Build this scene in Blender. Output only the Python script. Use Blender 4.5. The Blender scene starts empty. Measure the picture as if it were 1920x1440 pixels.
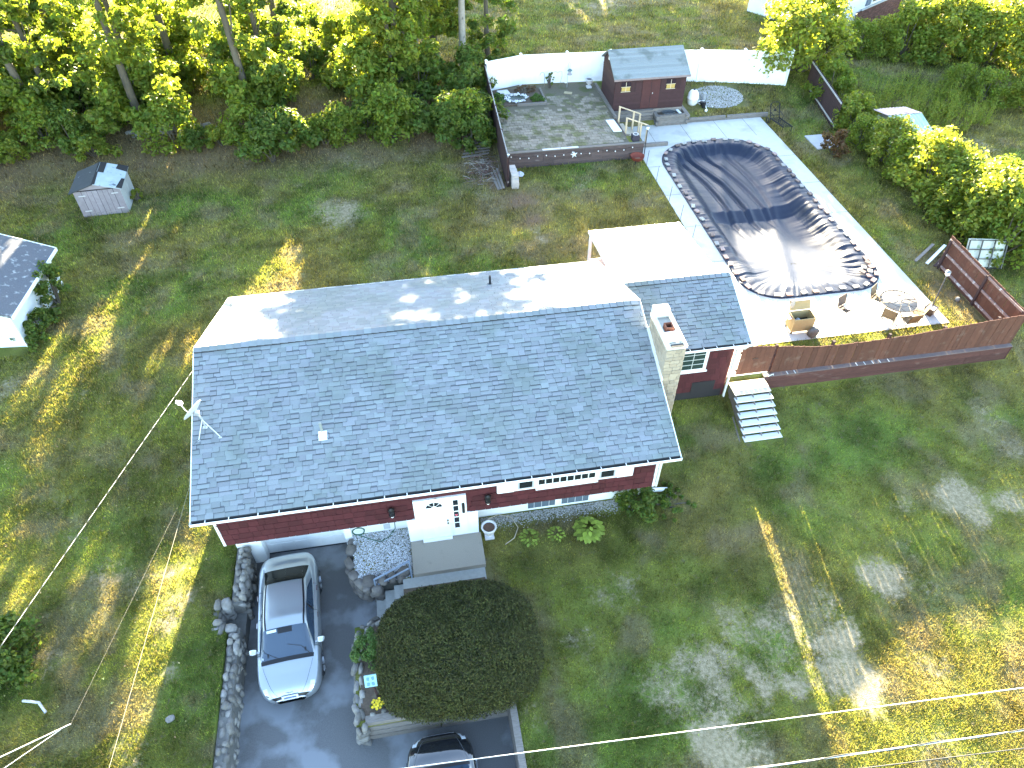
import bpy, math, random
import numpy as np
from mathutils import Vector, Matrix, Euler
R = math.radians
rnd = random.Random(7)
NR = np.random.RandomState(11)
S = bpy.context.scene
COL = S.collection

# ------------------------------------------------------------ camera, sky, sun, exposure
CAM_H = 21.5
cam_d = bpy.data.cameras.new('camera'); cam_d.sensor_width = 36; cam_d.lens = 36 * 1356 / 1920
cam_d.clip_end = 3000
cam = bpy.data.objects.new('camera', cam_d); COL.objects.link(cam)
cam.location = (0, 0, CAM_H); cam.rotation_euler = (R(45), 0, R(-9.6))
S.camera = cam
SUN_EL, SUN_AZ = 12.6, 8.1          # azimuth measured from +Y towards +X
W = bpy.data.worlds.new('World'); S.world = W; W.use_nodes = True
nt = W.node_tree; bg = nt.nodes['Background']
sky = nt.nodes.new('ShaderNodeTexSky'); sky.sky_type = 'NISHITA'; sky.sun_disc = False
sky.sun_elevation = R(SUN_EL); sky.sun_rotation = R(SUN_AZ); sky.air_density = 1.0; sky.dust_density = .7; sky.ozone_density = 1.0
nt.links.new(sky.outputs[0], bg.inputs[0]); bg.inputs[1].default_value = 0.08
sl = bpy.data.lights.new('sun', 'SUN'); sl.energy = 5.0; sl.angle = R(0.55); sl.color = (1.0, 0.86, 0.60)
sun = bpy.data.objects.new('sun', sl); COL.objects.link(sun)
sun.rotation_euler = (R(-(90 - SUN_EL)), 0, R(-SUN_AZ)); sun.location = (40, 120, 60)
S.view_settings.view_transform = 'Standard'; S.view_settings.look = 'None'
S.view_settings.gamma = 1; S.view_settings.use_curve_mapping = False
S.view_settings.exposure = 4.35
S.cycles.max_bounces = 6; S.cycles.transparent_max_bounces = 8

# ------------------------------------------------------------ helpers
F_PX = 1356.0; YAW = R(9.6)
def at(u, v, z=0.0):
    """world XY of the photograph's pixel (u, v) on the level plane z (surveying only)"""
    a = (u - 960) / F_PX; b = (v - 720) / F_PX; c = math.sqrt(.5)
    d = (a, c - c * b, -c - c * b); t = (z - CAM_H) / d[2]
    x, y = d[0] * t, d[1] * t
    return (x * math.cos(YAW) + y * math.sin(YAW), -x * math.sin(YAW) + y * math.cos(YAW))

def _hash(ix, iy, seed):
    n = (ix.astype(np.int64) * 374761393 + iy.astype(np.int64) * 668265263 + seed * 1442695041) & 0x7fffffff
    n = (n ^ (n >> 13)) * 1274126177 & 0x7fffffff
    return ((n ^ (n >> 16)) & 0xffff) / 65535.0
def vnoise(x, y, seed=0):
    x = np.asarray(x, float); y = np.asarray(y, float)
    ix = np.floor(x); iy = np.floor(y); fx = x - ix; fy = y - iy
    fx = fx * fx * (3 - 2 * fx); fy = fy * fy * (3 - 2 * fy)
    a = _hash(ix, iy, seed); b = _hash(ix + 1, iy, seed); c = _hash(ix, iy + 1, seed); d = _hash(ix + 1, iy + 1, seed)
    return (a * (1 - fx) + b * fx) * (1 - fy) + (c * (1 - fx) + d * fx) * fy
def fbm(x, y, s=1.0, o=4, seed=0):
    t = 0; amp = .5; n = 0
    for k in range(o):
        t = t + amp * vnoise(np.asarray(x) / s, np.asarray(y) / s, seed + k * 17); n += amp; amp *= .55; s *= .5
    return t / n
def smooth(t):
    t = np.clip(t, 0, 1); return t * t * (3 - 2 * t)

# ---- materials
MATS = {}
def M(name, col, rough=.75, var=.1, noise=None, bump=None, metal=0.0, spec=.35, col2=None, stain=None, coat=0.0, stretch=None, attr=None, trans=None, huev=0.0):
    """procedural material: base colour with per-piece variation, a world-space noise tint, optional second tone and relief"""
    if name in MATS: return MATS[name]
    m = bpy.data.materials.new(name); m.use_nodes = True; n = m.node_tree.nodes; l = m.node_tree.links
    b = n['Principled BSDF']; b.inputs['Roughness'].default_value = rough; b.inputs['Metallic'].default_value = metal
    b.inputs['Specular IOR Level'].default_value = spec
    if coat: b.inputs['Coat Weight'].default_value = coat; b.inputs['Coat Roughness'].default_value = .04
    geo = n.new('ShaderNodeNewGeometry'); pos = geo.outputs['Position']
    if stretch:
        mp = n.new('ShaderNodeMapping'); mp.inputs['Scale'].default_value = stretch; l.new(pos, mp.inputs[0]); pos = mp.outputs[0]
    def math_(op, a, bb):
        q = n.new('ShaderNodeMath'); q.operation = op
        for i, v in enumerate((a, bb)):
            if isinstance(v, (int, float)): q.inputs[i].default_value = v
            else: l.new(v, q.inputs[i])
        return q.outputs[0]
    def mix(fac, a, bb, mode='MIX'):
        q = n.new('ShaderNodeMix'); q.data_type = 'RGBA'; q.blend_type = mode
        for i, v in ((0, fac), (6, a), (7, bb)):
            if isinstance(v, (int, float)): q.inputs[i].default_value = v
            elif isinstance(v, tuple): q.inputs[i].default_value = (*v, 1)
            else: l.new(v, q.inputs[i])
        return q.outputs[2]
    if attr:
        at_ = n.new('ShaderNodeAttribute'); at_.attribute_name = attr; c = at_.outputs['Color']
    else:
        rgb = n.new('ShaderNodeRGB'); rgb.outputs[0].default_value = (*col, 1); c = rgb.outputs[0]
    if noise or col2:
        tx = n.new('ShaderNodeTexNoise'); tx.inputs['Scale'].default_value = (noise or (3, .2))[0]; tx.inputs['Detail'].default_value = 5; tx.inputs['Roughness'].default_value = .62
        l.new(pos, tx.inputs['Vector'])
        if col2:
            rp = n.new('ShaderNodeValToRGB'); rp.color_ramp.elements[0].position = .40; rp.color_ramp.elements[1].position = .62
            l.new(tx.outputs[0], rp.inputs[0]); c = mix(rp.outputs[0], c, col2)
        if noise:
            mm = n.new('ShaderNodeMath'); mm.operation = 'MULTIPLY_ADD'; l.new(tx.outputs[0], mm.inputs[0]); mm.inputs[1].default_value = 2 * noise[1]; mm.inputs[2].default_value = 1 - noise[1]
            hs = n.new('ShaderNodeHueSaturation'); l.new(mm.outputs[0], hs.inputs['Value']); l.new(c, hs.inputs['Color']); c = hs.outputs[0]
    if stain:   # (scale, colour, threshold): worn patches with a shape of their own
        tx2 = n.new('ShaderNodeTexNoise'); tx2.inputs['Scale'].default_value = stain[0]; tx2.inputs['Detail'].default_value = 6
        l.new(pos, tx2.inputs['Vector'])
        rp = n.new('ShaderNodeValToRGB'); rp.color_ramp.elements[0].position = stain[2]; rp.color_ramp.elements[1].position = min(1, stain[2] + .12)
        l.new(tx2.outputs[0], rp.inputs[0]); c = mix(rp.outputs[0], c, stain[1])
    if var or huev:
        oi = n.new('ShaderNodeObjectInfo')
        fr = math_('FRACT', math_('ADD', oi.outputs['Random'], geo.outputs['Random Per Island']), 0.0)
        mm = n.new('ShaderNodeMath'); mm.operation = 'MULTIPLY_ADD'; l.new(fr, mm.inputs[0]); mm.inputs[1].default_value = 2 * var; mm.inputs[2].default_value = 1 - var
        hs = n.new('ShaderNodeHueSaturation'); l.new(mm.outputs[0], hs.inputs['Value']); l.new(c, hs.inputs['Color']); c = hs.outputs[0]
        if huev:
            fr2 = math_('FRACT', math_('MULTIPLY', fr, 7.31), 0.0)
            m2 = n.new('ShaderNodeMath'); m2.operation = 'MULTIPLY_ADD'; l.new(fr2, m2.inputs[0]); m2.inputs[1].default_value = 2 * huev; m2.inputs[2].default_value = .5 - huev
            l.new(m2.outputs[0], hs.inputs['Hue'])
    l.new(c, b.inputs['Base Color'])
    if bump:
        tb = n.new('ShaderNodeTexNoise'); tb.inputs['Scale'].default_value = bump[0]; tb.inputs['Detail'].default_value = 5
        l.new(pos, tb.inputs['Vector'])
        bp = n.new('ShaderNodeBump'); bp.inputs['Strength'].default_value = bump[1]; bp.inputs['Distance'].default_value = bump[2]
        l.new(tb.outputs[0], bp.inputs['Height']); l.new(bp.outputs[0], b.inputs['Normal'])
    if trans:   # (amount, colour gain): leaves let light through
        tr = n.new('ShaderNodeBsdfTranslucent'); g = mix(1.0, c, trans[1], 'MULTIPLY'); l.new(g, tr.inputs[0])
        ms = n.new('ShaderNodeMixShader'); ms.inputs[0].default_value = trans[0]
        l.new(b.outputs[0], ms.inputs[1]); l.new(tr.outputs[0], ms.inputs[2]); l.new(ms.outputs[0], n['Material Output'].inputs[0])
    MATS[name] = m; return m

# ---- mesh builder
class MB:
    def __init__(s): s.v = []; s.f = []; s.m = []; s.sm = []
    def add(s, vs, fs, mat=0, smooth=False):
        o = len(s.v); s.v += [tuple(p) for p in vs]
        for f in fs: s.f.append([i + o for i in f]); s.m.append(mat); s.sm.append(smooth)
        return s
    def box(s, x0, x1, y0, y1, z0, z1, mat=0, topmat=None):
        v = [(x0, y0, z0), (x1, y0, z0), (x1, y1, z0), (x0, y1, z0), (x0, y0, z1), (x1, y0, z1), (x1, y1, z1), (x0, y1, z1)]
        s.add(v, [(0, 3, 2, 1), (0, 1, 5, 4), (1, 2, 6, 5), (2, 3, 7, 6), (3, 0, 4, 7)], mat)
        s.add(v[4:], [(0, 1, 2, 3)], mat if topmat is None else topmat); return s
    def obox(s, c, size, rot=(0, 0, 0), mat=0):
        m = Euler(rot).to_matrix(); h = [q / 2 for q in size]
        v = [Vector(c) + m @ Vector((sx * h[0], sy * h[1], sz * h[2])) for sz in (-1, 1) for sx, sy in ((-1, -1), (1, -1), (1, 1), (-1, 1))]
        return s.add(v, [(0, 3, 2, 1), (4, 5, 6, 7), (0, 1, 5, 4), (1, 2, 6, 5), (2, 3, 7, 6), (3, 0, 4, 7)], mat)
    def bar(s, p, q, w, h=None, mat=0, up=(0, 0, 1)):
        p = Vector(p); q = Vector(q); h = h or w; d = (q - p).normalized(); u = Vector(up)
        if abs(d.dot(u)) > .98: u = Vector((0, 1, 0))
        a = d.cross(u).normalized() * w / 2; b = a.cross(d).normalized() * h / 2
        v = [e + i * a + j * b for e in (p, q) for i, j in ((-1, -1), (1, -1), (1, 1), (-1, 1))]
        return s.add(v, [(0, 3, 2, 1), (4, 5, 6, 7), (0, 1, 5, 4), (1, 2, 6, 5), (2, 3, 7, 6), (3, 0, 4, 7)], mat)
    def tube(s, pts, r, n=6, mat=0, caps=True, closed=False):
        pts = [Vector(p) for p in pts]; N = len(pts); rs = r if isinstance(r, (list, tuple)) else [r] * N
        vs = []; ref = None
        for i, p in enumerate(pts):
            if closed: d = pts[(i + 1) % N] - pts[i - 1]
            else: d = pts[min(i + 1, N - 1)] - pts[max(i - 1, 0)]
            d.normalize()
            if ref is None: ref = Vector((0, 0, 1)) if abs(d.z) < .9 else Vector((1, 0, 0))
            a = d.cross(ref).normalized(); b = a.cross(d).normalized(); ref = b
            vs += [p + rs[i] * (math.cos(2 * math.pi * k / n) * a + math.sin(2 * math.pi * k / n) * b) for k in range(n)]
        fs = []
        for i in range(N if closed else N - 1):
            j = (i + 1) % N
            fs += [(i * n + k, i * n + (k + 1) % n, j * n + (k + 1) % n, j * n + k) for k in range(n)]
        s.add(vs, fs, mat, True)
        if caps and not closed:
            s.add(vs[:n], [tuple(range(n))], mat); s.add(vs[-n:], [tuple(range(n))[::-1]], mat)
        return s
    def lathe(s, c, prof, n=14, mat=0, smooth=True, sx=1, sy=1):
        vs = [(c[0] + r * sx * math.cos(2 * math.pi * k / n), c[1] + r * sy * math.sin(2 * math.pi * k / n), c[2] + z) for r, z in prof for k in range(n)]
        fs = [(i * n + k, i * n + (k + 1) % n, (i + 1) * n + (k + 1) % n, (i + 1) * n + k) for i in range(len(prof) - 1) for k in range(n)]
        return s.add(vs, fs, mat, smooth)
    def prism(s, outline, z0, z1, mat=0, topmat=None):
        n = len(outline); v = [(x, y, z0) for x, y in outline] + [(x, y, z1) for x, y in outline]
        s.add(v, [tuple(range(n))[::-1]] + [(i, (i + 1) % n, (i + 1) % n + n, i + n) for i in range(n)], mat)
        s.add(v[n:], [tuple(range(n))], mat if topmat is None else topmat); return s
    def mesh(s, name, mats, off=(0, 0, 0)):
        me = bpy.data.meshes.new(name)
        me.from_pydata([(p[0] - off[0], p[1] - off[1], p[2] - off[2]) for p in s.v], [], s.f)
        for m in (mats if isinstance(mats, (list, tuple)) else [mats]): me.materials.append(m)
        me.polygons.foreach_set('material_index', s.m); me.polygons.foreach_set('use_smooth', s.sm); me.update()
        return me
    def build(s, name, mats, parent=None, world=True):
        """link as one object; with a parent, world coordinates are turned into the parent's own"""
        off = (0, 0, 0)
        if parent is not None and world:
            p = parent
            while p.parent is not None: p = p.parent
            off = p.location
        o = bpy.data.objects.new(name, s.mesh(name, mats, off)); COL.objects.link(o)
        if parent is not None: o.parent = parent
        return o
def tag(o, label=None, cat=None, group=None, kind=None):
    if label: o['label'] = label
    if cat: o['category'] = cat
    if group: o['group'] = group
    if kind: o['kind'] = kind
    return o
def thing(name, label, cat, loc=(0, 0, 0), group=None, rz=0):
    o = bpy.data.objects.new(name, None); COL.objects.link(o); o.location = loc; o.rotation_euler = (0, 0, rz); o.empty_display_size = .2
    return tag(o, label, cat, group)
def piece(name, me, parent, loc, rot=(0, 0, 0), sc=(1, 1, 1), world=True):
    o = bpy.data.objects.new(name, me); COL.objects.link(o)
    if parent is not None:
        o.parent = parent
        if world:
            p = parent
            while p.parent is not None: p = p.parent
            loc = (loc[0] - p.location[0], loc[1] - p.location[1], loc[2] - p.location[2])
    o.location = loc; o.rotation_euler = rot; o.scale = sc; return o
def copy_tree(o, parent=None):
    c = o.copy(); COL.objects.link(c); c.parent = parent
    for ch in list(o.children): copy_tree(ch, c)
    return c
def np_mesh(name, V, F, mats, mi=None, smooth=False, cols=None):
    me = bpy.data.meshes.new(name); V = np.asarray(V, np.float32); F = np.asarray(F, np.int32); k = F.shape[1]
    me.vertices.add(len(V)); me.vertices.foreach_set('co', V.ravel())
    me.loops.add(F.size); me.loops.foreach_set('vertex_index', F.ravel())
    me.polygons.add(len(F)); me.polygons.foreach_set('loop_start', np.arange(0, F.size, k, dtype=np.int32))
    for m in (mats if isinstance(mats, (list, tuple)) else [mats]): me.materials.append(m)
    if mi is not None: me.polygons.foreach_set('material_index', np.asarray(mi, np.int32))
    me.polygons.foreach_set('use_smooth', np.full(len(F), smooth))
    if cols is not None:
        a = me.color_attributes.new('tone', 'FLOAT_COLOR', 'POINT'); a.data.foreach_set('color', np.asarray(cols, np.float32).ravel())
    me.update(calc_edges=True); me.validate(); return me
def link(name, me, parent=None, loc=(0, 0, 0), rz=0, sc=1.0):
    o = bpy.data.objects.new(name, me); COL.objects.link(o); o.parent = parent; o.location = loc; o.rotation_euler = (0, 0, rz)
    o.scale = (sc, sc, sc) if isinstance(sc, (int, float)) else sc; return o

# ---- palette
white = M('white_paint', (.78, .79, .78), .5, .02, (2.5, .06))
vinyl = M('white_vinyl', (.82, .83, .83), .4, .02, (1.2, .04))
red_side = M('red_siding', (.062, .013, .016), .8, .2, (9, .25), (30, .3, .01))
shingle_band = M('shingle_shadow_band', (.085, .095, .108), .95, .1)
shingle = M('asphalt_shingle', (.176, .198, .212), .88, .13, (60, .2), (120, .35, .004), stain=(.55, (.150, .176, .176), .50), huev=.03)
shingle_edge = M('shingle_cut_edge', (.03, .032, .035), .95, 0)
concrete = M('concrete', (.42, .40, .365), .85, .04, (6, .14), (60, .2, .004), stain=(.9, (.33, .31, .28), .56))
dark_metal = M('dark_metal', (.03, .03, .032), .45, .05, spec=.5)
glass = M('window_glass', (.015, .018, .022), .06, 0, spec=.6)
black_plastic = M('black_plastic', (.015, .015, .017), .5, 0)
timber_grey = M('weathered_timber', (.21, .185, .165), .85, .16, (14, .3), (30, .4, .008), stretch=(.35, 2.4, 2.4), col2=(.13, .115, .10))
brown_wood = M('brown_stained_wood', (.098, .040, .026), .8, .16, (7, .25), (25, .3, .006), stain=(3.0, (.13, .075, .055), .6))
dark_wood = M('dark_stained_wood', (.045, .025, .025), .82, .16, (8, .25), (25, .3, .006))
stone_mat = M('field_stone', (.185, .172, .15), .88, .45, (6, .35), (18, .8, .02), col2=(.20, .19, .18))
bark = M('bark', (.10, .085, .065), .9, .15, (9, .3), (14, .7, .03))
pale_bark = M('pale_bark', (.33, .30, .26), .9, .1, (6, .35), (12, .5, .02), stain=(3, (.1, .09, .08), .62))
new_wood = M('new_lumber', (.52, .40, .26), .7, .08, (9, .1))

# ------------------------------------------------------------ terrain
RECTS = [  # x0, x1, y0, y1, height function; later ones win
    (11.75, 24.40, 18.86, 40.85, lambda x, y: 1.2 + 0 * x),
    (13.10, 26.2, 40.85, 45.95, lambda x, y: 1.45 + (y - 40.85) * .125),
    (5.75, 13.10, 37.05, 45.95, lambda x, y: 2.08 + 0 * x),
    (13.1, 13.85, 37.05, 38.0, lambda x, y: 2.1 + 0 * x),
    (-7.02, -3.10, -6, 15.3, lambda x, y: -1.3 + 0 * x),
    (-3.11, 1.30, -6, 8.3, lambda x, y: -1.3 + 0 * x),
    (-3.11, -1.5, 11.35, 13.2, lambda x, y: -1.3 + 0 * x),
    (-7.32, -6.66, 11.95, 12.75, lambda x, y: -.7 + 0 * x),
    (14.95, 21.45, 23.6, 38.1, lambda x, y: -.6 + 0 * x),
]
def gz(x, y):
    x = np.asarray(x, float); y = np.asarray(y, float)
    z = 1.2 * smooth((y - 14.5) / 9.5) + .85 * smooth((y - 38) / 9) + .05 * (fbm(x, y, 5, 2, 5) - .5)
    z = z + .12 * smooth((-6.5 - x) / .5) * smooth((16 - y) / 4)
    for x0, x1, y0, y1, f in RECTS:
        k = (x >= x0) & (x <= x1) & (y >= y0) & (y <= y1); z = np.where(k, f(x, y), z)
    return z
def gz1(x, y): return float(gz(np.array([x]), np.array([y]))[0])

# bare and dry spots surveyed from the photograph: pixel, radius in metres, strength
BARE = [(1812, 935, 1.1, 1.1), (1835, 965, .8, .9), (1690, 935, .9, .55), (1640, 1085, .95, .8), (1390, 1165, 1.0, .62), (1310, 1245, 1.2, .75), (1275, 1290, 1.2, .7),
        (1590, 1210, .8, .6), (1150, 1130, .8, .5), (1165, 1095, .6, .5), (1240, 1200, .7, .45), (1850, 790, 1.4, .5), (1900, 830, 1.0, .6), (1890, 940, .8, .6), (1000, 1340, 1.0, .35),
        (1340, 1330, 1.3, .6), (1430, 1290, .5, .6), (1410, 1260, .3, .8), (1500, 1280, .35, .6), (640, 400, 1.5, .95), (1620, 1290, 1.2, .7), (1750, 1250, 1, .5), (1330, 1400, 1.2, .6),
        (30, 755, 1.0, .7), (340, 1110, .8, .6), (300, 1165, .7, .6), (190, 1060, .8, .5), (140, 1000, .7, .5), (330, 1040, .6, .45), (90, 1240, .8, .6), (230, 1400, .9, .5), (310, 1255, .6, .5),
        (250, 1430, .9, .5), (1090, 352, .7, .55), (1015, 450, .6, .9), (1000, 430, .6, .7), (905, 360, 1.0, .55), (170, 770, .7, .4), (600, 380, 1.2, .4), (500, 300, 2.5, .35), (650, 295, 2.5, .4), (790, 290, 2, .4),
        (1130, 30, 3, .6), (1180, 15, 2, .6), (1060, 20, 2.5, .4), (1850, 330, 2.6, 1.0), (1790, 370, 2.0, .9), (1880, 380, 2.2, 1.0), (1820, 270, 2.0, .6), (1880, 430, 2, .9), (1700, 20, 1.5, .3), (1660, 590, .1, 0), (1840, 560, .7, .6), (230, 460, .6, .35), (200, 1330, .6, .3)]
DIRT = [(970, 375, 1.1, .9), (995, 410, .9, .8), (1020, 445, .7, .7), (935, 345, 1.0, .9), (910, 320, 1.4, .8), (1040, 470, .7, .5), (700, 1330, .1, 0), (1800, 560, 1.2, .7), (1770, 500, 1.4, .5)]
def fields(x, y):
    """bare 0..1, dirt 0..1, lush 0..1 and dry 0..1 maps of the lawn"""
    wx = x + 1.1 * (fbm(x, y, 1.3, 4, 3) - .5); wy = y + 1.1 * (fbm(x, y, 1.3, 4, 9) - .5)
    bare = 0; dirt = 0
    for u, v, r, s in BARE:
        cx, cy = at(u, v, 0 if v > 560 and u > 400 else (.3 if v > 700 else 1.2)); d = np.hypot(wx - cx, (wy - cy)) / r
        bare = np.maximum(bare, s * np.clip(1.35 - d, 0, 1))
    for u, v, r, s in DIRT:
        cx, cy = at(u, v, 1.2); d = np.hypot(wx - cx, (wy - cy)) / r; dirt = np.maximum(dirt, s * np.clip(1.4 - d, 0, 1))
    n1 = fbm(x, y, 2.6, 5, 21); n2 = fbm(x, y, .7, 3, 33)
    front = smooth((x - 1.5) / 3) * smooth((13.5 - y) / 4)
    bare = bare * (.55 + .9 * n2) + .75 * front * np.clip((n1 - .52) * 6, 0, 1) * (.4 + .8 * n2)
    left = smooth((-6.5 - x) / 1) * smooth((24 - y) / 8); bare = bare + .5 * left * np.clip((n1 - .55) * 6, 0, 1)
    litter = .8 * smooth((y - 37.0 + 3 * (n1 - .5)) / 4.5) * smooth((6.5 - x) / 2) * smooth((48 - y) / 3)
    dirt = np.maximum(dirt * (.5 + n2), .9 * litter)
    dry = np.clip((fbm(x, y, 4.5, 4, 51) - .42) * 4, 0, 1)
    lush = np.clip((fbm(x, y, 3.2, 4, 71) - .45) * 5, 0, 1)
    return np.clip(bare, 0, 1), np.clip(dirt, 0, 1), lush, dry
def ground_tone(x, y):
    bare, dirt, lush, dry = fields(x, y)
    g = np.array([.098, .112, .022]); L = np.array([.072, .110, .020]); D = np.array([.140, .112, .036]); T = np.array([.125, .088, .050])
    c = g[None] + 0 * x[:, None]
    c = c * (1 - lush[:, None] * .8) + L * lush[:, None] * .8
    c = c * (1 - dry[:, None] * .6) + D * dry[:, None] * .6
    k = np.clip((fbm(x, y, .9, 4, 131) - .5) * 5, -1, 1)[:, None]; c = c * (1 + .35 * k)
    br = np.clip((fbm(x, y, 1.4, 4, 151) - .52) * 7, 0, 1)[:, None] * .55; c = c * (1 - br) + np.array([.15, .125, .07]) * br
    c = c * (1 - dirt[:, None]) + T * dirt[:, None]
    return c * np.array([1.20, 1.15, 1.30]), bare, dirt
def axis(lo, hi, step, far0, far1, edges):
    a = list(np.arange(lo, hi + .01, step)); d = step
    v = hi
    while v < far1: d *= 1.35; v += d; a.append(v)
    d = step; v = lo
    while v > far0: d *= 1.35; v -= d; a.append(v)
    a = [q for q in a if all(abs(q - e) > .05 for e in edges)]
    for e in edges: a += [e - .012, e + .012]
    return np.array(sorted(a))
gx = axis(-38, 46, .26, -420, 460, sorted({r[0] for r in RECTS} | {r[1] for r in RECTS} - {-3.11}))
gy = axis(0, 62, .26, -220, 600, sorted({r[2] for r in RECTS if r[2] > 0} | {r[3] for r in RECTS}))
GX, GY = np.meshgrid(gx, gy); fx, fy = GX.ravel(), GY.ravel()
tone, bare_f, dirt_f = ground_tone(fx, fy)
GZ = gz(fx, fy); nx = len(gx); ny = len(gy)
ii = (np.arange(ny - 1)[:, None] * nx + np.arange(nx - 1)[None]).ravel()
GF = np.stack([ii, ii + 1, ii + nx + 1, ii + nx], 1)
soil = M('lawn_soil', (.1, .1, .05), .95, 0, (16, .55), (30, 1.0, .04), spec=.1, attr='tone', stain=(5, (.13, .115, .065), .60))
def bare_patches(m):
    """mix worn pale earth into the lawn where the 'bare' map says so, broken up by fine noise"""
    n = m.node_tree.nodes; l = m.node_tree.links; b = n['Principled BSDF']; src = b.inputs['Base Color'].links[0].from_socket
    at_ = n.new('ShaderNodeAttribute'); at_.attribute_name = 'bare'; geo = n.new('ShaderNodeNewGeometry'); c2 = []
    for sc, det in ((1.1, 8), (7.0, 6)):
        t = n.new('ShaderNodeTexNoise'); t.inputs['Scale'].default_value = sc; t.inputs['Detail'].default_value = det; t.inputs['Roughness'].default_value = .72; l.new(geo.outputs['Position'], t.inputs['Vector']); c2.append(t.outputs[0])
    def mth(op, p, q):
        k = n.new('ShaderNodeMath'); k.operation = op
        for i, v in enumerate((p, q)):
            if isinstance(v, float): k.inputs[i].default_value = v
            else: l.new(v, k.inputs[i])
        return k.outputs[0]
    h = mth('ADD', mth('MULTIPLY', c2[0], 1.15), mth('MULTIPLY', c2[1], 1.05)); e = mth('ADD', mth('MULTIPLY', at_.outputs['Fac'], .93), mth('SUBTRACT', mth('MULTIPLY', h, 1.25), 1.40))
    mr = n.new('ShaderNodeMapRange'); mr.inputs['From Min'].default_value = .36; mr.inputs['From Max'].default_value = .80; l.new(e, mr.inputs['Value'])
    cr = n.new('ShaderNodeValToRGB'); cr.color_ramp.elements[0].color = (.16, .135, .075, 1); cr.color_ramp.elements[1].color = (.34, .285, .19, 1); cr.color_ramp.elements[0].position = .35; cr.color_ramp.elements[1].position = .68; l.new(c2[1], cr.inputs[0])
    mx = n.new('ShaderNodeMix'); mx.data_type = 'RGBA'; l.new(mr.outputs[0], mx.inputs[0]); l.new(src, mx.inputs[6]); l.new(cr.outputs[0], mx.inputs[7]); l.new(mx.outputs[2], b.inputs['Base Color'])
bare_patches(soil)
gme = np_mesh('ground', np.stack([fx, fy, GZ], 1), GF, soil, cols=np.c_[tone, np.ones(len(tone))], smooth=True)
ba_ = gme.attributes.new('bare', 'FLOAT', 'POINT'); ba_.data.foreach_set('value', bare_f.astype(np.float32))
ground = link('ground', gme)
tag(ground, 'mown lawn with dry bare patches sloping up round the house', kind='structure')

# grass blades standing on the lawn
def in_poly(x, y, x0, x1, y0, y1): return (x > x0) & (x < x1) & (y > y0) & (y < y1)
def grass_mesh(n, seed, v0, v1, h0, h1, w):
    """single blades, spread so that near and far lawn look equally dense from above"""
    r = np.random.RandomState(seed); u = r.uniform(-60, 1980, n); v = r.uniform(v0, v1, n); c = math.sqrt(.5); x = y = None; z = np.full(n, .6)
    for k in range(3):
        a = (u - 960) / F_PX; b = (v - 720) / F_PX; t = (z - CAM_H) / (-c - c * b); X, Y = a * t, (c - c * b) * t
        x = X * math.cos(YAW) + Y * math.sin(YAW); y = -X * math.sin(YAW) + Y * math.cos(YAW); z = gz(x, y)
    t, ba, di = ground_tone(x, y)
    no = in_poly(x, y, -7.1, 7.4, 14.75, 23.3) | in_poly(x, y, 7.3, 12, 18.65, 26.8) | in_poly(x, y, -7.02, -3.0, -6, 15.3) | in_poly(x, y, -3.2, 1.45, -6, 13.2) | in_poly(x, y, -3.3, 1.3, 11, 15) | in_poly(x, y, 11.85, 13.45, 16.3, 18.9) \
        | in_poly(x, y, 13.85, 22.75, 20.6, 40.9) | in_poly(x, y, 11.8, 13.9, 18.9, 25.6) | in_poly(x, y, 5.6, 13.9, 36.9, 46.2) | in_poly(x, y, 13, 18.5, 38, 46) | in_poly(x, y, 13.3, 24.45, 18.6, 18.95) | in_poly(x, y, 18.5, 22.3, 41.6, 44.3) \
        | in_poly(x, y, -16.6, -14.1, 35.7, 38.2) | in_poly(x, y, -30, -16.2, 25, 30) | in_poly(x, y, 1.3, 7, 14.2, 15) | in_poly(x, y, 24.2, 26, 36.1, 38) | in_poly(x, y, -7.4, -6.6, 11.8, 12.9)
    fine = vnoise(x * 7, y * 7, 77) * .6 + vnoise(x * 2.2, y * 2.2, 78) * .4
    keep = ~no & (ba + (fine - .5) * .9 < .60 + .7 * (r.rand(n) - .5)) & (r.rand(n) > di * .8) & (y < 75)
    x, y, z, t = x[keep], y[keep], z[keep], t[keep]; n = len(x); sc = np.clip((y + 8) / 24, .9, 3.2)
    a = r.uniform(0, 2 * np.pi, n); le = r.uniform(.1, .75, n); h = r.uniform(h0, h1, n) * (.3 + 1.4 * fbm(x, y, .35, 3, 5)) * np.clip(sc, 1, 1.8); ww = w * r.uniform(.6, 1.4, n) * sc
    dx, dy = np.cos(a), np.sin(a); b = r.uniform(0, 2 * np.pi, n)
    V = np.empty((n, 3, 3)); V[:, 0] = np.c_[x - dy * ww, y + dx * ww, z - .01]; V[:, 1] = np.c_[x + dy * ww, y - dx * ww, z - .01]
    V[:, 2] = np.c_[x + np.cos(b) * h * le, y + np.sin(b) * h * le, z + h]
    k = r.uniform(.35, 2.0, n)[:, None] * (.3 + 1.4 * (.6 * vnoise(x * 9, y * 9, 61) + .4 * vnoise(x * 4, y * 4, 63)))[:, None]; t = t * k * np.array([1.22, 1.22, 1.15]); straw = (r.rand(n) < .13)[:, None]; t = np.where(straw, np.array([.26, .215, .12]), t)
    C = np.repeat(np.c_[t, np.ones(n)], 3, 0)
    return np_mesh('grass', V.reshape(-1, 3), np.arange(3 * n).reshape(-1, 3), blade, cols=C)
blade = M('grass_blade', (.06, .1, .02), .7, 0, spec=.2, attr='tone', trans=(.45, (1.45, 1.3, .7)))
tag(link('grass', grass_mesh(1150000, 1, 0, 1470, .035, .095, .0105)), 'short mown grass of the lawns', 'grass', kind='stuff')

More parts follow.
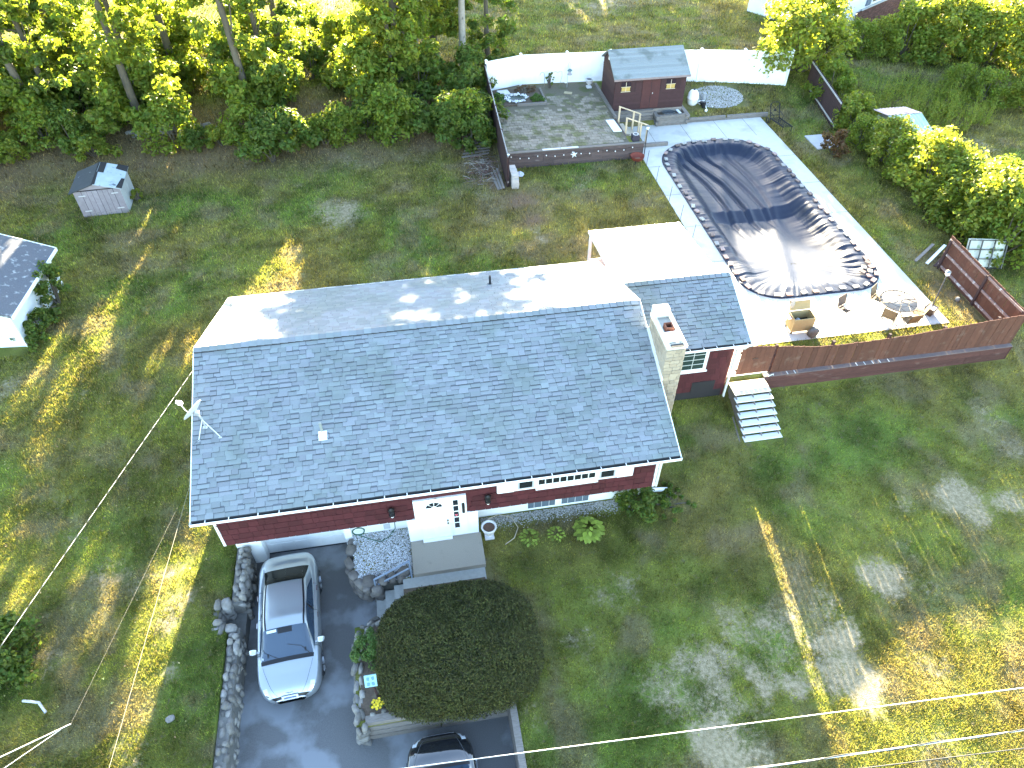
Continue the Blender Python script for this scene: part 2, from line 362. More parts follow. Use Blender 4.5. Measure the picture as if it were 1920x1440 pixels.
# ------------------------------------------------------------ driveway, deck, patio (setting)
asphalt = M('asphalt', (.115, .115, .116), .85, 0, (40, .45), (90, .5, .006), stain=(.7, (.20, .21, .225), .49))
mb = MB(); xs = np.arange(-6.8, 1.35, .4); ys = np.arange(-6, 15.5, .4)
def drive_z(x, y): return -1.0 + .35 * smooth((-2.2 - x) / 1.0 - 0) * 0 + .22 * smooth((x + 3.1) / .7) * smooth((y - 10.4) / 1)
vs = [(x, y, float(drive_z(x, y)) + .012 * math.sin(x * 1.7) * math.sin(y * .9)) for y in np.linspace(-6, 15.42, 60) for x in np.linspace(-6.8, -1.5, 16)]
mb.add(vs, [(j * 16 + i, j * 16 + i + 1, (j + 1) * 16 + i + 1, (j + 1) * 16 + i) for j in range(59) for i in range(15)], 0, True)
mb.add([(-1.5, -6, -1), (1.45, -6, -1), (1.45, 8.5, -1), (-1.5, 8.5, -1)], [(0, 1, 2, 3)])
o = mb.build('driveway', asphalt); tag(o, 'sunken asphalt driveway in front of the garage', kind='structure')

def rrect(x0, x1, y0, y1, rn, rf, n=10, grow=0.0):
    """outline of the pool: near corners radius rn, far corners rf, counter-clockwise from near right"""
    x0 -= grow; x1 += grow; y0 -= grow; y1 += grow; rn += grow; rf += grow; P = []
    for cx, cy, r, a0 in ((x1 - rn, y0 + rn, rn, -90), (x1 - rf, y1 - rf, rf, 0), (x0 + rf, y1 - rf, rf, 90), (x0 + rn, y0 + rn, rn, 180)):
        for k in range(n + 1):
            a = R(a0 + 90 * k / n); P.append((cx + r * math.cos(a), cy + r * math.sin(a)))
    return P
POOL = (14.78, 21.66, 23.28, 38.4, 1.75, 2.7)
deck_m = M('pool_deck_concrete', (.47, .46, .43), .8, 0, (3, .12), (50, .25, .004), stain=(.8, (.38, .37, .34), .55))
inn = rrect(*POOL, grow=-.55, n=10)
def deck_edge(p):
    cx, cy = 18.2, 30.8; d = Vector((p[0] - cx, p[1] - cy)); k = 1e9
    if d.x > 0: k = min(k, (22.72 - cx) / d.x)
    if d.x < 0: k = min(k, (13.88 - cx) / d.x)
    if d.y > 0: k = min(k, (40.84 - cy) / d.y)
    if d.y < 0: k = min(k, (20.55 - cy) / d.y)
    return (cx + d.x * k, cy + d.y * k)
dense = []
for i in range(len(inn)):
    a, b = inn[i], inn[(i + 1) % len(inn)]; n = max(1, int(math.dist(a, b) / .5))
    dense += [(a[0] + (b[0] - a[0]) * k / n, a[1] + (b[1] - a[1]) * k / n) for k in range(n)]
out = [deck_edge(p) for p in dense]
# snap the nearest rim point to each deck corner
for cn in ((22.72, 40.84), (13.88, 40.84), (22.1, 20.55), (13.88, 20.55)):
    k = min(range(len(out)), key=lambda i: math.dist(out[i], cn)); out[k] = cn
n = len(dense); mb = MB()
mb.add([(x, y, 1.225) for x, y in dense] + [(x, y, 1.225) for x, y in out] + [(x, y, 1.0) for x, y in out] + [(x, y, .2) for x, y in dense],
       [(i, i + n, (i + 1) % n + n, (i + 1) % n) for i in range(n)] + [(i + n, i + 2 * n, (i + 1) % n + 2 * n, (i + 1) % n + n) for i in range(n)] + [(i, (i + 1) % n, (i + 1) % n + 3 * n, i + 3 * n) for i in range(n)])
mb.box(11.8, 13.876, 18.95, 25.5, 1.0, 1.222)
deck = mb.build('pool_deck', deck_m); tag(deck, 'pale concrete deck round the covered pool', kind='structure')
seam = M('deck_seam', (.16, .15, .14), .9, 0)
mb = MB()
for y in (26.5, 29.6, 32.7, 35.8): mb.box(13.9, 14.7, y, y + .025, 1.2, 1.2285); mb.box(21.7, 22.7, y, y + .025, 1.2, 1.2285)
for x in (15.2, 17.4, 19.6, 21.5): mb.box(x, x + .025, 38.5, 40.8, 1.2, 1.2285); mb.box(x, x + .025, 20.6, 23.2, 1.2, 1.2285)
mb.build('deck_joint', seam, deck)

# paver terrace
pm = M('terrace_bed', (.12, .105, .075), .95, 0, (18, .3), (30, .6, .02), stain=(1.1, (.085, .095, .04), .55))
mb = MB(); mb.box(5.75, 13.12, 37.1, 45.93, 1.9, 2.085)
terr = mb.build('terrace', pm); tag(terr, 'raised terrace of mossy concrete pavers before the white fence', kind='structure')
paver_m = M('terrace_paver', (.215, .185, .145), .9, .2, (10, .3), (40, .4, .004), stain=(1.3, (.11, .11, .05), .50))
mb = MB(); mb.box(-.14, .14, -.14, .14, 0, .03); pme = mb.mesh('paver', paver_m)
slots = [(5.95 + i * .305 + (.15 if j % 2 else 0), 37.45 + j * .305) for j in range(22) for i in range(23)]
slots = [p for p in slots if not (p[0] < 9.6 and p[1] > 42.5) and p[0] < 12.95]
slots.sort(key=lambda p: p[1])
mbs = MB()
for k, (x, y) in enumerate(slots):
    if y > 41.5 and rnd.random() < .35 or rnd.random() < .05: continue
    z = 2.07 + rnd.uniform(-.004, .014)
    if k < 320: piece('paver', pme, terr, (x + rnd.uniform(-.012, .012), y + rnd.uniform(-.012, .012), z), (rnd.uniform(-.02, .02), rnd.uniform(-.02, .02), rnd.uniform(-.05, .05)))
    else: mbs.obox((x, y, z + .01), (.28, .28, .03), (rnd.uniform(-.02, .02), 0, rnd.uniform(-.05, .05)))
o = mbs.build('paver', paver_m, terr); o['kind'] = 'stuff'

# gravel strips and beds
def pebbles(name, n, place, r0, r1, mat, label, kind='stuff', parent=None):
    r = np.random.RandomState(n); V = []; F = []
    base = np.array([(1, 0, 0), (0, 1, 0), (-1, 0, 0), (0, -1, 0), (0, 0, .8), (0, 0, -.5)]); f0 = np.array([(0, 1, 4), (1, 2, 4), (2, 3, 4), (3, 0, 4), (1, 0, 5), (2, 1, 5), (3, 2, 5), (0, 3, 5)])
    for k in range(n):
        p = place(r)
        if p is None: continue
        s = r.uniform(r0, r1) * r.uniform(.7, 1.3, 3); a = r.uniform(0, 6.3); c, q = math.cos(a), math.sin(a)
        b = (base + r.uniform(-.2, .2, (6, 3))) * s; b = np.c_[b[:, 0] * c - b[:, 1] * q, b[:, 0] * q + b[:, 1] * c, b[:, 2]]
        F.append(f0 + 6 * len(V)); V.append(b + np.array(p))
    o = link(name, np_mesh(name, np.concatenate(V), np.concatenate(F), mat)); return tag(o, label, kind=kind)
white_pebble = M('white_pebble', (.52, .53, .55), .8, .45)
grey_pebble = M('grey_pebble', (.30, .29, .27), .9, .5)
mb = MB(); bed_m = M('bed_soil', (.10, .095, .085), .95, 0, (30, .4), (40, .5, .01))
bed_out = [(-3.1, 14.78), (-3.12, 13.6), (-2.95, 13.05), (-2.5, 12.72), (-1.9, 12.78), (-1.16, 12.85), (-1.16, 14.1), (-1.16, 14.78)]
mb.prism(bed_out, -1.05, -.02); tag(mb.build('pebble_bed_soil', bed_m), 'soil bed beside the entrance landing', kind='structure')
def in_out(p, poly):
    c = False; j = len(poly) - 1
    for i in range(len(poly)):
        if (poly[i][1] > p[1]) != (poly[j][1] > p[1]) and p[0] < (poly[j][0] - poly[i][0]) * (p[1] - poly[i][1]) / (poly[j][1] - poly[i][1]) + poly[i][0]: c = not c
        j = i
    return c
def bedp(r):
    p = (r.uniform(-3.1, -1.16), r.uniform(12.7, 14.78))
    return (p[0], p[1], -.01 + r.uniform(0, .03)) if in_out(p, bed_out) else None
pebbles('pebbles', 6500, bedp, .014, .028, white_pebble, 'white pebbles filling the bed beside the landing')
pebbles('pebbles', 3000, lambda r: (lambda x: (x, 14.75 - abs(r.normal(0, .22)) - .02, gz1(1, 14.7) + .015))(r.uniform(1.35, 6.8)), .014, .03, grey_pebble, 'grey stones along the foundation below the basement windows')
pebbles('gravel', 3500, lambda r: (lambda a, q: (20.6 + 1.7 * q * math.cos(a), 43.0 + 1.3 * q * math.sin(a), gz1(20, 43.0 + 1.3 * q * math.sin(a)) + .01))(r.uniform(0, 6.3), math.sqrt(r.rand())), .02, .045, M('gravel', (.36, .35, .34), .9, .35), 'grey gravel patch by the pool filter')

# ------------------------------------------------------------ the house
house = thing('house', 'red shingled house with grey roof, white trim and a lower right wing', 'house', (0.2, 18.6, 0))
XL, XR, RY, RZ, EY, EZ = -7.18, 7.62, 18.65, 5.9, 13.36, 3.86       # roof ends, ridge, front eave
SL = (RZ - EZ) / (RY - EY); BY = 2 * RY - EY
BACKY = BY; WF, WB, WL, WR = 14.1, 23.1, -6.95, 7.3
# walls
mb = MB(); mb.box(WL, WR, WF, WB, 1.45, 3.85)
for x in (WL, WR - .02):
    mb.add([(x, WF, 3.8), (x, WB, 3.8), (x, RY, RZ - .12), (x + .02, WF, 3.8), (x + .02, WB, 3.8), (x + .02, RY, RZ - .12)], [(0, 1, 2), (3, 5, 4)], 0)
wall = mb.build('wall', red_side, house)
mb = MB(); mb.box(-3.15, WR - .02, 14.8, WB - .05, -.2, 1.447); mb.box(WL + .02, -3.15, 15.3, WB - .05, -1.2, 1.446); found = mb.build('foundation', white, house)
MB().box(-7.0, -6.18, 14.88, 15.28, -1.02, 1.443).build('pillar', white, house); MB().box(-3.36, -3.12, 14.7, 15.28, -1.02, 1.443).build('pillar', white, house)
mb = MB(); mb.box(-1.14, 1.22, 14.06, 14.78, .16, 1.443); mb.build('entry_base', white, house)
# garage door with raised panels
gd = MB().box(-6.18, -3.36, 15.2, 15.26, -1.0, 1.44).build('garage_door', white, house)
mb = MB()
for i in range(6):
    for j in range(4): mb.box(-6.1 + i * .46, -5.7 + i * .46, 15.185, 15.2, -.9 + j * .58, -.45 + j * .58)
mb.build('panel', white, gd)
MB().box(-6.18, -3.36, 15.17, 15.199, -1.0, -.97).build('weather_strip', black_plastic, gd)
# siding shingles: the visible courses of the front wall piece by piece
sid = []
for k in range(5):
    w = .2 + .06 * k; sid.append(MB().box(0, w - .012, -.022, 0, 0, .285).mesh('siding_shingle', red_side))
rest = MB(); cnt = 0
for r in range(8):
    z = 1.44 + r * .28; x = WL + rnd.uniform(0, .1)
    while x < WR - .15:
        k = rnd.randrange(5); w = .2 + .06 * k
        w = min(w, WR - x); hidden = (-.95 < x + w / 2 < .95 and z < 2.35) or (1.85 < x + w / 2 < 6.5 and z > 2.1)
        if not hidden:
            if cnt < 290 and z < 3.0 and w == .2 + .06 * k:
                piece('siding_shingle', sid[k], wall, (x, WF, z + rnd.uniform(-.008, .008)), (rnd.uniform(.035, .06), 0, 0)); cnt += 1
            else: rest.box(x, x + w - .012, WF - .024, WF - .002, z, z + .28)
        x += w
o = rest.build('siding_shingle', red_side, wall); o['kind'] = 'stuff'
MB().box(WL - .03, WL + .05, WF - .035, WF + .05, 1.44, 3.8).box(WR - .05, WR + .03, WF - .035, WF + .05, 1.44, 3.8).build('corner_board', white, wall)

# roof
mb = MB(); T = .14
def zr(y): return RZ - abs(y - RY) * SL
for y0, y1 in ((EY, RY), (RY, BY)):
    v = [(XL, y0, zr(y0)), (XR, y0, zr(y0)), (XR, y1, zr(y1)), (XL, y1, zr(y1))]
    mb.add(v + [(x, y, z - T) for x, y, z in v], [(0, 1, 2, 3), (4, 7, 6, 5), (0, 4, 5, 1), (1, 5, 6, 2), (2, 6, 7, 3), (3, 7, 4, 0)], 0)
roof = mb.build('roof', shingle_edge, house)
mb = MB()
for x in (XL - .03, XR):
    for y0, y1 in ((EY, RY), (RY, BY)):
        mb.add([(x, y0, zr(y0) + .02), (x + .03, y0, zr(y0) + .02), (x + .03, y1, zr(y1) + .02), (x, y1, zr(y1) + .02), (x, y0, zr(y0) - .2), (x + .03, y0, zr(y0) - .2), (x + .03, y1, zr(y1) - .2), (x, y1, zr(y1) - .2)],
               [(0, 1, 2, 3), (4, 7, 6, 5), (0, 4, 5, 1), (1, 5, 6, 2), (2, 6, 7, 3), (3, 7, 4, 0)])
mb.box(XL, XR, BY, BY + .03, EZ - .2, EZ + .01); mb.box(XL, XR, EY + .02, WF, EZ - .17, EZ - .145)
mb.build('rake_trim', white, roof)
TH = math.atan(SL)
def shingle_mesh(w, t, band, ln=.27):
    m = MB(); x0, x1 = .003, w - .003
    e, ze = .128, t + (.003 - t) * .128 / ln
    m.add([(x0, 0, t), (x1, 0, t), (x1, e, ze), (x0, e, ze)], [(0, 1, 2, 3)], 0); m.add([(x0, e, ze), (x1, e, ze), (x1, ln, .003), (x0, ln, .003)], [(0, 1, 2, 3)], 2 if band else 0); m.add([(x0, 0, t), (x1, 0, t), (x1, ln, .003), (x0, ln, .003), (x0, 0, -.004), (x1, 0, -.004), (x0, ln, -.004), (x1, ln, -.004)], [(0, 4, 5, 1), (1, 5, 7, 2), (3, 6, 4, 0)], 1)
    return m
WS = (.2, .26, .32, .38)
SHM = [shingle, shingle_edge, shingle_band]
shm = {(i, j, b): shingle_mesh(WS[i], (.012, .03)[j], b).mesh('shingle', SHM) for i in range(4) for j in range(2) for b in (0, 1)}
def shingle_slope(parent, x0, x1, ye, ze, yr, zrr, n_parts, face=1, exp=.157):
    """lay courses from the eave up; the first n_parts shingles (nearest the viewer) are parts, the rest one mesh"""
    L = math.hypot(yr - ye, zrr - ze); th = math.atan2(zrr - ze, abs(yr - ye)); rows = int(L / exp); cnt = 0; mb = MB(); s = 1 if yr > ye else -1
    for r in range(rows + 1):
        d = r * exp; y = ye + s * d * math.cos(th); z = ze + d * math.sin(th); x = x0 - rnd.uniform(0, .15); ln = min(.27, L - d)
        if ln < .04: break
        j = 0
        while x < x1:
            i = rnd.randrange(4); w = WS[i]; j = 1 - j if rnd.random() < .8 else j
            a, b = max(x, x0), min(x + w, x1)
            if b - a > .03:
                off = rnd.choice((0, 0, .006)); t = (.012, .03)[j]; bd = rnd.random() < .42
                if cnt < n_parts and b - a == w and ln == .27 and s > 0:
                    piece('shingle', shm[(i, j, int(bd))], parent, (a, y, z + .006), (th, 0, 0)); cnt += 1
                else:
                    cy, cz = math.cos(th) * s, math.sin(th)
                    q = lambda xx, dd, h: (xx, y + dd * cy - h * math.sin(th) * s, z + dd * cz + h * math.cos(th) + .006)
                    e = min(.128, ln - .01); he = t + (.003 - t) * e / ln
                    v = [q(a + .003, 0, t), q(b - .003, 0, t), q(b - .003, ln, .003), q(a + .003, ln, .003), q(a + .003, 0, -.004), q(b - .003, 0, -.004), q(a + .003, ln, -.004), q(b - .003, ln, -.004), q(a + .003, e, he), q(b - .003, e, he)]
                    o = len(mb.v); mb.v += v
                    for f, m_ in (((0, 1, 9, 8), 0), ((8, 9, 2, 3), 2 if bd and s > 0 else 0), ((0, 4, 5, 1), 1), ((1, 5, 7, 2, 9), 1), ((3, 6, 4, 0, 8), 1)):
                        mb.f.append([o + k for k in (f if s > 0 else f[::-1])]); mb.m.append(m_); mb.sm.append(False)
            x += w
    o = mb.build('shingle', SHM, parent); o['kind'] = 'stuff'
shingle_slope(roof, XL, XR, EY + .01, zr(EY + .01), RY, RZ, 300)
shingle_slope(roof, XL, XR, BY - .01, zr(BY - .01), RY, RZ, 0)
mb = MB(); cap_w = .27
mb.add([(0, -.17, -.035), (cap_w - .012, -.17, -.055), (cap_w - .012, 0, .01), (0, 0, .034), (cap_w - .012, .17, -.055), (0, .17, -.035)], [(0, 1, 2, 3), (3, 2, 4, 5)], 0)
mb.add([(0, -.17, -.035), (0, 0, .034), (0, .17, -.035), (0, .17, -.08), (0, 0, -.01), (0, -.17, -.08)], [(0, 1, 4, 5), (1, 2, 3, 4)], 1)
mb.add([(0, -.17, -.035), (cap_w - .012, -.17, -.055), (cap_w - .012, -.17, -.09), (0, -.17, -.08)], [(0, 3, 2, 1)], 1)
capm = mb.mesh('ridge_cap', [shingle, shingle_edge])
x = XL
while x < XR - .1:
    piece('ridge_cap', capm, roof, (x, RY, RZ + .035 + rnd.uniform(0, .006)), (0, 0, rnd.uniform(-.02, .02)), (min(1, (XR - x) / cap_w), 1, 1)); x += .245
def gutter(x0, x1, y, z, parent, straps):
    g = MB(); g.box(x0, x1, y - .13, y - .122, z - .10, z + .012); g.box(x0, x1, y - .012, y, z - .10, z); g.box(x0, x1, y - .122, y - .012, z - .10, z - .094, 1)
    g.box(x0 - .004, x0 + .004, y - .131, y, z - .101, z + .013); g.box(x1 - .004, x1 + .004, y - .131, y, z - .101, z + .013)
    o = g.build('gutter', [white, M('gutter_floor_dark', (.06, .062, .06), .9, 0, (8, .3))], parent)  # white channel, its inside floor coloured dark
    sm = MB().box(-.012, .012, -.128, .06, 0, .006).mesh('gutter_strap', white); n = straps
    for k in range(n): piece('gutter_strap', sm, o, (x0 + (x1 - x0) * (k + .5) / n + rnd.uniform(-.08, .08), y, z + .012))
    return o
gutter(XL - .03, XR + .03, EY + .03, EZ - .01, house, 20)
# vent pipes
def vent(x, y, parent, h, m=None):
    z = zr(y); MB().tube([(x, y, z - .05), (x, y, z + h)], .045, 8).build('vent_pipe', m or M('lead_pipe', (.22, .24, .22), .6, 0), parent)
vent(-3.32, 15.52, house, .38)
MB().obox((-3.3, 15.36, zr(15.36) + .03), (.26, .30, .012), (TH, 0, 0)).build('vent_flashing', white, house)
vent(2.9, 22.2, house, .42, dark_metal); MB().lathe((2.9, 22.2, zr(22.2)), [(.13, 0), (.07, .07)], 8).build('vent_flashing', dark_metal, house)
# entrance: door, fan light, side lights, mailbox
door = MB().box(-.86, .86, 14.03, 14.1, .30, 2.46).build('door_frame', white, house)
mb = MB(); mb.box(-.66, .27, 13.995, 14.03, .33, 2.38); d2 = mb.build('door', white, house)
mb = MB()
for x0, x1 in ((-.56, -.24), (-.15, .17)):
    for z0, z1 in ((.5, 1.0), (1.12, 1.95)):
        mb.box(x0, x1, 13.985, 13.995, z0, z1); mb.box(x0 + .04, x1 - .04, 13.98, 13.985, z0 + .04, z1 - .04)
mb.build('door_panel', white, d2)
for k in range(4):
    a0, a1 = R(180 - 45 * k - 4), R(180 - 45 * k - 41)
    v = [(-.2 + r * math.cos(a), 13.99, 2.05 + r * math.sin(a)) for r, a in ((.09, a0), (.09, a1), (.27, a1), (.27, (a0 + a1) / 2), (.27, a0))]
    MB().add(v + [(x, 13.996, z) for x, y, z in v], [(0, 1, 2, 3, 4), (4, 3, 8, 9), (3, 2, 7, 8), (2, 1, 6, 7), (0, 4, 9, 5)]).build('fan_pane', glass, d2)
hm = MB().lathe((0, 0, 0), [(.001, -.03), (.03, -.02), (.03, .02), (.001, .03)], 8).mesh('door_knob', M('knob_brass', (.12, .09, .05), .3, 0, metal=.9))
piece('door_knob', hm, d2, (.2, 13.96, 1.28)); piece('door_knob', hm, d2, (.2, 13.96, 1.12))
MB().box(-.7, .3, 13.93, 14.03, .2, .3).build('sill', white, house)
MB().box(-.16, -.1, 13.99, 14.03, 2.46, 2.52).build('bell', M('bell_pink', (.6, .45, .4), .5, 0), house)
sl_ = MB().box(.38, .84, 13.985, 14.03, .38, 2.4).build('sidelight', white, house)
for k in range(5): MB().box(.42, .58, 13.975, 13.985, 2.06 - k * .32, 2.32 - k * .32).build('pane', glass, sl_)
mb = MB(); hv = [(.5 + .055 * s_[0], 13.965, 1.52 + .06 * s_[1]) for s_ in ((0, -1), (.55, -.35), (.95, .3), (.6, .75), (.2, .6), (0, .35), (-.2, .6), (-.6, .75), (-.95, .3), (-.55, -.35))]
mb.add(hv + [(x, 13.974, z) for x, y, z in hv], [tuple(range(10))] + [(i, i + 10, (i + 1) % 10 + 10, (i + 1) % 10) for i in range(10)]); mb.build('heart_ornament', M('heart_pink', (.6, .12, .16), .5, 0), sl_)
MB().box(.7, .79, 13.93, 13.985, 1.62, 2.12).build('mailbox', black_plastic, house)
for x in (-1.56, 1.56):
    mb = MB(); mb.box(x - .09, x + .09, 13.9, 14.08, 2.0, 2.06); mb.lathe((x, 13.93, 2.06), [(.06, 0), (.09, .12), (.09, .25), (.11, .27), (.02, .36)], 8); mb.box(x - .05, x + .05, 13.98, 14.1, 2.1, 2.25)
    lo = mb.build('wall_lantern', black_plastic, house); MB().lathe((x, 13.93, 1.96), [(.05, 0), (.05, .035)], 8).build('lantern_glass', white, lo)
# picture window group under the eave
win = MB().box(1.88, 6.46, 14.045, 14.1, 2.28, 3.7).build('window_frame', white, house)
for x0, x1 in ((2.56, 3.1), (5.3, 5.84)):
    wv = MB().box(x0, x1, 14.03, 14.045, 2.36, 3.6).build('window_sash', M('grey_sash', (.4, .41, .42), .5, 0), win); wv.parent = house
    MB().box(x0 + .06, x1 - .06, 14.02, 14.03, 2.42, 3.55).build('pane', glass, wv)
bay = MB().box(3.2, 5.2, 14.005, 14.045, 2.33, 3.65).build('picture_window', white, house)
for k in range(8): MB().box(3.25 + k * .24, 3.45 + k * .24, 13.99, 14.005, 2.52, 3.5).build('pane', glass, bay)
MB().box(3.15, 5.25, 13.96, 14.045, 2.27, 2.33).build('window_sill', white, house)
mb = MB()
for x0 in (1.9, 5.9): MB().box(x0, x0 + .54, 14.01, 14.044, 2.3, 3.68).build('shutter', white, house)
# basement windows
bw = M('basement_glass', (.10, .13, .16), .15, 0, spec=.6)
for x0, x1 in ((3.02, 4.1), (4.24, 5.32)):
    f = MB().box(x0, x1, 14.77, 14.799, .1, .95).build('window', white, house)
    MB().box(x0 + .05, x1 - .05, 14.755, 14.77, .17, .9).build('pane', bw, f); mb = MB()
    for k in range(1, 4): mb.box(x0 + k * .27 - .01, x0 + k * .27 + .01, 14.745, 14.755, .17, .9)
    mb.box(x0 + .05, x1 - .05, 14.745, 14.755, .52, .545); mb.build('muntin', M('grey_sash', (.4, .41, .42)), f)
MB().box(-2.02, -1.8, 14.77, 14.8, .12, .38).build('wall_vent', M('grey_vent', (.42, .44, .46), .6, 0), house)
# downspout elbow by the right corner
mb = MB(); mb.bar((7.2, 14.68, .42), (8.25, 14.78, .12), .12, .09); mb.build('downspout_extension', white, house)
MB().tube([(7.38, 14.02, 3.7), (7.38, 14.04, 1.5), (7.36, 14.7, 1.3), (7.3, 14.7, .42)], .045, 6).build('downspout', white, house)

# ---- right wing
WX0, WX1, WY, WRY, WRZ, WEY, WEZ = 7.32, 11.76, 18.7, 20.95, 4.86, 18.2, 3.72
WSL = (WRZ - WEZ) / (WRY - WEY)
mb = MB(); mb.box(WX0, WX1, WY, 23.2, -.1, 3.7)
mb.add([(WX1, WY, 3.65), (WX1, 23.2, 3.65), (WX1, WRY, WRZ - .1)], [(0, 1, 2)]); wwall = mb.build('wing_wall', red_side, house)
mb = MB()
for r in range(10):
    z = .62 + r * .29; x = WX0
    while x < WX1 - .05:
        w = min(rnd.choice((.2, .26, .32, .38)), WX1 - x)
        if not (z < .9 and 8 < x) : mb.add([(x, WY - .03, z), (x + w - .012, WY - .03, z), (x + w - .012, WY - .008, z + .29), (x, WY - .008, z + .29), (x, WY - .002, z), (x + w - .012, WY - .002, z)], [(0, 1, 2, 3), (0, 4, 5, 1)])
        x += w
o = mb.build('siding_shingle', red_side, wwall); o['kind'] = 'stuff'
tar = M('tar_paper', (.022, .02, .022), .8, 0, (3, .3))
mb = MB(); mb.box(7.9, WX1 - .1, WY - .022, WY - .003, .2, .92); mb.box(10.35, 11.3, WY - .034, WY - .004, .9, 1.42); mb.build('tar_patch', tar, wwall)
MB().box(WX0, WX1, WY - .045, WY, -.1, .2).build('wing_footing', concrete, wwall)
mb = MB(); WBY = 23.45
for y0, z0, y1, z1 in ((WEY, WEZ, WRY, WRZ), (WRY, WRZ, WBY, WRZ - (WBY - WRY) * WSL)):
    v = [(WX0, y0, z0), (12.02, y0, z0), (12.02, y1, z1), (WX0, y1, z1)]
    mb.add(v + [(x, y, z - .13) for x, y, z in v], [(0, 1, 2, 3), (4, 7, 6, 5), (0, 4, 5, 1), (1, 5, 6, 2), (2, 6, 7, 3), (3, 7, 4, 0)])
wroof = mb.build('wing_roof', shingle_edge, house)
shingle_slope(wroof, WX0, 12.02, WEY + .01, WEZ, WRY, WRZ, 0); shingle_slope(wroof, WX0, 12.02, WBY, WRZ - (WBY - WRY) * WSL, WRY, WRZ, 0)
x = 7.5
while x < 11.95: piece('ridge_cap', capm, wroof, (x, WRY, WRZ + .035), (0, 0, rnd.uniform(-.02, .02)), (min(1, (12.02 - x) / cap_w), 1, 1)); x += .245
mb = MB()
for y0, z0, y1, z1 in ((WEY, WEZ, WRY, WRZ), (WRY, WRZ, WBY, WRZ - (WBY - WRY) * WSL)):
    v = [(12.02, y0, z0 + .02), (12.05, y0, z0 + .02), (12.05, y1, z1 + .02), (12.02, y1, z1 + .02)]
    mb.add(v + [(x, y, z - .2) for x, y, z in v], [(0, 1, 2, 3), (4, 7, 6, 5), (0, 4, 5, 1), (1, 5, 6, 2), (2, 6, 7, 3), (3, 7, 4, 0)])
mb.box(8.3, 12.03, WEY + .02, WY, WEZ - .16, WEZ - .135); mb.build('rake_trim', white, wroof)
gutter(8.3, 12.08, WEY + .03, WEZ - .01, wroof, 7).parent = house
mb = MB(); mb.tube([(11.9, 18.13, 3.62), (11.88, 18.25, 3.4), (11.8, 18.6, 3.1), (11.8, 18.62, .25), (11.86, 18.45, .06)], .05, 8); mb.build('downspout', white, house)
# wing windows
ww = MB().box(8.45, 10.74, WY - .05, WY, 2.1, 3.3).build('window', white, house)
for x0, x1 in ((8.58, 9.5), (9.68, 10.6)):
    MB().box(x0, x1, WY - .058, WY - .05, 2.22, 3.2).build('pane', M('curtained_glass', (.03, .05, .045), .2, 0, (4, .4), spec=.6), ww)
    mb = MB(); mb.box((x0 + x1) / 2 - .012, (x0 + x1) / 2 + .012, WY - .07, WY - .058, 2.22, 3.2)
    for k in range(1, 4): mb.box(x0, x1, WY - .069, WY - .058, 2.22 + k * .245 - .012, 2.22 + k * .245 + .012)
    mb.build('muntin', M('muntin_grey', (.5, .52, .5), .5, 0), ww)
MB().box(8.4, 10.8, WY - .08, WY, 2.03, 2.1).build('window_sill', white, house)
# porch behind the wing under a white metal roof
metal_roof = M('white_metal_roof', (.80, .81, .82), .35, .02, (1.5, .05))
PZ0, PZ1, PY0, PY1 = WRZ - (WBY - WRY) * WSL + .06, 3.5, WBY - .25, 26.72
v = [(7.97, PY0, PZ0), (12.22, PY0, PZ0), (12.22, PY1, PZ1), (7.97, PY1, PZ1)]
proof = MB().add(v + [(x, y, z - .12) for x, y, z in v], [(0, 1, 2, 3), (4, 7, 6, 5), (0, 4, 5, 1), (1, 5, 6, 2), (2, 6, 7, 3), (3, 7, 4, 0)]).build('porch_roof', metal_roof, house)
mb = MB()
for k in range(8): x = 8.3 + k * .55; mb.bar((x, PY0, PZ0 + .012), (x, PY1, PZ1 + .012), .03, .03)
mb.build('roof_seam', metal_roof, proof)
for x in (8.06, 10.1, 12.1): MB().box(x - .06, x + .06, 26.45, 26.57, 1.2, 3.42).build('porch_post', white, house)
MB().box(8.06, 12.1, 23.2, 26.4, 1.18, 1.26).build('porch_floor', timber_grey, house)
MB().box(8.05, 8.1, 23.2, 26.4, 1.2, 2.1).box(8.1, 12.05, 26.48, 26.53, 1.2, 2.1).build('porch_panel', white, house)
# chimney
ch_stone = M('chimney_block', (.33, .275, .205), .9, .14, (9, .25), (30, .5, .008), stain=(2.2, (.28, .25, .21), .6))
cx0, cx1, cy0, cy1, cz1 = 7.655, 8.29, 15.86, 17.56, 6.12
chim = MB().box(cx0 + .025, cx1 - .025, cy0 + .025, cy1 - .025, -.1, cz1).build('chimney', M('chimney_mortar', (.42, .40, .36), .95, 0, (20, .2)), house)
bm = {}
for L in (.19, .26, .32):
    bm[L] = MB().box(0, L - .012, 0, .05, 0, .138).mesh('brick', ch_stone)
nb = 0
for r in range(30):
    z = 1.7 + r * .15
    if z > cz1 - .14: break
    for side in (0, 1, 2):
        p = 0; ln = (cx1 - cx0) if side == 0 else (cy1 - cy0)
        if side == 1 and z < zr(cy0) - .25: continue
        while p < ln - .05:
            L = rnd.choice((.19, .26, .32)); s_ = min(1, (ln - p) / L)
            if side == 0: piece('brick', bm[L], chim, (cx0 + p, cy0 + rnd.uniform(-.006, .006), z), (0, 0, 0), (s_, 1, 1)); nb += 1
            elif side == 1 and (z > zr(cy0 + p) - .3): piece('brick', bm[L], chim, (cx0 + rnd.uniform(-.006, .006), cy0 + p + L * s_, z), (0, 0, R(-90)), (s_, 1, 1)); nb += 1
            elif side == 2 and r % 1 == 0 and z > 4.4: piece('brick', bm[L], chim, (cx1 + rnd.uniform(-.006, .006), cy0 + p, z), (0, 0, R(90)), (s_, 1, 1)); nb += 1
            p += L
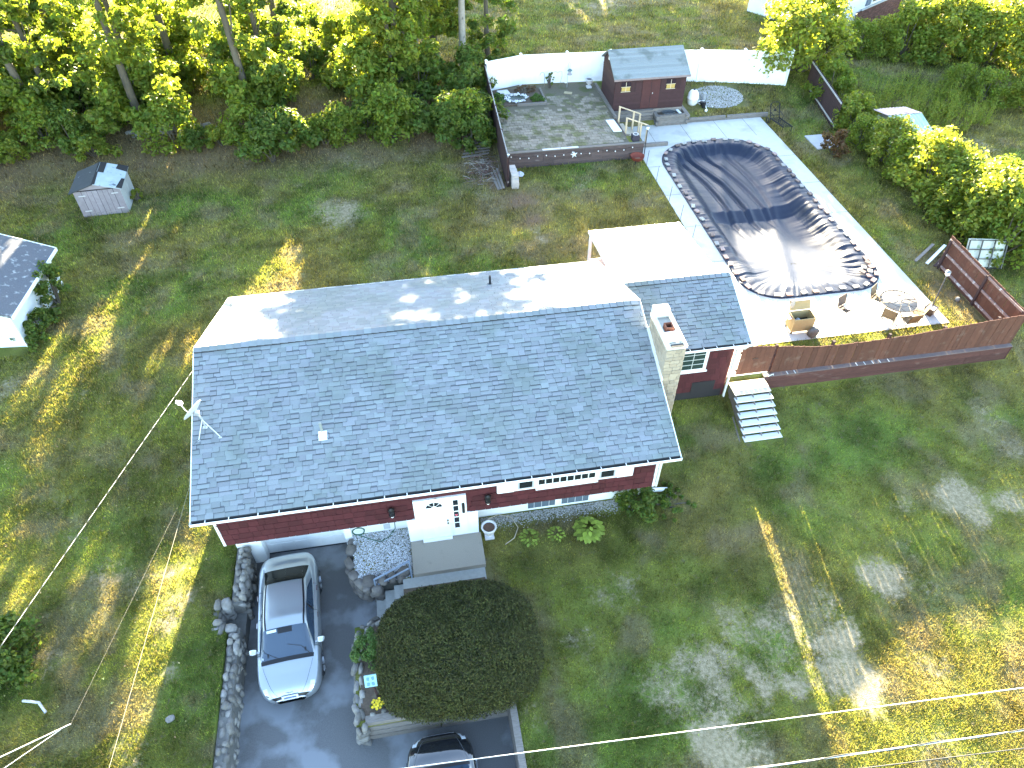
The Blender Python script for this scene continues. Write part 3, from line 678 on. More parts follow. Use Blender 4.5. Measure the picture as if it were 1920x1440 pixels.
cap_m = M('chimney_cap', (.62, .56, .46), .85, 0, (7, .2), stain=(3, (.3, .26, .2), .64))
mb = MB(); mb.box(cx0 - .03, cx1 + .03, cy0 - .03, cy0 + .16, cz1, cz1 + .09); mb.box(cx0 - .03, cx1 + .03, cy1 - .16, cy1 + .03, cz1, cz1 + .09); mb.box(cx0 - .03, cx0 + .12, cy0 + .16, cy1 - .16, cz1, cz1 + .09); mb.box(cx1 - .1, cx1 + .03, cy0 + .16, cy1 - .16, cz1, cz1 + .09)
mb.build('chimney_cap', cap_m, chim)
fcm = M('galvanised', (.7, .71, .7), .4, 0, metal=.2); MB().box(cx0 + .1, cx1 - .02, cy0 + .2, cy0 + .66, cz1 + .09, cz1 + .15).build('flue_cover', fcm, chim); MB().box(cx0 + .02, cx0 + .55, cy1 - .22, cy1 + .1, cz1 + .09, cz1 + .36).build('flue_hood', fcm, chim)
MB().box(cx0 + .12, cx1 - .1, cy0 - .031, cy0 + .1, cz1 + .09, cz1 + .11).build('soot', M('soot', (.05, .047, .045), .95, 0, (9, .4)), chim)
clay = M('clay_flue', (.17, .06, .035), .8, 0)
mb = MB(); a, b, c, d = cx0 + .2, cx0 + .46, cy0 + .78, cy0 + 1.06; t = .035
mb.box(a, b, c, c + t, cz1, cz1 + .2); mb.box(a, b, d - t, d, cz1, cz1 + .2); mb.box(a, a + t, c + t, d - t, cz1, cz1 + .2); mb.box(b - t, b, c + t, d - t, cz1, cz1 + .2); mb.box(a + t, b - t, c + t, d - t, cz1, cz1 + .05, 1)
mb.build('flue', [clay, black_plastic], chim)
MB().obox((XR + .012, 16.7, zr(16.7) + .03), (.06, 2.0, .22), (TH, 0, 0)).build('flashing', M('galvanised', (.7, .71, .7)), chim)

# satellite dish bolted to the roof
dish = thing('satellite_dish', 'white satellite dish on strutted mast at left end of the grey roof', 'satellite dish', (-6.8, 16.1, zr(16.1)))
galv = M('galvanised_pipe', (.5, .52, .54), .4, 0, metal=.5)
zb = zr(16.1)
mb = MB(); mb.tube([(-6.8, 16.1, zb), (-6.8, 16.1, zb + .35), (-6.88, 16.12, zb + .58)], .028, 7); mb.tube([(-6.35, 15.72, zr(15.72) + .02), (-6.8, 16.08, zb + .33)], .018, 6); mb.tube([(-6.98, 15.7, zr(15.7) + .02), (-6.8, 16.08, zb + .33)], .018, 6)
mb.box(-6.87, -6.73, 16.0, 16.2, zb + .0, zb + .02); mb.box(-6.4, -6.3, 15.67, 15.77, zr(15.72), zr(15.72) + .02); mb.box(-7.03, -6.93, 15.65, 15.75, zr(15.7), zr(15.7) + .02); mb.build('mast', galv, dish)
nrm = Vector((-.72, .45, .55)).normalized(); q = nrm.to_track_quat('Z', 'Y').to_matrix(); C0 = Vector((-6.93, 16.14, zb + .66))
mb = MB(); vs = []; rings = 6; sg = 20
for i in range(rings + 1):
    r = .36 * i / rings
    for k in range(sg): a = 2 * math.pi * k / sg; vs.append(C0 + q @ Vector((r * math.cos(a), r * 1.08 * math.sin(a), .55 * r * r)))
mb.add(vs, [(i * sg + k, i * sg + (k + 1) % sg, (i + 1) * sg + (k + 1) % sg, (i + 1) * sg + k) for i in range(rings) for k in range(sg)], 0, True)
mb.tube([C0 + q @ Vector((.36 * math.cos(2 * math.pi * k / sg), .39 * math.sin(2 * math.pi * k / sg), .075)) for k in range(sg)], .008, 5, closed=True)
mb.build('reflector', M('dish_grey', (.55, .56, .58), .5, 0), dish)
mb = MB(); e = C0 + q @ Vector((0, -.12, .5)); mb.tube([C0 + q @ Vector((0, -.33, .06)), C0 + q @ Vector((0, -.28, .3)), e], .014, 6); mb.obox(e, (.1, .1, .14), (.4, -.6, .2)); mb.obox(e + Vector((-.07, .03, .02)), (.1, .08, .08), (.2, .5, 0)); mb.build('receiver_arm', white, dish)
MB().obox(C0 - nrm * .07, (.14, .12, .16), (.3, .5, .2)).build('bracket', galv, dish)
MB().tube([(-6.97, 15.69, zr(15.69) + .03), (-7.12, 15.58, zr(15.58) + .03), (-7.2, 15.45, zr(15.4) - .05), (-7.22, 15.3, 3.6)], .008, 5).build('cable', black_plastic, dish)

# ------------------------------------------------------------ foliage
def leaf_mat(name, col, tcol, amt=.45, var=.35, huev=.03):
    return M(name, col, .55, var, (.6, .22), spec=.3, trans=(amt, tcol), huev=huev)
leaf_maple = leaf_mat('maple_leaf', (.150, .205, .034), (1.8, 1.6, .6), .6)
leaf_dark = leaf_mat('dark_leaf', (.100, .150, .030), (1.7, 1.55, .6), .55)
leaf_yellow = leaf_mat('sunny_leaf', (.175, .22, .036), (1.75, 1.55, .55), .56)
leaf_hedge = M('yew_needle', (.056, .060, .014), .5, .8, (2.2, .45), spec=.3, huev=.035, trans=(.2, (1.4, 1.3, .6)))
def leaf_cloud(cent, rad, n_each, size, r, flat=.6, up=.5):
    """diamond leaves scattered round cluster centres; cent (k,3), rad (k,) -> V, F"""
    k = len(cent); n = k * n_each
    d = r.normal(size=(n, 3)); d /= np.linalg.norm(d, axis=1)[:, None]; q = r.rand(n) ** .45
    P = np.repeat(cent, n_each, 0) + d * (q * np.repeat(rad, n_each))[:, None] * np.array([1, 1, flat])
    nn = d * .7 + r.normal(size=(n, 3)) * .6; nn[:, 2] += up; nn /= np.linalg.norm(nn, axis=1)[:, None]
    t = np.cross(nn, r.normal(size=(n, 3))); t /= np.linalg.norm(t, axis=1)[:, None]; b = np.cross(nn, t)
    s = size * r.uniform(.6, 1.4, n)[:, None]
    V = np.empty((n, 4, 3)); V[:, 0] = P - t * s; V[:, 1] = P + b * s * .62 + nn * s * .12; V[:, 2] = P + t * s * 1.1; V[:, 3] = P - b * s * .62 + nn * s * .12
    return V.reshape(-1, 3), np.arange(4 * n).reshape(-1, 4)
def limbs(mb, base, h, r0, targets, rr, lean=(0, 0)):
    mb.tube([(base[0], base[1], base[2] - .2), (base[0] + lean[0] * .35, base[1] + lean[1] * .35, base[2] + h * .35), (base[0] + lean[0] * .7, base[1] + lean[1] * .7, base[2] + h * .7), (base[0] + lean[0], base[1] + lean[1], base[2] + h)], [r0 * 1.25, r0 * .9, r0 * .6, r0 * .2], 9)
    for t in targets:
        k = rr.uniform(.3, .85); a = Vector((lean[0] * k, lean[1] * k, h * k)); t = Vector(t)
        if t.z < a.z - 1: continue
        m = a.lerp(t, .5) + Vector((0, 0, -.1 * (t - a).length)); mb.tube([a, m, t], [r0 * .35, r0 * .2, r0 * .06], 5)
def tree_meshes(name, h, cr, clear, n_cl, n_leaf, size, seed, mat, trunk_mat, r0=.22, flat=.6, lean=(0, 0)):
    """trunk with limbs and a gappy crown made of leaf clumps"""
    r = np.random.RandomState(seed); rr = random.Random(seed); C = []; RA = []
    while len(C) < n_cl:
        z = rr.uniform(clear, h); t = (z - clear) / (h - clear); w = cr * (math.sin(math.pi * min(1, .12 + .85 * t)) ** .7) * (1 - .25 * t)
        a = rr.uniform(0, 6.283); d = w * math.sqrt(rr.uniform(.12, 1)) * (1 + .25 * math.sin(3 * a + seed))
        C.append((d * math.cos(a) + lean[0] * t, d * math.sin(a) + lean[1] * t, z)); RA.append(rr.uniform(.5, 1.2) * (cr * .2 + .16))
    V, F = leaf_cloud(np.array(C), np.array(RA), n_leaf, size, r, flat)
    crown = np_mesh('crown', V, F, mat)
    mb = MB(); limbs(mb, (0, 0, 0), h * .92, r0, [C[i] for i in range(0, n_cl, max(1, n_cl // 16))], rr, lean); trunk = mb.mesh('trunk', trunk_mat)
    return crown, trunk
def shrub_meshes(h, rx, ry, n_cl, n_leaf, size, seed, mat, twig=bark, dome=True):
    r = np.random.RandomState(seed); rr = random.Random(seed); C = []; RA = []
    for k in range(n_cl):
        a = rr.uniform(0, 6.283); t = rr.random(); z = h * (.12 + .8 * t); w = math.sqrt(max(.05, 1 - (t * .95) ** 2.2)); d = w * math.sqrt(rr.uniform(.2, 1)) * (1 + .18 * math.sin(4 * a + seed))
        C.append((rx * d * math.cos(a), ry * d * math.sin(a), z)); RA.append(rr.uniform(.6, 1.2) * min(rx, ry, h) * .34)
    V, F = leaf_cloud(np.array(C), np.array(RA), n_leaf, size, r, .8, .6)
    mb = MB()
    for k in range(0, n_cl, max(1, n_cl // 8)): c = C[k]; mb.tube([(c[0] * .1, c[1] * .1, -.1), (c[0] * .5, c[1] * .5, c[2] * .5), c], [.05, .03, .012], 5)
    return np_mesh('foliage', V, F, mat), mb.mesh('stem', twig)
def plant(name, label, cat, meshes, x, y, z=None, rz=0, sc=1.0, group=None, names=('crown', 'trunk')):
    t = thing(name, label, cat, (x, y, gz1(x, y) if z is None else z), group, rz)
    for nm, me in zip(names, meshes): link(nm, me, t, sc=sc)
    return t
# the wood behind the left lawn
T1 = tree_meshes('t', 15, 3.3, 0.9, 88, 125, .15, 1, leaf_maple, bark, .24)
T2 = tree_meshes('t', 17, 3.1, 1.7, 84, 125, .15, 2, leaf_maple, bark, .22, lean=(.6, .3))
T3 = tree_meshes('t', 13, 3.2, 0.7, 90, 125, .15, 3, leaf_dark, bark, .2)
T4 = tree_meshes('t', 18, 3.8, 6.0, 90, 80, .18, 4, leaf_maple, pale_bark, .22, lean=(.4, -.3))
T5 = tree_meshes('t', 14, 2.9, 1.1, 80, 125, .15, 5, leaf_yellow, bark, .17)
KINDS = [(T1, 'broad_tree', 'broad low-branched maple at the edge of the wood'), (T2, 'tall_tree', 'tall open maple in the wood'),
         (T3, 'dark_tree', 'dense dark green tree in the wood'), (T5, 'young_tree', 'slim yellow-green tree in the wood')]
r_ = random.Random(5)
ORD = 'first second third fourth fifth sixth seventh eighth ninth tenth eleventh twelfth thirteenth fourteenth fifteenth sixteenth seventeenth eighteenth nineteenth twentieth'.split() + ['twenty-' + q for q in 'first second third fourth fifth sixth seventh eighth ninth'.split()] + ['thirtieth', 'thirty-first']
WOOD = []
WX = (-36, -33, -30, -27, -25.2, -20.4, -19.8, -14.7, -14.2, -8.0, -7.5, .2, .9)
for row, (y0, dx) in enumerate(((44.6, 0), (49.2, .65))):
    i = 0
    for k, x in enumerate(WX):
        if row and k in (1, 3, 7, 9): continue
        WOOD.append((x + dx + r_.uniform(-.35, .35), y0 + r_.uniform(-1.2, 1.2) + (1.4 if k in (8, 10) else 0), (k + row * 3 + r_.randrange(2)) % 4, row, i)); i += 1
for x, y, k, row, i in WOOD:
    m, nm, lb = KINDS[k]; plant(nm, lb.split(' at ')[0].split(' in ')[0] + ', ' + ORD[i] + ' from the left in the ' + ('front', 'back')[row] + ' row', 'tree', m, x, y, rz=r_.uniform(0, 6.28), sc=r_.uniform(.74, .95), group='trees of the wood behind the lawn')
plant('pale_tree', 'pale barked tree leaning beside left end of the white fence', 'tree', T4, 5.0, 49.6, rz=.6, sc=.95)
plant('pale_tree', 'straight pale barked tree left of the leaning one', 'tree', T4, 2.0, 50.8, rz=2.4, sc=1.0)
plant('pale_tree', 'grey trunked tree between the two pale barked trees', 'tree', T2, 3.3, 51.6, rz=4.0, sc=.95)
plant('dark_tree', 'dense tree behind the left end of the white fence', 'tree', T3, 6.9, 51.2, rz=1.2, sc=.8)
# undergrowth along the edge of the wood
U1 = shrub_meshes(2.4, 1.7, 1.5, 34, 95, .11, 11, leaf_dark); U2 = shrub_meshes(3.4, 1.6, 1.6, 40, 90, .12, 12, leaf_maple); U3 = shrub_meshes(1.5, 1.4, 1.2, 24, 90, .10, 13, leaf_yellow)
UK = [(U1, 'dark_shrub', 'dark leafy shrub in the undergrowth at the edge of the wood'), (U2, 'tall_shrub', 'tall bright green shrub at the edge of the wood'), (U3, 'low_shrub', 'low yellow-green bush at the edge of the wood')]
for k in range(30):
    x = -37 + k * 1.42 + r_.uniform(-.5, .5); y = 42.6 + r_.uniform(-1.2, 1.3) - (1.6 if x > -9 else 0) - (.6 if x < -19 else 0) - (0.4 if x > 0 else 0)
    if -16.8 < x < -13.6: y += 2.0
    if x > 4.3: continue
    m, nm, lb = UK[(k * 2 + r_.randrange(2)) % 3]; nsh = globals().get('nsh', -1) + 1; plant(nm, lb.split(' in ')[0].split(' at ')[0] + ', ' + ORD[nsh] + ' from the left along the wood edge', 'shrub', m, x, y, rz=r_.uniform(0, 6.28), sc=r_.uniform(.75, 1.1) * (.68 if -6 < x < -2.6 or -12 < x < -10.4 else 1), group='undergrowth along the wood edge', names=('foliage', 'stem'))
for k in range(26):
    x = -36 + (k % 13) * 3.1 + r_.uniform(-1, 1); m, nm, lb = UK[(k + k // 13) % 2]; y = (46, 51)[k // 13] + r_.uniform(-1, 1.5)
    if -6.6 < x < -3 or -12.3 < x < -10.3: continue
    if x < 4.6: plant(nm, lb.split(' in ')[0].split(' at ')[0] + ' between the trees, ' + ORD[k % 13] + ' from the left in the ' + ('nearer', 'farther')[k // 13] + ' line', 'shrub', m, x, y, rz=r_.uniform(0, 6.28), sc=r_.uniform(1.0, 1.35), group='shrubs between the trees of the wood', names=('foliage', 'stem'))
for k in range(36):
    x = -33 + (k % 18) * 1.9 + r_.uniform(-.5, .5); y = (48.2, 53.5)[k // 18] + r_.uniform(-1.6, 1.6); m = (U1, U3, U2)[k % 3]
    plant('low_shrub', ('dark low shrub', 'yellow-green low bush', 'green low shrub')[k % 3] + ' on the wood floor, ' + ORD[k % 18] + ' from the left in the ' + ('nearer', 'farther')[k // 18] + ' band', 'shrub', m, x, y, rz=k * 1.7, sc=(.85, 1.3, .62)[k % 3] * r_.uniform(.9, 1.15), group='low shrubs on the wood floor', names=('foliage', 'stem'))
for ix, (x, y, s) in enumerate(((4.4, 39.5, .8), (5.0, 41.5, .9), (4.6, 44, 1.0), (5.1, 46.8, 1.0), (3.4, 41.2, .9), (6.8, 47.6, .55), (8.0, 48.2, .5))):
    plant('dark_shrub', ('nearest dark shrub beside the dark left fence', 'dark shrub by the middle of the dark left fence', 'dark shrub by the far half of the dark left fence', 'dark shrub at the far corner of the dark left fence', 'dark shrub behind the brush pile', 'small shrub peeking over the left end of the white fence', 'small shrub behind the first panel of the white fence')[ix], 'shrub', U1, x, y, rz=x * 7, sc=s, names=('foliage', 'stem'))
# trees standing beyond the upper lawn; their tops throw the evening shade over terrace and pool
FT = tree_meshes('t', 17, 4.6, 1.5, 110, 70, .26, 21, leaf_dark, bark, .26)
for k in range(8):
    plant('far_tree', 'tall leafy tree in the row beyond the upper lawn', 'tree', FT, 9.5 + k * 3.3 + r_.uniform(-.6, .6), 95 + r_.uniform(-3, 3), rz=r_.uniform(0, 6.28), sc=.99 - .031 * k + r_.uniform(-.02, .02), group='trees in a row beyond the upper lawn')
for k in range(5):
    plant('far_tree', 'tall leafy tree in the row beyond the upper lawn', 'tree', FT, 14 + k * 5.0 + r_.uniform(-.6, .6), 103 + r_.uniform(-3, 3), rz=r_.uniform(0, 6.28), sc=.99 - .045 * k, group='trees in a row beyond the upper lawn')
# right hedge of tall bushes
H1 = shrub_meshes(2.9, 1.6, 1.5, 52, 110, .085, 31, leaf_yellow); H2 = shrub_meshes(2.6, 1.5, 1.5, 48, 110, .08, 32, leaf_maple); H3 = shrub_meshes(3.4, 2.4, 2.1, 70, 110, .10, 33, leaf_yellow)
for k, (x, y, s, m) in enumerate(((26.0, 36.3, .72, H2), (26.4, 34.2, .95, H1), (26.6, 32.2, 1.0, H2), (26.5, 30.3, 1.05, H1), (26.8, 28.4, 1.0, H2), (26.9, 26.7, 1.05, H1), (27.2, 25.0, 1.0, H2), (28.4, 25.9, .9, H1), (28.9, 28.4, .9, H2))):
    s *= 1.18 if k > 2 else .95; x += 1.0; plant('hedge_bush', ('tall bush, ' + ORD[k] + ' from the far end of the pool hedge') if k < 7 else ('near', 'far')[k - 7] + ' bush of the two behind the pool hedge', 'bush', m, x, y, rz=k * 1.3, sc=s, group='bushes of the hedge right of the pool', names=('foliage', 'stem'))
plant('hedge_bush', 'reddish bush at the far end of the pool hedge', 'bush', shrub_meshes(1.5, .9, .8, 20, 90, .08, 41, leaf_mat('reddish_leaf', (.12, .075, .03), (1.6, 1.2, .6))), 24.95, 35.6, names=('foliage', 'stem'))
plant('big_bush', 'large rounded bush at the right end of the white fence', 'bush', H3, 27.3, 45.6, rz=.4, sc=1.4, names=('foliage', 'stem'))
plant('green_bush', 'dark green bush leaning over the dark fence', 'bush', shrub_meshes(2.6, 1.3, 1.2, 36, 100, .09, 42, leaf_maple), 27.6, 41.6, names=('foliage', 'stem'))
plant('green_bush', 'bush with arching sprays beside the dark fence', 'bush', shrub_meshes(2.0, 1.5, 1.3, 34, 100, .085, 43, leaf_yellow), 27.6, 38.6, names=('foliage', 'stem'))
for k in range(8):
    plant('row_bush', 'sunlit bush, ' + ORD[k] + ' from the left in the row beyond the weeds', 'bush', (H1, H2)[k % 2], 30.5 + k * 1.75 + r_.uniform(-.3, .3), 47.6 - k * .42 + r_.uniform(-.4, .4), rz=k * 2.1, sc=.85 if k < 3 else r_.uniform(1.2, 1.45), group='bushes of the back row', names=('foliage', 'stem'))
for k, (x, y, s) in enumerate(((37.5, 40.2, .8), (39.5, 39.2, .75), (34.2, 39.2, .55), (41, 40.5, .8), (36.4, 41.5, .7))):
    plant('weedy_bush', ('loose', 'leafy', 'small', 'outer', 'dim')[k] + ' bush at the edge of the far right lawn', 'bush', (H2, H1)[k % 2], x, y, rz=k * 2.3, sc=s, group='loose bushes at the edge of the far right lawn', names=('foliage', 'stem'))
plant('round_bush', 'clipped dark round bush by the corner of the far house', 'bush', shrub_meshes(1.9, .95, .95, 40, 120, .06, 44, leaf_dark), 41.6, 53.6, names=('foliage', 'stem'))
# spiky weeds between back row and small shed
def weed_mesh(n, h, seed):
    r = np.random.RandomState(seed); V = []; F = []
    for k in range(n):
        a = r.uniform(0, 6.28); q = r.uniform(0, .35); b = np.array([q * math.cos(a), q * math.sin(a), 0]); tip = b * 2.2 + np.array([0, 0, h * r.uniform(.7, 1.1)])
        m = 26; t = np.linspace(.1, 1, m); P = b[None] * (1 - t[:, None]) + tip[None] * t[:, None]; ang = r.uniform(0, 6.28, m); s = .13 * (1.15 - t)[:, None] + .03
        d = np.c_[np.cos(ang), np.sin(ang), np.full(m, .8)]; p = np.c_[-np.sin(ang), np.cos(ang), np.zeros(m)]
        for i in range(m):
            o = len(V) * 4; V.append(np.array([P[i], P[i] + d[i] * s[i] * .5 + p[i] * s[i] * .22, P[i] + d[i] * s[i], P[i] + d[i] * s[i] * .5 - p[i] * s[i] * .22])); F.append([o, o + 1, o + 2, o + 3])
    return np.concatenate(V)
WV = []
def weed_at(x, y, sc, ang, src):
    V, z = src, gz1(x, y); c, q = math.cos(ang), math.sin(ang); WV.append(np.c_[(V[:, 0] * c - V[:, 1] * q) * sc + x, (V[:, 0] * q + V[:, 1] * c) * sc + y, V[:, 2] * sc + z])
WM = [weed_mesh(16, 1.7, 1), weed_mesh(18, 2.0, 2), weed_mesh(14, 1.4, 3)]
for k in range(32): weed_at(29.8 + (k % 8) * .85 + r_.uniform(-.3, .3), 37.2 + (k // 8) * 1.35 + r_.uniform(-.4, .4), r_.uniform(.85, 1.15), r_.uniform(0, 6), WM[k % 3])
for k in range(7): weed_at(30.0 + .33 * k, 35.8 - .5 * k, .9, k, WM[0])
WV = np.concatenate(WV); tag(link('weeds', np_mesh('weeds', WV, np.arange(len(WV)).reshape(-1, 4), leaf_yellow)), 'tall spiky weeds round the small corrugated shed', 'weeds', kind='stuff')
# clipped yew mound on the bed in front of the door
def mound_pt(a, t):
    """a azimuth, t 0 rim .. 1 top; rounded box outline"""
    e = 2.9; ca, sa = math.cos(a), math.sin(a); k = (abs(ca) ** e + abs(sa) ** e) ** (-1 / e)
    w = math.cos(t * math.pi / 2) ** .55; return Vector((.05 + 2.45 * k * ca * w, 9.95 + 2.0 * k * sa * w, .1 + 1.35 * math.sin(t * math.pi / 2) ** .8))
mound = thing('yew_mound', 'huge dark clipped yew mound in front of the entrance landing', 'bush', (.05, 9.95, 0))
mb = MB(); ns, nt_ = 40, 14
mb.add([mound_pt(2 * math.pi * k / ns, t / nt_) * .95 + Vector((.0025, .5, -.03)) for t in range(nt_ + 1) for k in range(ns)], [(t * ns + k, t * ns + (k + 1) % ns, (t + 1) * ns + (k + 1) % ns, (t + 1) * ns + k) for t in range(nt_) for k in range(ns)], 0, True)
mb.build('twigs', M('yew_twigs', (.016, .018, .009), .95, 0, (12, .4), (20, .8, .05)), mound)
r = np.random.RandomState(3); n = 110000; A = r.uniform(0, 2 * np.pi, n); Tt = np.arcsin(r.rand(n) ** .9) / (np.pi / 2)
Tt = np.where(r.rand(n) < .6, np.arccos(np.sqrt(r.rand(n)) ** (1 / .55)) / (np.pi / 2), Tt)
e = 2.9; ca, sa = np.cos(A), np.sin(A); kk = (np.abs(ca) ** e + np.abs(sa) ** e) ** (-1 / e); w = np.cos(Tt * np.pi / 2) ** .55
P = np.c_[.05 + 2.45 * kk * ca * w, 9.95 + 2.0 * kk * sa * w, .1 + 1.35 * np.sin(Tt * np.pi / 2) ** .8]
P += r.normal(size=P.shape) * .035; P += .24 * (fbm(P[:, 0] + P[:, 2], P[:, 1], .5, 3, 4) - .5)[:, None] * np.array([.5, .5, 1])
nn = (P - np.array([.05, 9.95, -.6])) / np.array([2.45, 2.0, 1.5]) ** 2; nn /= np.linalg.norm(nn, axis=1)[:, None]; nn += r.normal(size=(n, 3)) * .55
nn /= np.linalg.norm(nn, axis=1)[:, None]; t = np.cross(nn, r.normal(size=(n, 3))); t /= np.linalg.norm(t, axis=1)[:, None]; b = np.cross(nn, t); s = r.uniform(.016, .042, n)[:, None]
V = np.empty((n, 4, 3)); V[:, 0] = P - t * s; V[:, 1] = P + b * s * .45; V[:, 2] = P + t * s + nn * s * 1.0; V[:, 3] = P - b * s * .45
o = link('foliage', np_mesh('foliage', V.reshape(-1, 3) - np.array(mound.location), np.arange(4 * n).reshape(-1, 4), leaf_hedge), mound)
leaf_box = M('box_leaf', (.075, .135, .028), .55, .3, (2, .2), spec=.3, huev=.02, trans=(.25, (1.5, 1.4, .6)))
plant('round_shrub', 'small round bright green shrub left of the yew mound', 'shrub', shrub_meshes(.75, .5, .55, 40, 160, .025, 51, leaf_box), -2.62, 10.45, 0, names=('foliage', 'stem'))
plant('corner_shrub', 'leafy shrub under the downspout at the front right corner', 'shrub', shrub_meshes(.8, 1.0, .7, 30, 90, .055, 52, leaf_dark), 7.0, 14.3, names=('foliage', 'stem'))
plant('corner_shrub', 'low ivy spreading over the grass right of the house corner', 'shrub', shrub_meshes(.3, 1.0, .8, 22, 70, .05, 53, leaf_dark), 8.1, 14.2, names=('foliage', 'stem'))
plant('edge_shrub', 'dark vine covered shrub at the left edge of the lawn', 'shrub', shrub_meshes(1.3, 1.2, 1.4, 44, 110, .07, 54, leaf_dark), -13.6, 11.9, names=('foliage', 'stem'))
plant('garage_vine', 'bushy vine climbing the white wall of the left garage', 'shrub', shrub_meshes(2.0, .75, 1.2, 44, 100, .07, 55, leaf_dark), -15.75, 28.4, names=('foliage', 'stem'))
plant('garage_vine', 'low weeds along the foot of the left garage', 'shrub', shrub_meshes(.9, .7, 1.3, 34, 90, .06, 56, leaf_dark), -16.0, 26.4, names=('foliage', 'stem'))
plant('shed_weed', 'yellow-green weeds by the corner of the grey shed', 'plant', shrub_meshes(.8, .25, .5, 14, 70, .05, 57, leaf_yellow), -13.9, 37.0, names=('foliage', 'stem'))
# hostas
def hosta(x, y, r0, n, label):
    t = thing('hosta', label, 'plant', (x, y, gz1(x, y)), 'hostas in the front bed'); me = hosta.me
    for k in range(n):
        q = math.sqrt((k + .5) / n); a = k * 2.4; L = r0 * rnd.uniform(.30, .42)
        piece('leaf', me, t, (math.cos(a) * q * r0 * .68, math.sin(a) * q * r0 * .68, .10 + .2 * (1 - q) * r0 / .35), (0, rnd.uniform(-.1, .35) + .45 * q - .3, a), (L, L, L), world=False)
mb = MB(); mb.add([(0, 0, 0), (.35, .32, .05), (.72, .27, .04), (1, 0, -.08), (.72, -.27, .04), (.35, -.32, .05), (.5, 0, .0)], [(0, 6, 1), (1, 6, 2), (2, 6, 3), (3, 6, 4), (4, 6, 5), (5, 6, 0)], 0, True)
hosta.me = mb.mesh('leaf', M('hosta_leaf', (.20, .26, .04), .5, .45, (12, .2), trans=(.2, (1.5, 1.4, .6))))
hosta(2.92, 13.62, .40, 34, 'leftmost of the three hostas in front of the basement windows'); hosta(3.86, 13.6, .36, 28, 'smallest hosta in the middle of the three'); hosta(5.02, 13.6, .60, 70, 'largest hosta at the right of the three')

# ------------------------------------------------------------ stone and timber walls by the driveway
def stone_mesh(seed, n=2):
    rr = random.Random(seed); bm = []; mb = MB()
    P = []
    for i, a in enumerate([k * math.pi / 4 for k in range(8)]):
        k = (abs(math.cos(a)) ** 3.2 + abs(math.sin(a)) ** 3.2) ** (-1 / 3.2); P.append((k * math.cos(a), k * math.sin(a)))
    vs = []
    for z, w in ((-.5, .80), (-.25, 1.0), (.25, .98), (.46, .70)):
        for x, y in P: j = rr.uniform(.82, 1.1); vs.append((x * .5 * w * j, y * .5 * w * j, z + rr.uniform(-.07, .07)))
    vs.append((rr.uniform(-.1, .1), rr.uniform(-.1, .1), .52)); f = [(i * 8 + k, i * 8 + (k + 1) % 8, (i + 1) * 8 + (k + 1) % 8, (i + 1) * 8 + k) for i in range(3) for k in range(8)] + [(24 + k, 24 + (k + 1) % 8, 32) for k in range(8)]
    return mb.add(vs, f, 0, True).mesh('stone', stone_mat)
STONES = [stone_mesh(k) for k in range(7)]
def stone_run(parent, path, zt, zb, thick, size=.34, jit=.05, cols=2, face=True):
    """courses of field stones along a path; zt and zb are functions of the distance along it"""
    L = [0]
    for a, b in zip(path, path[1:]): L.append(L[-1] + math.dist(a, b))
    def pos(d):
        for i in range(len(path) - 1):
            if d <= L[i + 1] or i == len(path) - 2:
                t = (d - L[i]) / (L[i + 1] - L[i]); a, b = path[i], path[i + 1]; dx, dy = (b[0] - a[0]) / (L[i + 1] - L[i]), (b[1] - a[1]) / (L[i + 1] - L[i])
                return (a[0] + (b[0] - a[0]) * t, a[1] + (b[1] - a[1]) * t, dx, dy)
    d = 0
    while d < L[-1]:
        s = size * rnd.uniform(.55, 1.5); x, y, dx, dy = pos(min(d + s / 2, L[-1])); top = zt(d); bot = zb(d); z = top; ang = math.atan2(dy, dx); first = True
        while z > bot + .02:
            h = rnd.uniform(.17, .28) if not first else rnd.uniform(.20, .26); nc = cols if first else 1
            for c in range(nc):
                w = thick / nc; o = (c - (nc - 1) / 2) * w if nc > 1 else 0
                piece('stone', rnd.choice(STONES), parent, (x - dy * o + dx * c * s * rnd.uniform(-.4, .4) + rnd.uniform(-jit, jit), y + dx * o + dy * c * s * rnd.uniform(-.4, .4) + rnd.uniform(-jit, jit), z - h / 2 + rnd.uniform(-.05, .06)), (rnd.uniform(-.25, .25), rnd.uniform(-.25, .25), ang + rnd.uniform(-.45, .45)), (s * rnd.uniform(.95, 1.25), w * rnd.uniform(.9, 1.35), h * rnd.uniform(1.0, 1.35)))
            z -= h; first = False
            if not face: break
        d += s
mort = M('wall_core', (.13, .125, .115), .95, 0, (9, .4))
lw = thing('stone_wall', 'long mossy field stone retaining wall along the left side of the driveway', 'wall', (-6.75, 9, -1))
core = MB(); core.box(-6.98, -6.62, 12.75, 14.9, -1.1, .08); core.box(-7.0, -6.66, 3.2, 11.95, -1.1, -.02); core.box(-7.5, -7.3, 11.9, 12.8, -1.1, .0); core.build('core', mort, lw)
stone_run(lw, [(-6.74, 14.75), (-6.72, 12.85)], lambda d: .24, lambda d: -1.0, .34, .22)
stone_run(lw, [(-6.95, 12.75), (-7.35, 12.72)], lambda d: .22, lambda d: -.8, .34, .3, cols=1)
stone_run(lw, [(-7.38, 12.6), (-7.36, 12.0)], lambda d: .14, lambda d: -.9, .3, .3, cols=1)
stone_run(lw, [(-7.25, 11.95), (-6.95, 11.9)], lambda d: .16, lambda d: -.8, .34, .3, cols=1)
stone_run(lw, [(-6.82, 11.8), (-6.80, 8.5), (-6.86, 4.6)], lambda d: .08 - .02 * d, lambda d: -1.0 if d < 4.5 else -.5, .32, .27, cols=2)
MB().box(-7.3, -6.64, 11.95, 12.75, -1.05, -.55).build('niche_floor', mort, lw)
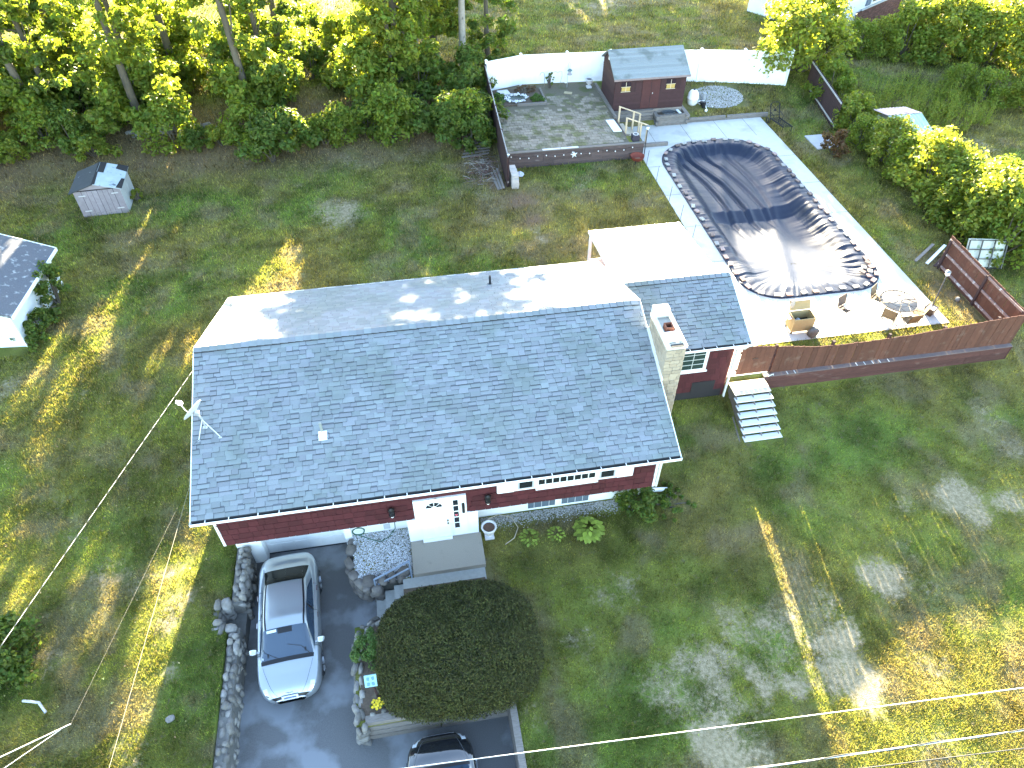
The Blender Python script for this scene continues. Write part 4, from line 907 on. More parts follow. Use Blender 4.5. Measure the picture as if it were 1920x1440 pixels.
iw = thing('stone_wall', 'low stone wall curving round left side of the yew bed', 'wall', (-3.05, 9.8, -1))
MB().box(-3.12, -2.9, 8.2, 11.2, -1.05, -.08).build('core', mort, iw)
stone_run(iw, [(-2.98, 8.15), (-3.02, 9.3), (-3.0, 10.9), (-2.75, 11.3), (-2.35, 11.45)], lambda d: .05, lambda d: -1.0, .32, .27, cols=2)
bw_ = thing('stone_wall', 'low wall of dark rounded boulders edging the pebble bed', 'wall', (-2.8, 13.3, -1))
boulder = M('brown_boulder', (.16, .145, .13), .9, .25, (5, .35), (14, .6, .02), col2=(.10, .09, .085))
B_OLD = STONES; STONES = []
for k in range(5):
    me = stone_mesh(20 + k); me.materials[0] = boulder; STONES.append(me)
stone_run(bw_, [(-3.18, 14.7), (-3.2, 13.5), (-3.0, 12.98), (-2.6, 12.68), (-2.2, 12.62)], lambda d: .04, lambda d: -1.0, .3, .36, cols=1)
stone_run(bw_, [(-2.75, 13.0), (-2.35, 12.85), (-1.9, 12.9), (-1.4, 12.98)], lambda d: .12, lambda d: -.1, .36, .32, cols=1)
STONES = B_OLD
tw = thing('timber_wall', 'weathered timber retaining wall below the yew mound with a return along the parking bay', 'wall', (-.7, 8.4, -1))
for k in range(4):
    z = -1 + k * .27; y = 8.36 + .02 * k
    for x0, x1 in ((-2.85, -.75 + .5 * (k % 2)), (-.74 + .5 * (k % 2), 1.32)): MB().box(x0 + rnd.uniform(0, .03), x1, y - .11, y + .11, z, z + .262).build('timber', timber_grey, tw)
    for y0, y1 in ((5.6 + .4 * (k % 2), 8.24), (2.5, 5.58 + .4 * (k % 2))): MB().box(1.27 + .01 * k, 1.47 + .01 * k, y0, y1, z, z + .262).build('timber', timber_grey, tw)
mulch = M('mulch', (.10, .075, .055), .95, 0, (16, .4), (30, .8, .02), stain=(3, (.16, .13, .09), .6))
MB().prism([(-2.95, 8.45), (1.27, 8.45), (1.27, 11.0), (1.2, 12.4), (-1.5, 12.4), (-1.5, 11.4), (-2.5, 11.3), (-2.95, 10.9)], -.9, .035).build('planting_bed', mulch)['kind'] = 'structure'
# landing, steps, railing
agg = M('exposed_aggregate', (.28, .25, .21), .9, 0, (50, .45), (70, .5, .004), stain=(2, (.21, .19, .165), .6))
step_c = M('step_concrete', (.33, .33, .31), .85, .05, (8, .2), (50, .3, .004))
land = thing('entrance_landing', 'concrete entrance landing with aggregate top and steps down to the driveway', 'landing', (0, 13.3, -.2))
MB().box(-1.13, 1.28, 12.78, 14.05, -.6, .2).build('slab', agg, land)
MB().box(-1.5, 1.24, 12.3, 12.776, -.9, .02).build('step', step_c, land)
for k in range(3): MB().box(-1.82 - .32 * k, -1.503 - .32 * k, 11.5, 12.72 - .02 * k, -1.2, -.2 - .22 * k).build('step', step_c, land)
rail_m = M('blue_grey_rail', (.24, .30, .40), .45, 0, metal=.3)
rl = thing('stair_railing', 'blue-grey metal handrail beside the entrance steps', 'railing', (-1.8, 12.75, -.5))
mb = MB(); mb.bar((-1.2, 12.8, 1.02), (-2.4, 12.7, .38), .05); mb.bar((-1.2, 12.8, .62), (-2.4, 12.7, -.02), .045); mb.build('rail', rail_m, rl)
MB().box(-1.225, -1.175, 12.78, 12.83, .0, 1.04).build('post', rail_m, rl); MB().box(-2.425, -2.375, 12.675, 12.725, -.85, .4).build('post', rail_m, rl)

# ------------------------------------------------------------ pool terrace: wall, fence, gate, white stairs
rw = thing('plank_retaining_wall', 'tall red-brown plank retaining wall below the pool fence', 'wall', (19, 18.75, 0))
red_plank = M('red_brown_plank', (.078, .032, .027), .85, .2, (9, .3), (30, .4, .006), stain=(2.4, (.15, .10, .085), .62), stretch=(.5, 1.5, 1.5))
for k in range(8):
    x = 13.45; z = .02 + k * .146
    while x < 24.3:
        w = min(rnd.choice((2.4, 3.0, 3.6)), 24.36 - x)
        if 24.36 - (x + w) < .5: w = 24.36 - x
        MB().box(x, x + w - .012, 18.70 + rnd.uniform(-.008, .008), 18.76, z, z + .136).build('plank', red_plank, rw); x += w
for k in range(5): MB().box(13.5 + k * 2.7, 13.5 + k * 2.7 + .1, 18.765, 18.86, -.1, 1.16).build('post', dark_wood, rw)
MB().box(13.4, 24.42, 18.70, 18.9, 1.19, 1.225).build('cap', M('grey_cap', (.15, .115, .11), .9, .1, (6, .3)), rw)
MB().box(24.37, 24.42, 18.7, 19.2, -.1, 1.185).build('end_board', red_plank, rw)
wh = M('white_tie', (.7, .7, .68), .5, 0)
mb = MB()
for x in (14.4, 14.72, 17.4, 17.75, 18.1, 18.42, 18.8): mb.box(x, x + .03, 18.69, 18.86, 1.226, 1.236)
mb.build('tie_strap', wh, rw)
def ftop(x): return float(np.interp(x, (12, 13.4, 15.4, 17.3, 19.2, 21, 22.5, 24.4), (2.90, 2.70, 2.36, 2.34, 2.40, 2.54, 2.66, 2.80)))
ff = thing('board_fence', 'brown board fence along the front of the pool terrace', 'fence', (19, 18.9, 1.2))
x = 13.72; FB = {w: MB().box(0, w - .006, -.011, .011, 0, 1).mesh('board', brown_wood) for w in (.14, .19, .24)}
while x < 24.36:
    w = rnd.choice((.14, .19, .19, .24)); gap = rnd.choice((0, 0, .001, .002, .004, .016))
    piece('board', FB[w], ff, (x, 18.9 + rnd.uniform(-.006, .006), 1.19), (0, rnd.uniform(-.006, .006), 0), (1, 1, ftop(x) - 1.19 + rnd.uniform(-.012, .02))); x += w + gap
for z in (1.4, 2.08): MB().box(13.7, 24.36, 18.915, 18.96, z, z + .09).build('rail', dark_wood, ff)
for x in (13.66, 16.1, 18.5, 20.9, 23.2): MB().box(x, x + .1, 18.96, 19.06, 1.1, ftop(x) + (.12 if x in (16.1, 18.5) else 0)).build('post', dark_wood, ff)
gt = thing('gate', 'brown board gate beside the red wing at the top of the white stairs', 'gate', (12.9, 18.9, 1.2))
x = 12.24
while x < 13.6: piece('board', FB[.19], gt, (x, 18.9, 1.34), (0, 0, 0), (1, 1, ftop(x) - 1.34)); x += .196
MB().box(12.2, 13.64, 18.915, 18.955, 1.5, 1.59).build('rail', dark_wood, gt); MB().box(12.2, 13.64, 18.915, 18.955, 2.45, 2.54).build('rail', dark_wood, gt)
MB().tube([(12.75, 18.84, 2.2), (12.72, 18.82, 2.2), (12.95, 18.82, 2.22)], .015, 6).build('latch', black_plastic, gt)
st = thing('white_stairs', 'white weathered wooden stairs from the lawn up to the gate', 'stairs', (12.6, 17.5, 0))
white_tread = M('white_tread', (.66, .68, .70), .6, .06, (7, .12), stain=(3, (.42, .42, .40), .66), stretch=(.6, 3, 3))
MB().box(11.9, 13.4, 17.98, 18.68, 1.13, 1.18).build('platform', M('bare_platform', (.60, .53, .43), .8, .06, (6, .2)), st)
for k in range(6):
    z = 1.0 - k * .165; y = 17.7 - k * .262
    MB().box(11.88, 13.42, y, y + .135, z, z + .035).build('tread', white_tread, st); MB().box(11.88, 13.42, y + .14, y + .275, z, z + .035).build('tread', white_tread, st)
for x in (11.93, 12.62, 13.32):
    MB().add([(x, 17.98, 1.12), (x, 16.35, .08), (x, 16.35, -.05), (x, 16.6, -.05), (x, 18.6, .75), (x, 18.6, 1.12), (x + .045, 17.98, 1.12), (x + .045, 16.35, .08), (x + .045, 16.35, -.05), (x + .045, 16.6, -.05), (x + .045, 18.6, .75), (x + .045, 18.6, 1.12)],
             [(0, 1, 2, 3, 4, 5), (11, 10, 9, 8, 7, 6), (0, 6, 7, 1), (1, 7, 8, 2), (3, 9, 10, 4), (5, 11, 6, 0)]).build('stringer', timber_grey, st)
MB().bar((11.72, 16.45, .05), (11.84, 17.6, .28), .05, .16).build('plank', timber_grey, st)
for x, z in ((12.0, .0), (13.36, .0)): MB().box(x, x + .09, 18.45, 18.54, -.05, 1.12).build('post', timber_grey, st)
cb = MB(); cb.tube([(13.7 + .12 * math.cos(a), 18.72 + .03 * math.sin(2 * a), 1.24 + .10 * math.sin(a) - .04) for a in [k * .5 for k in range(11)]], .014, 5); cb.tube([(13.55, 18.78, 1.25), (13.7, 18.7, 1.28), (13.85, 18.8, 1.24)], .012, 5)
tag(cb.build('cord', wh), 'white cord coiled on the wall cap beside the gate', 'cord')
# end fence, seen from its inner side
ef = thing('board_fence', 'red-brown board fence closing the right end of the pool terrace, rails showing', 'fence', (24.4, 21.5, 1.2))
y = 18.98
while y < 24.4:
    w = rnd.choice((.14, .19, .24)); piece('board', FB[w], ef, (24.46 + .02 * (y - 19), y, 1.15), (0, rnd.uniform(.0, .03), R(90)), (1, 1, 1.62 + .03 * (y - 19) + rnd.uniform(-.02, .02))); y += w + .003
worn = M('worn_rail', (.25, .17, .15), .9, .1, (7, .3), stain=(4, (.55, .52, .5), .55))
for z in (1.35, 2.0, 2.68): MB().bar((24.42, 19.0, z), (24.53, 24.4, z + .04), .05, .1).build('rail', worn, ef)
for y in (19.05, 21.5, 24.2): MB().box(24.34 + .02 * (y - 19), 24.42 + .02 * (y - 19), y, y + .1, 1.1, 2.78).build('post', dark_wood, ef)

# ------------------------------------------------------------ pool cover and the blocks that hold it
tarp = M('black_tarp', (.009, .014, .032), .40, 0, (1.2, .25), (6, .12, .03), spec=.30, stain=(1.7, (.020, .025, .038), .58))
cov = rrect(*POOL, n=14); dense = []
for i in range(len(cov)):
    a, b = cov[i], cov[(i + 1) % len(cov)]; n = max(1, int(math.dist(a, b) / .055))
    dense += [(a[0] + (b[0] - a[0]) * k / n, a[1] + (b[1] - a[1]) * k / n) for k in range(n)]
NB = len(dense); D = np.array(dense); per = np.r_[0, np.cumsum(np.hypot(*np.diff(np.r_[D, D[:1]], axis=0).T))][:-1]
axis_y = np.clip(D[:, 1], 26.2, 35.4); Cn = np.c_[0 * axis_y + 18.2, axis_y]
dist = np.hypot(*(D - Cn).T); RINGS = np.r_[np.linspace(0, 1.0, 22), np.linspace(1.12, 1, 1) + .12, np.linspace(1.3, 3.6, 34)]
RINGS = np.unique(np.round(RINGS, 4)); Vc = []
fold = fbm(per * 2.2, 0 * per, 1, 3, 91) - .5; fold2 = fbm(per * 7.0, 0 * per + 7, 1, 2, 92) - .5; big = fbm(per * .45, 0 * per + 3, 1, 2, 93)
tot = dist
for q in RINGS:
    f = np.minimum(q / tot, 1); P = D + (Cn - D) * f[:, None]
    rim = .045 * fold2 + .05 * fold
    inn_ = smooth((q - .5) / .55); depth = np.where(P[:, 1] > 31.0, .52, .78) + .0
    dep = np.interp(P[:, 1], (23.6, 26.0, 28.5, 30.6, 31.4, 36.5, 38), (.10, .36, .66, .84, .56, .50, .46)); reach = .5 + 1.2 * big
    z = 1.275 + rim * (1 - inn_) - dep * smooth((q - .5) / .8) * (.62 + .38 * smooth((q - .5) / (reach + .4))) + (fold * .30 + fold2 * .11) * inn_ * np.exp(-(q - .55) / (.35 + 1.2 * big ** 2)) * (q > .5) * (1 - f) ** 1.5
    z = z + .03 * (fbm(P[:, 0], P[:, 1], 1.6, 3, 95) - .5) * inn_ + np.abs(np.sin((P[:, 0] - .35 * P[:, 1]) * 1.1 + 1.5)) ** 18 * .05 * inn_
    for cx_, sl_2, a_ in ((15.9, .16, .10), (16.5, .22, .12), (17.6, .20, .07), (19.0, .05, .05)):
        e_ = P[:, 0] - (cx_ + sl_2 * (38 - P[:, 1]) + .25 * np.sin(P[:, 1] * .6)); z = z - a_ * np.exp(-(e_ / .09) ** 2) * inn_ * smooth((P[:, 1] - 28) / 4) + .6 * a_ * np.exp(-((e_ - .2) / .14) ** 2) * inn_ * smooth((P[:, 1] - 28) / 4)
    if q == 0: z = np.full(NB, 1.228)
    Vc.append(np.c_[P, np.maximum(z, 1.238 if q < .5 else 0)])
Vc = np.array(Vc); nr = len(RINGS); idx = np.arange(nr * NB).reshape(nr, NB)
Fc = np.stack([idx[:-1], np.roll(idx[:-1], -1, 1), np.roll(idx[1:], -1, 1), idx[1:]], -1).reshape(-1, 4)
cover = link('pool_cover', np_mesh('pool_cover', Vc.reshape(-1, 3), Fc, tarp, smooth=True)); tag(cover, 'black plastic winter cover sagging over the large oval pool', 'pool cover')
blk = [M('block_' + n, c, .9, .15, (12, .25), (30, .4, .006)) for n, c in (('pink', (.33, .24, .215)), ('grey', (.33, .32, .30)), ('brown', (.20, .15, .13)))]
bmesh_ = [MB().box(-.14, .14, -.095, .095, 0, .06).mesh('cover_block', m) for m in blk]
LB = ('pinkish concrete block weighing down the edge of the pool cover', 'grey concrete block weighing down the edge of the pool cover', 'dark brown block weighing down the edge of the pool cover')
d = 0; Lp = per[-1]
while d < Lp - .2:
    i = int(np.searchsorted(per, d)) % NB; a, b = D[i], D[(i + 5) % NB]; t = math.atan2(b[1] - a[1], b[0] - a[0]); inw = .16 + rnd.uniform(-.05, .08); k = rnd.choice((0, 0, 1, 1, 2))
    o = piece('cover_block', bmesh_[k], None, (a[0] - math.sin(t) * inw, a[1] + math.cos(t) * inw, 1.285), (rnd.uniform(-.06, .06), rnd.uniform(-.06, .06), t + rnd.uniform(-.3, .3)))
    tag(o, LB[k], 'block', 'blocks weighing down the pool cover'); d += rnd.uniform(.5, .8)
for k, (x, y) in enumerate(((20.9, 24.15), (21.1, 24.45), (20.75, 24.5), (21.3, 24.75), (21.0, 24.8), (21.35, 25.1))):
    tag(piece('cover_block', bmesh_[k % 3], None, (x, y, 1.30 + .03 * (k % 2)), (rnd.uniform(-.2, .2), rnd.uniform(-.2, .2), k * 1.1)), 'loose block in the pile at the near right corner of the pool', 'block', 'blocks piled at the near right corner of the pool')
for k, y in enumerate((28.4, 30.2, 32.0, 34.2, 36.0)):
    tag(MB().tube([(13.82, y, 1.15), (13.88, y + .02, 2.15)], .012, 5).build('stake', dark_metal), 'thin metal stake along left edge of the pool deck', 'stake', 'stakes along left edge of the pool deck')

# ------------------------------------------------------------ back garden
vf = thing('vinyl_fence', 'tall white vinyl privacy fence closing the back of the terrace', 'fence', (16, 45.2, 2.1))
VP = [(6.05, 45.35), (8.35, 46.05), (11.3, 45.9), (14.1, 45.7), (16.9, 45.4), (19.9, 44.95), (22.6, 44.45), (25.5, 43.75)]
for (x0, y0), (x1, y1) in zip(VP, VP[1:]):
    a = math.atan2(y1 - y0, x1 - x0); L = math.dist((x0, y0), (x1, y1)); z0 = 2.12 if x0 < 13 else gz1((x0 + x1) / 2, min(y0, y1) - .4) + .05; mb = MB()
    mb.obox(((x0 + x1) / 2, (y0 + y1) / 2, (z0 + 3.9) / 2), (L - .1, .03, 3.9 - z0), (0, 0, a)); mb.obox(((x0 + x1) / 2, (y0 + y1) / 2, 3.9), (L - .1, .06, .12), (0, 0, a)); mb.obox(((x0 + x1) / 2, (y0 + y1) / 2, z0 + .06), (L - .1, .05, .12), (0, 0, a))
    n = int(L / .18)
    for k in range(1, n): d = k * L / n; mb.obox((x0 + math.cos(a) * d + math.sin(a) * .0165, y0 + math.sin(a) * d - math.cos(a) * .0165, (z0 + 3.84) / 2 + .03), (.168, .004, 3.78 - z0 - .06), (0, 0, a))
    mb.build('panel', vinyl, vf)
for x, y in VP:
    mb = MB(); mb.box(x - .07, x + .07, y - .07, y + .07, 1.7, 4.02); mb.box(x - .085, x + .085, y - .085, y + .085, 4.02, 4.05); mb.add([(x - .085, y - .085, 4.05), (x + .085, y - .085, 4.05), (x + .085, y + .085, 4.05), (x - .085, y + .085, 4.05), (x, y, 4.12)], [(0, 1, 4), (1, 2, 4), (2, 3, 4), (3, 0, 4)]); mb.build('post', vinyl, vf)
lf = thing('board_fence', 'dark weathered board fence along left side of the terrace', 'fence', (5.65, 40, 1.2))
y = 35.0; DB = MB().box(0, .19, -.012, .012, 0, 1).mesh('board', dark_wood)
while y < 45.2:
    t = (y - 35) / 10.3; piece('board', DB, lf, (5.66 + .25 * t, y, 1.1 + .8 * t), (0, rnd.uniform(-.01, .01), R(90)), (1, 1, 1.95 + rnd.uniform(-.03, .03))); y += .197
lrail = M('bleached_rail', (.34, .32, .30), .85, .1, (7, .3))
for dz in (.35, 1.85): MB().bar((5.71, 35.0, 1.15 + dz), (5.95, 45.2, 1.95 + dz), .05, .09).build('rail', lrail, lf)
for y in (35.05, 37.6, 40.2, 42.8, 45.1): t = (y - 35) / 10.3; MB().box(5.69 + .25 * t, 5.79 + .25 * t, y, y + .1, 1.0 + .7 * t, 3.05 + .85 * t).build('post', dark_wood, lf)
for y in (35.03,): MB().lathe((5.74, y + .05, 3.06), [(.07, 0), (.07, .03), (.001, .06)], 8).build('post_cap', white, lf)
rf = thing('board_fence', 'dark board fence between the pool garden and the weeds', 'fence', (26.5, 41, 1.4)); y = 38.4
while y < 43.4: piece('board', DB, rf, (26.45 + .09 * (y - 38.4), y, 1.15 + .1 * (y - 38.4)), (0, 0, R(84)), (1, 1, 1.8)); y += .197
for dz in (.3, 1.7): MB().bar((26.40, 38.4, 1.15 + dz), (26.85, 43.4, 1.65 + dz), .05, .08).build('rail', lrail, rf)
# terrace front wall
tfw = thing('terrace_wall', 'dark plank retaining wall along the front of the terrace', 'wall', (9.8, 37, 1.2))
plank_d = M('dark_plank', (.085, .062, .058), .85, .2, (8, .3), (30, .4, .006), stain=(2.2, (.16, .14, .13), .62), stretch=(.5, 1.5, 1.5))
for k in range(5):
    x = 5.85; z = 1.15 + k * .19
    while x < 13.85:
        w = min(rnd.choice((2.2, 2.8, 3.4)), 13.88 - x); w = 13.88 - x if 13.88 - x - w < .5 else w
        MB().box(x, x + w - .012, 36.96 + rnd.uniform(-.006, .006), 37.04, z, z + .18).build('plank', plank_d, tfw); x += w
MB().box(5.85, 13.9, 36.95, 37.14, 2.105, 2.15).build('cap', timber_grey, tfw)
MB().box(8.0, 9.0, 36.97, 37.12, 2.151, 2.18).box(9.03, 10.05, 36.97, 37.12, 2.151, 2.18).build('cap_stone', M('pale_slab', (.5, .5, .48), .8, .05), tfw)
for k in range(5): MB().box(13.8, 13.88, 37.06, 38.1, 1.15 + k * .19, 1.33 + k * .19).build('plank', plank_d, tfw)
for k in range(5): MB().box(13.05, 13.15, 38.05, 41.1, 1.15 + k * .19, 1.33 + k * .19).build('plank', plank_d, tfw)
MB().box(13.04, 13.2, 40.3, 45.3, 2.05, 2.22).build('edge_timber', timber_grey, tfw)
bulb = M('bulb_white', (.85, .85, .82), .3, 0)
sg = thing('string_lights', 'string of small white bulbs hung along the terrace wall', 'string lights', (9.8, 36.93, 1.8)); pts = []; bl = []
for k in range(15):
    x = 6.2 + k * .5; z = 1.98 - .16 * abs(math.sin(k * .9)); pts.append((x, 36.93, z)); bl.append((x, 36.91, z - .04))
MB().tube(pts, .006, 4).build('cable', black_plastic, sg); bme = MB().lathe((0, 0, 0), [(.001, -.045), (.035, -.01), (.03, .02), (.012, .04)], 7).mesh('bulb', bulb)
for p in bl: piece('bulb', bme, sg, p)
mb = MB(); sv = []
for k in range(10): a = R(90 + 36 * k + 8); q_ = .21 if k % 2 == 0 else .085; sv.append((9.8 + q_ * math.cos(a), 36.92, 1.78 + q_ * math.sin(a)))
mb.add(sv + [(9.8, 36.87, 1.78)] + [(x, 36.945, z) for x, y, z in sv], [(i, (i + 1) % 10, 10) for i in range(10)] + [(i, i + 11, (i + 1) % 10 + 11, (i + 1) % 10) for i in range(10)])
tag(mb.build('wall_star', M('star_white', (.7, .73, .74), .5, 0)), 'pale metal star hung on the terrace wall', 'ornament')
# brown garden shed
bs = thing('garden_shed', 'brown garden shed with shuttered windows and grey roof before the white fence', 'shed', (15.4, 42.6, 2.0))
shed_b = M('shed_brown', (.048, .022, .022), .85, .12, (5, .25), (25, .3, .006)); SX0, SX1, SY0, SY1 = 13.22, 17.66, 41.42, 44.1
mb = MB(); mb.box(SX0, SX1, SY0, SY1, 2.0, 4.08)
for x in (SX0, SX1): mb.add([(x, SY0, 4.05), (x, SY1, 4.05), (x, SY1, 4.3), (x, 43.1, 4.98)], [(0, 1, 2, 3)])
sb = mb.build('wall', shed_b, bs); vs_ = M('plank_gap', (.02, .01, .01), .9, 0); mb = MB()
cl = MB()
for z in np.arange(2.02, 4.0, .125): cl.add([(SX0, SY0 - .022, z), (SX1, SY0 - .022, z), (SX1, SY0 - .004, z + .125), (SX0, SY0 - .004, z + .125), (SX0, SY0, z), (SX1, SY0, z)], [(0, 1, 2, 3), (0, 4, 5, 1)]); cl.add([(SX0 - .022, SY1, z), (SX0 - .022, SY0, z), (SX0 - .004, SY0, z + .125), (SX0 - .004, SY1, z + .125)], [(0, 1, 2, 3)])
o = cl.build('clapboard', shed_b, sb); o['kind'] = 'stuff'
shed_roof = M('shed_shingle', (.20, .22, .22), .9, .1, (30, .35), (60, .4, .006), stain=(1.2, (.13, .145, .14), .55))
def slab(pts, t, name, mat, parent):
    mb = MB(); n = len(pts); mb.add(list(pts) + [(x, y, z - t) for x, y, z in pts], [tuple(range(n)), tuple(range(n, 2 * n))[::-1]] + [(i, i + n, (i + 1) % n + n, (i + 1) % n) for i in range(n)]); return mb.build(name, mat, parent)
sr = slab([(SX0 - .12, 41.2, 4.02), (SX1 + .14, 41.2, 4.02), (SX1 + .14, 43.1, 5.06), (SX0 - .12, 43.1, 5.06)], .08, 'roof', shed_roof, bs)
slab([(SX1 + .14, 44.3, 4.3), (SX0 - .12, 44.3, 4.3), (SX0 - .12, 43.104, 5.058), (SX1 + .14, 43.104, 5.058)], .08, 'roof', shed_roof, bs)
mb = MB(); y = 41.2
for k in range(13):
    y0 = 41.2 + k * .146; z0 = 4.035 + k * .08; mb.add([(SX0 - .12, y0, z0), (SX1 + .14, y0, z0), (SX1 + .14, y0 + .15, z0 + .069), (SX0 - .12, y0 + .15, z0 + .069), (SX0 - .12, y0, z0 - .02), (SX1 + .14, y0, z0 - .02)], [(0, 1, 2, 3), (0, 4, 5, 1)])
o = mb.build('shingle_course', shed_roof, sr); o['kind'] = 'stuff'
MB().box(SX0 - .13, SX1 + .15, 41.17, 41.199, 3.92, 4.03).build('fascia', M('fascia_grey', (.22, .17, .16), .8, 0, (4, .3)), bs)
for x0, x1 in ((13.62, 14.2), (16.42, 17.0)):
    w_ = MB().box(x0, x1, SY0 - .05, SY0 - .02, 3.22, 3.76).build('window', M('shed_dark_glass', (.03, .02, .025), .2, 0), bs)
    yel = M('yellow_blind', (.42, .29, .08), .7, 0)
    MB().box(x0 + .03, x1 - .03, SY0 - .056, SY0 - .05, 3.24, 3.46).build('blind', yel, w_); mb = MB()
    mb.box((x0 + x1) / 2 - .015, (x0 + x1) / 2 + .015, SY0 - .064, SY0 - .056, 3.22, 3.76); mb.box(x0, x1, SY0 - .064, SY0 - .056, 3.47, 3.5); mb.box(x0, x1, SY0 - .08, SY0 - .05, 3.19, 3.22); mb.build('muntin', M('muntin_cream', (.5, .42, .3), .6, 0), w_)
    for s in (-1, 1):
        a = x0 - .34 if s < 0 else x1 + .02; sh = MB().box(a, a + .32, SY0 - .045, SY0 - .02, 3.15, 3.8).build('shutter', dark_wood, bs); lm = MB()
        for q_ in range(3): MB().box(a + .03 + q_ * .1, a + .09 + q_ * .1, SY0 - .058, SY0 - .045, 3.18, 3.77).build('slat', shed_b, sh)
dr = MB().box(14.95, 16.05, SY0 - .04, SY0 - .02, 2.1, 3.95).build('door', M('shed_door_red', (.066, .024, .022), .8, 0, (4, .25)), bs)
MB().box(15.49, 15.51, SY0 - .046, SY0 - .04, 2.1, 3.95).build('door_gap', black_plastic, dr); MB().box(15.6, 15.64, SY0 - .06, SY0 - .04, 2.95, 3.05).build('handle', galv, dr)
MB().lathe((SX0 - .03, 42.95, 4.55), [(.10, 0), (.10, .22), (.001, .24)], 8, sx=.25).build('gable_vent', white, bs)
MB().box(SX0, SX1, SY0 - .02, SY1, 1.5, 2.0).build('sill_timber', timber_grey, bs)
# log crib and steps before the shed
cr = thing('timber_crib', 'weathered log crib raised bed before the brown shed', 'raised bed', (16.8, 41, 1.2))
for k in range(4):
    z = 1.2 + k * .17; MB().box(15.85 + .02 * (k % 2), 17.86, 40.62, 40.8, z, z + .162).build('log', timber_grey, cr)
    MB().box(15.78 if k % 2 else 15.86, 15.98, 40.5 if k % 2 else 40.81, 41.35, z, z + .16).build('log', timber_grey, cr); MB().box(17.68, 17.9, 40.5 if k % 2 else 40.81, 42.4, z, z + .16).build('log', timber_grey, cr)
MB().box(15.98, 17.68, 40.81, 41.35, 1.2, 1.76).build('soil', mulch, cr)
jk = thing('scrap_metal', 'dark coil of scrap tubing lying in the log crib', 'scrap', (16.7, 41.05, 1.78)); mb = MB()
for k in range(4): mb.tube([(16.7 + (.28 + .05 * k) * math.cos(a), 41.05 + (.16 + .03 * k) * math.sin(a), 1.8 + .03 * k) for a in [q_ * .6 for q_ in range(11)]], .025, 5)
mb.build('tubing', M('scrap_grey', (.09, .1, .11), .4, 0, metal=.4), jk); MB().obox((16.75, 41.05, 1.82), (.5, .2, .08), (0, 0, .2)).build('tray', M('scrap_grey', (.09, .1, .11)), jk)
tag(MB().obox((17.4, 41.0, 1.83), (.14, .7, .05), (.1, 0, .2)).build('pale_board', white_tread), 'pale board lying on the log crib beside the shed', 'board')
sw = thing('log_wall', 'grey stacked log wall under the front of the brown shed', 'wall', (14.6, 41.2, 1.2))
for k in range(5): MB().box(13.25, 15.76, 41.2 - .06 * (4 - k) + .0, 41.39, 1.2 + k * .17, 1.36 + k * .17).build('log', timber_grey, sw)
ws = thing('wooden_steps', 'new wood steps with two handrails going from terrace to pool deck', 'steps', (13.9, 39.2, 1.2))
for k in range(4): MB().box(13.2 + k * .3, 13.49 + k * .3, 38.5, 39.9, 1.2, 1.95 - k * .2).build('tread', M('pale_tread', (.40, .34, .26), .8, .05, (6, .2)), ws)
for y in (38.45, 39.95):
    MB().bar((13.15, y, 2.98), (14.55, y, 2.42), .10, .045).build('handrail', new_wood, ws)
    for x, zt in ((13.2, 2.94), (14.1, 2.58), (14.5, 2.42)): MB().box(x - .045, x + .045, y - .045, y + .045, 1.15, zt).build('post', new_wood, ws)
MB().box(13.2, 15.8, 38.12, 38.3, 1.2, 1.42).build('timber', timber_grey, ws)
tag(MB().obox((12.72, 39.3, 2.14), (.5, 1.5, .05), (0, .05, .05)).build('white_board', white), 'white board lying on the terrace by the wooden steps', 'board')
dw = thing('timber_edge', 'low timber edging wall behind the far end of the pool', 'wall', (20.5, 40.85, 1.2))
for x0, x1 in ((17.92, 20.4), (20.42, 23.2)): MB().box(x0, x1, 40.78, 40.95, 1.2, 1.33).build('timber', timber_grey, dw); MB().box(x0 + .1, x1, 40.79, 40.96, 1.333, 1.47).build('timber', timber_grey, dw)
# pool filter and pump
pf = thing('filter_tank', 'white pool filter tank beside the brown shed', 'filter tank', (18.75, 42.45, 1.6))
MB().lathe((18.75, 42.45, 1.6), [(.001, 0), (.26, .02), (.33, .18), (.35, .40), (.36, .41), (.36, .46), (.35, .47), (.33, .70), (.22, .88), (.08, .94), (.001, .94)], 18).build('tank', white, pf)
MB().lathe((18.75, 42.45, 2.54), [(.07, 0), (.07, .07), (.03, .1), (.001, .1)], 8).build('valve', dark_metal, pf)
pp = thing('pool_pump', 'black pool pump with white pipes on the gravel', 'pump', (19.4, 42.2, 1.55))
mb = MB(); mb.tube([(19.3, 42.5, 1.75), (19.3, 42.05, 1.75)], .11, 10); mb.tube([(19.32, 41.9, 1.6), (19.32, 41.9, 1.95)], .12, 10); mb.tube([(19.62, 42.75, 1.55), (19.62, 42.75, 2.15)], .12, 10, 1); mb.build('motor', [black_plastic, M('pump_grey', (.3, .31, .32), .5, 0)], pp)
mb = MB(); mb.tube([(19.1, 42.4, 1.8), (19.45, 42.3, 1.85), (19.45, 41.7, 1.6)], .035, 6); mb.tube([(19.95, 42.6, 1.6), (19.93, 41.9, 1.58)], .035, 6); mb.lathe((19.35, 41.5, 1.5), [(.001, 0), (.09, .02), (.09, .14), (.001, .16)], 8); mb.build('pipe', white, pp)
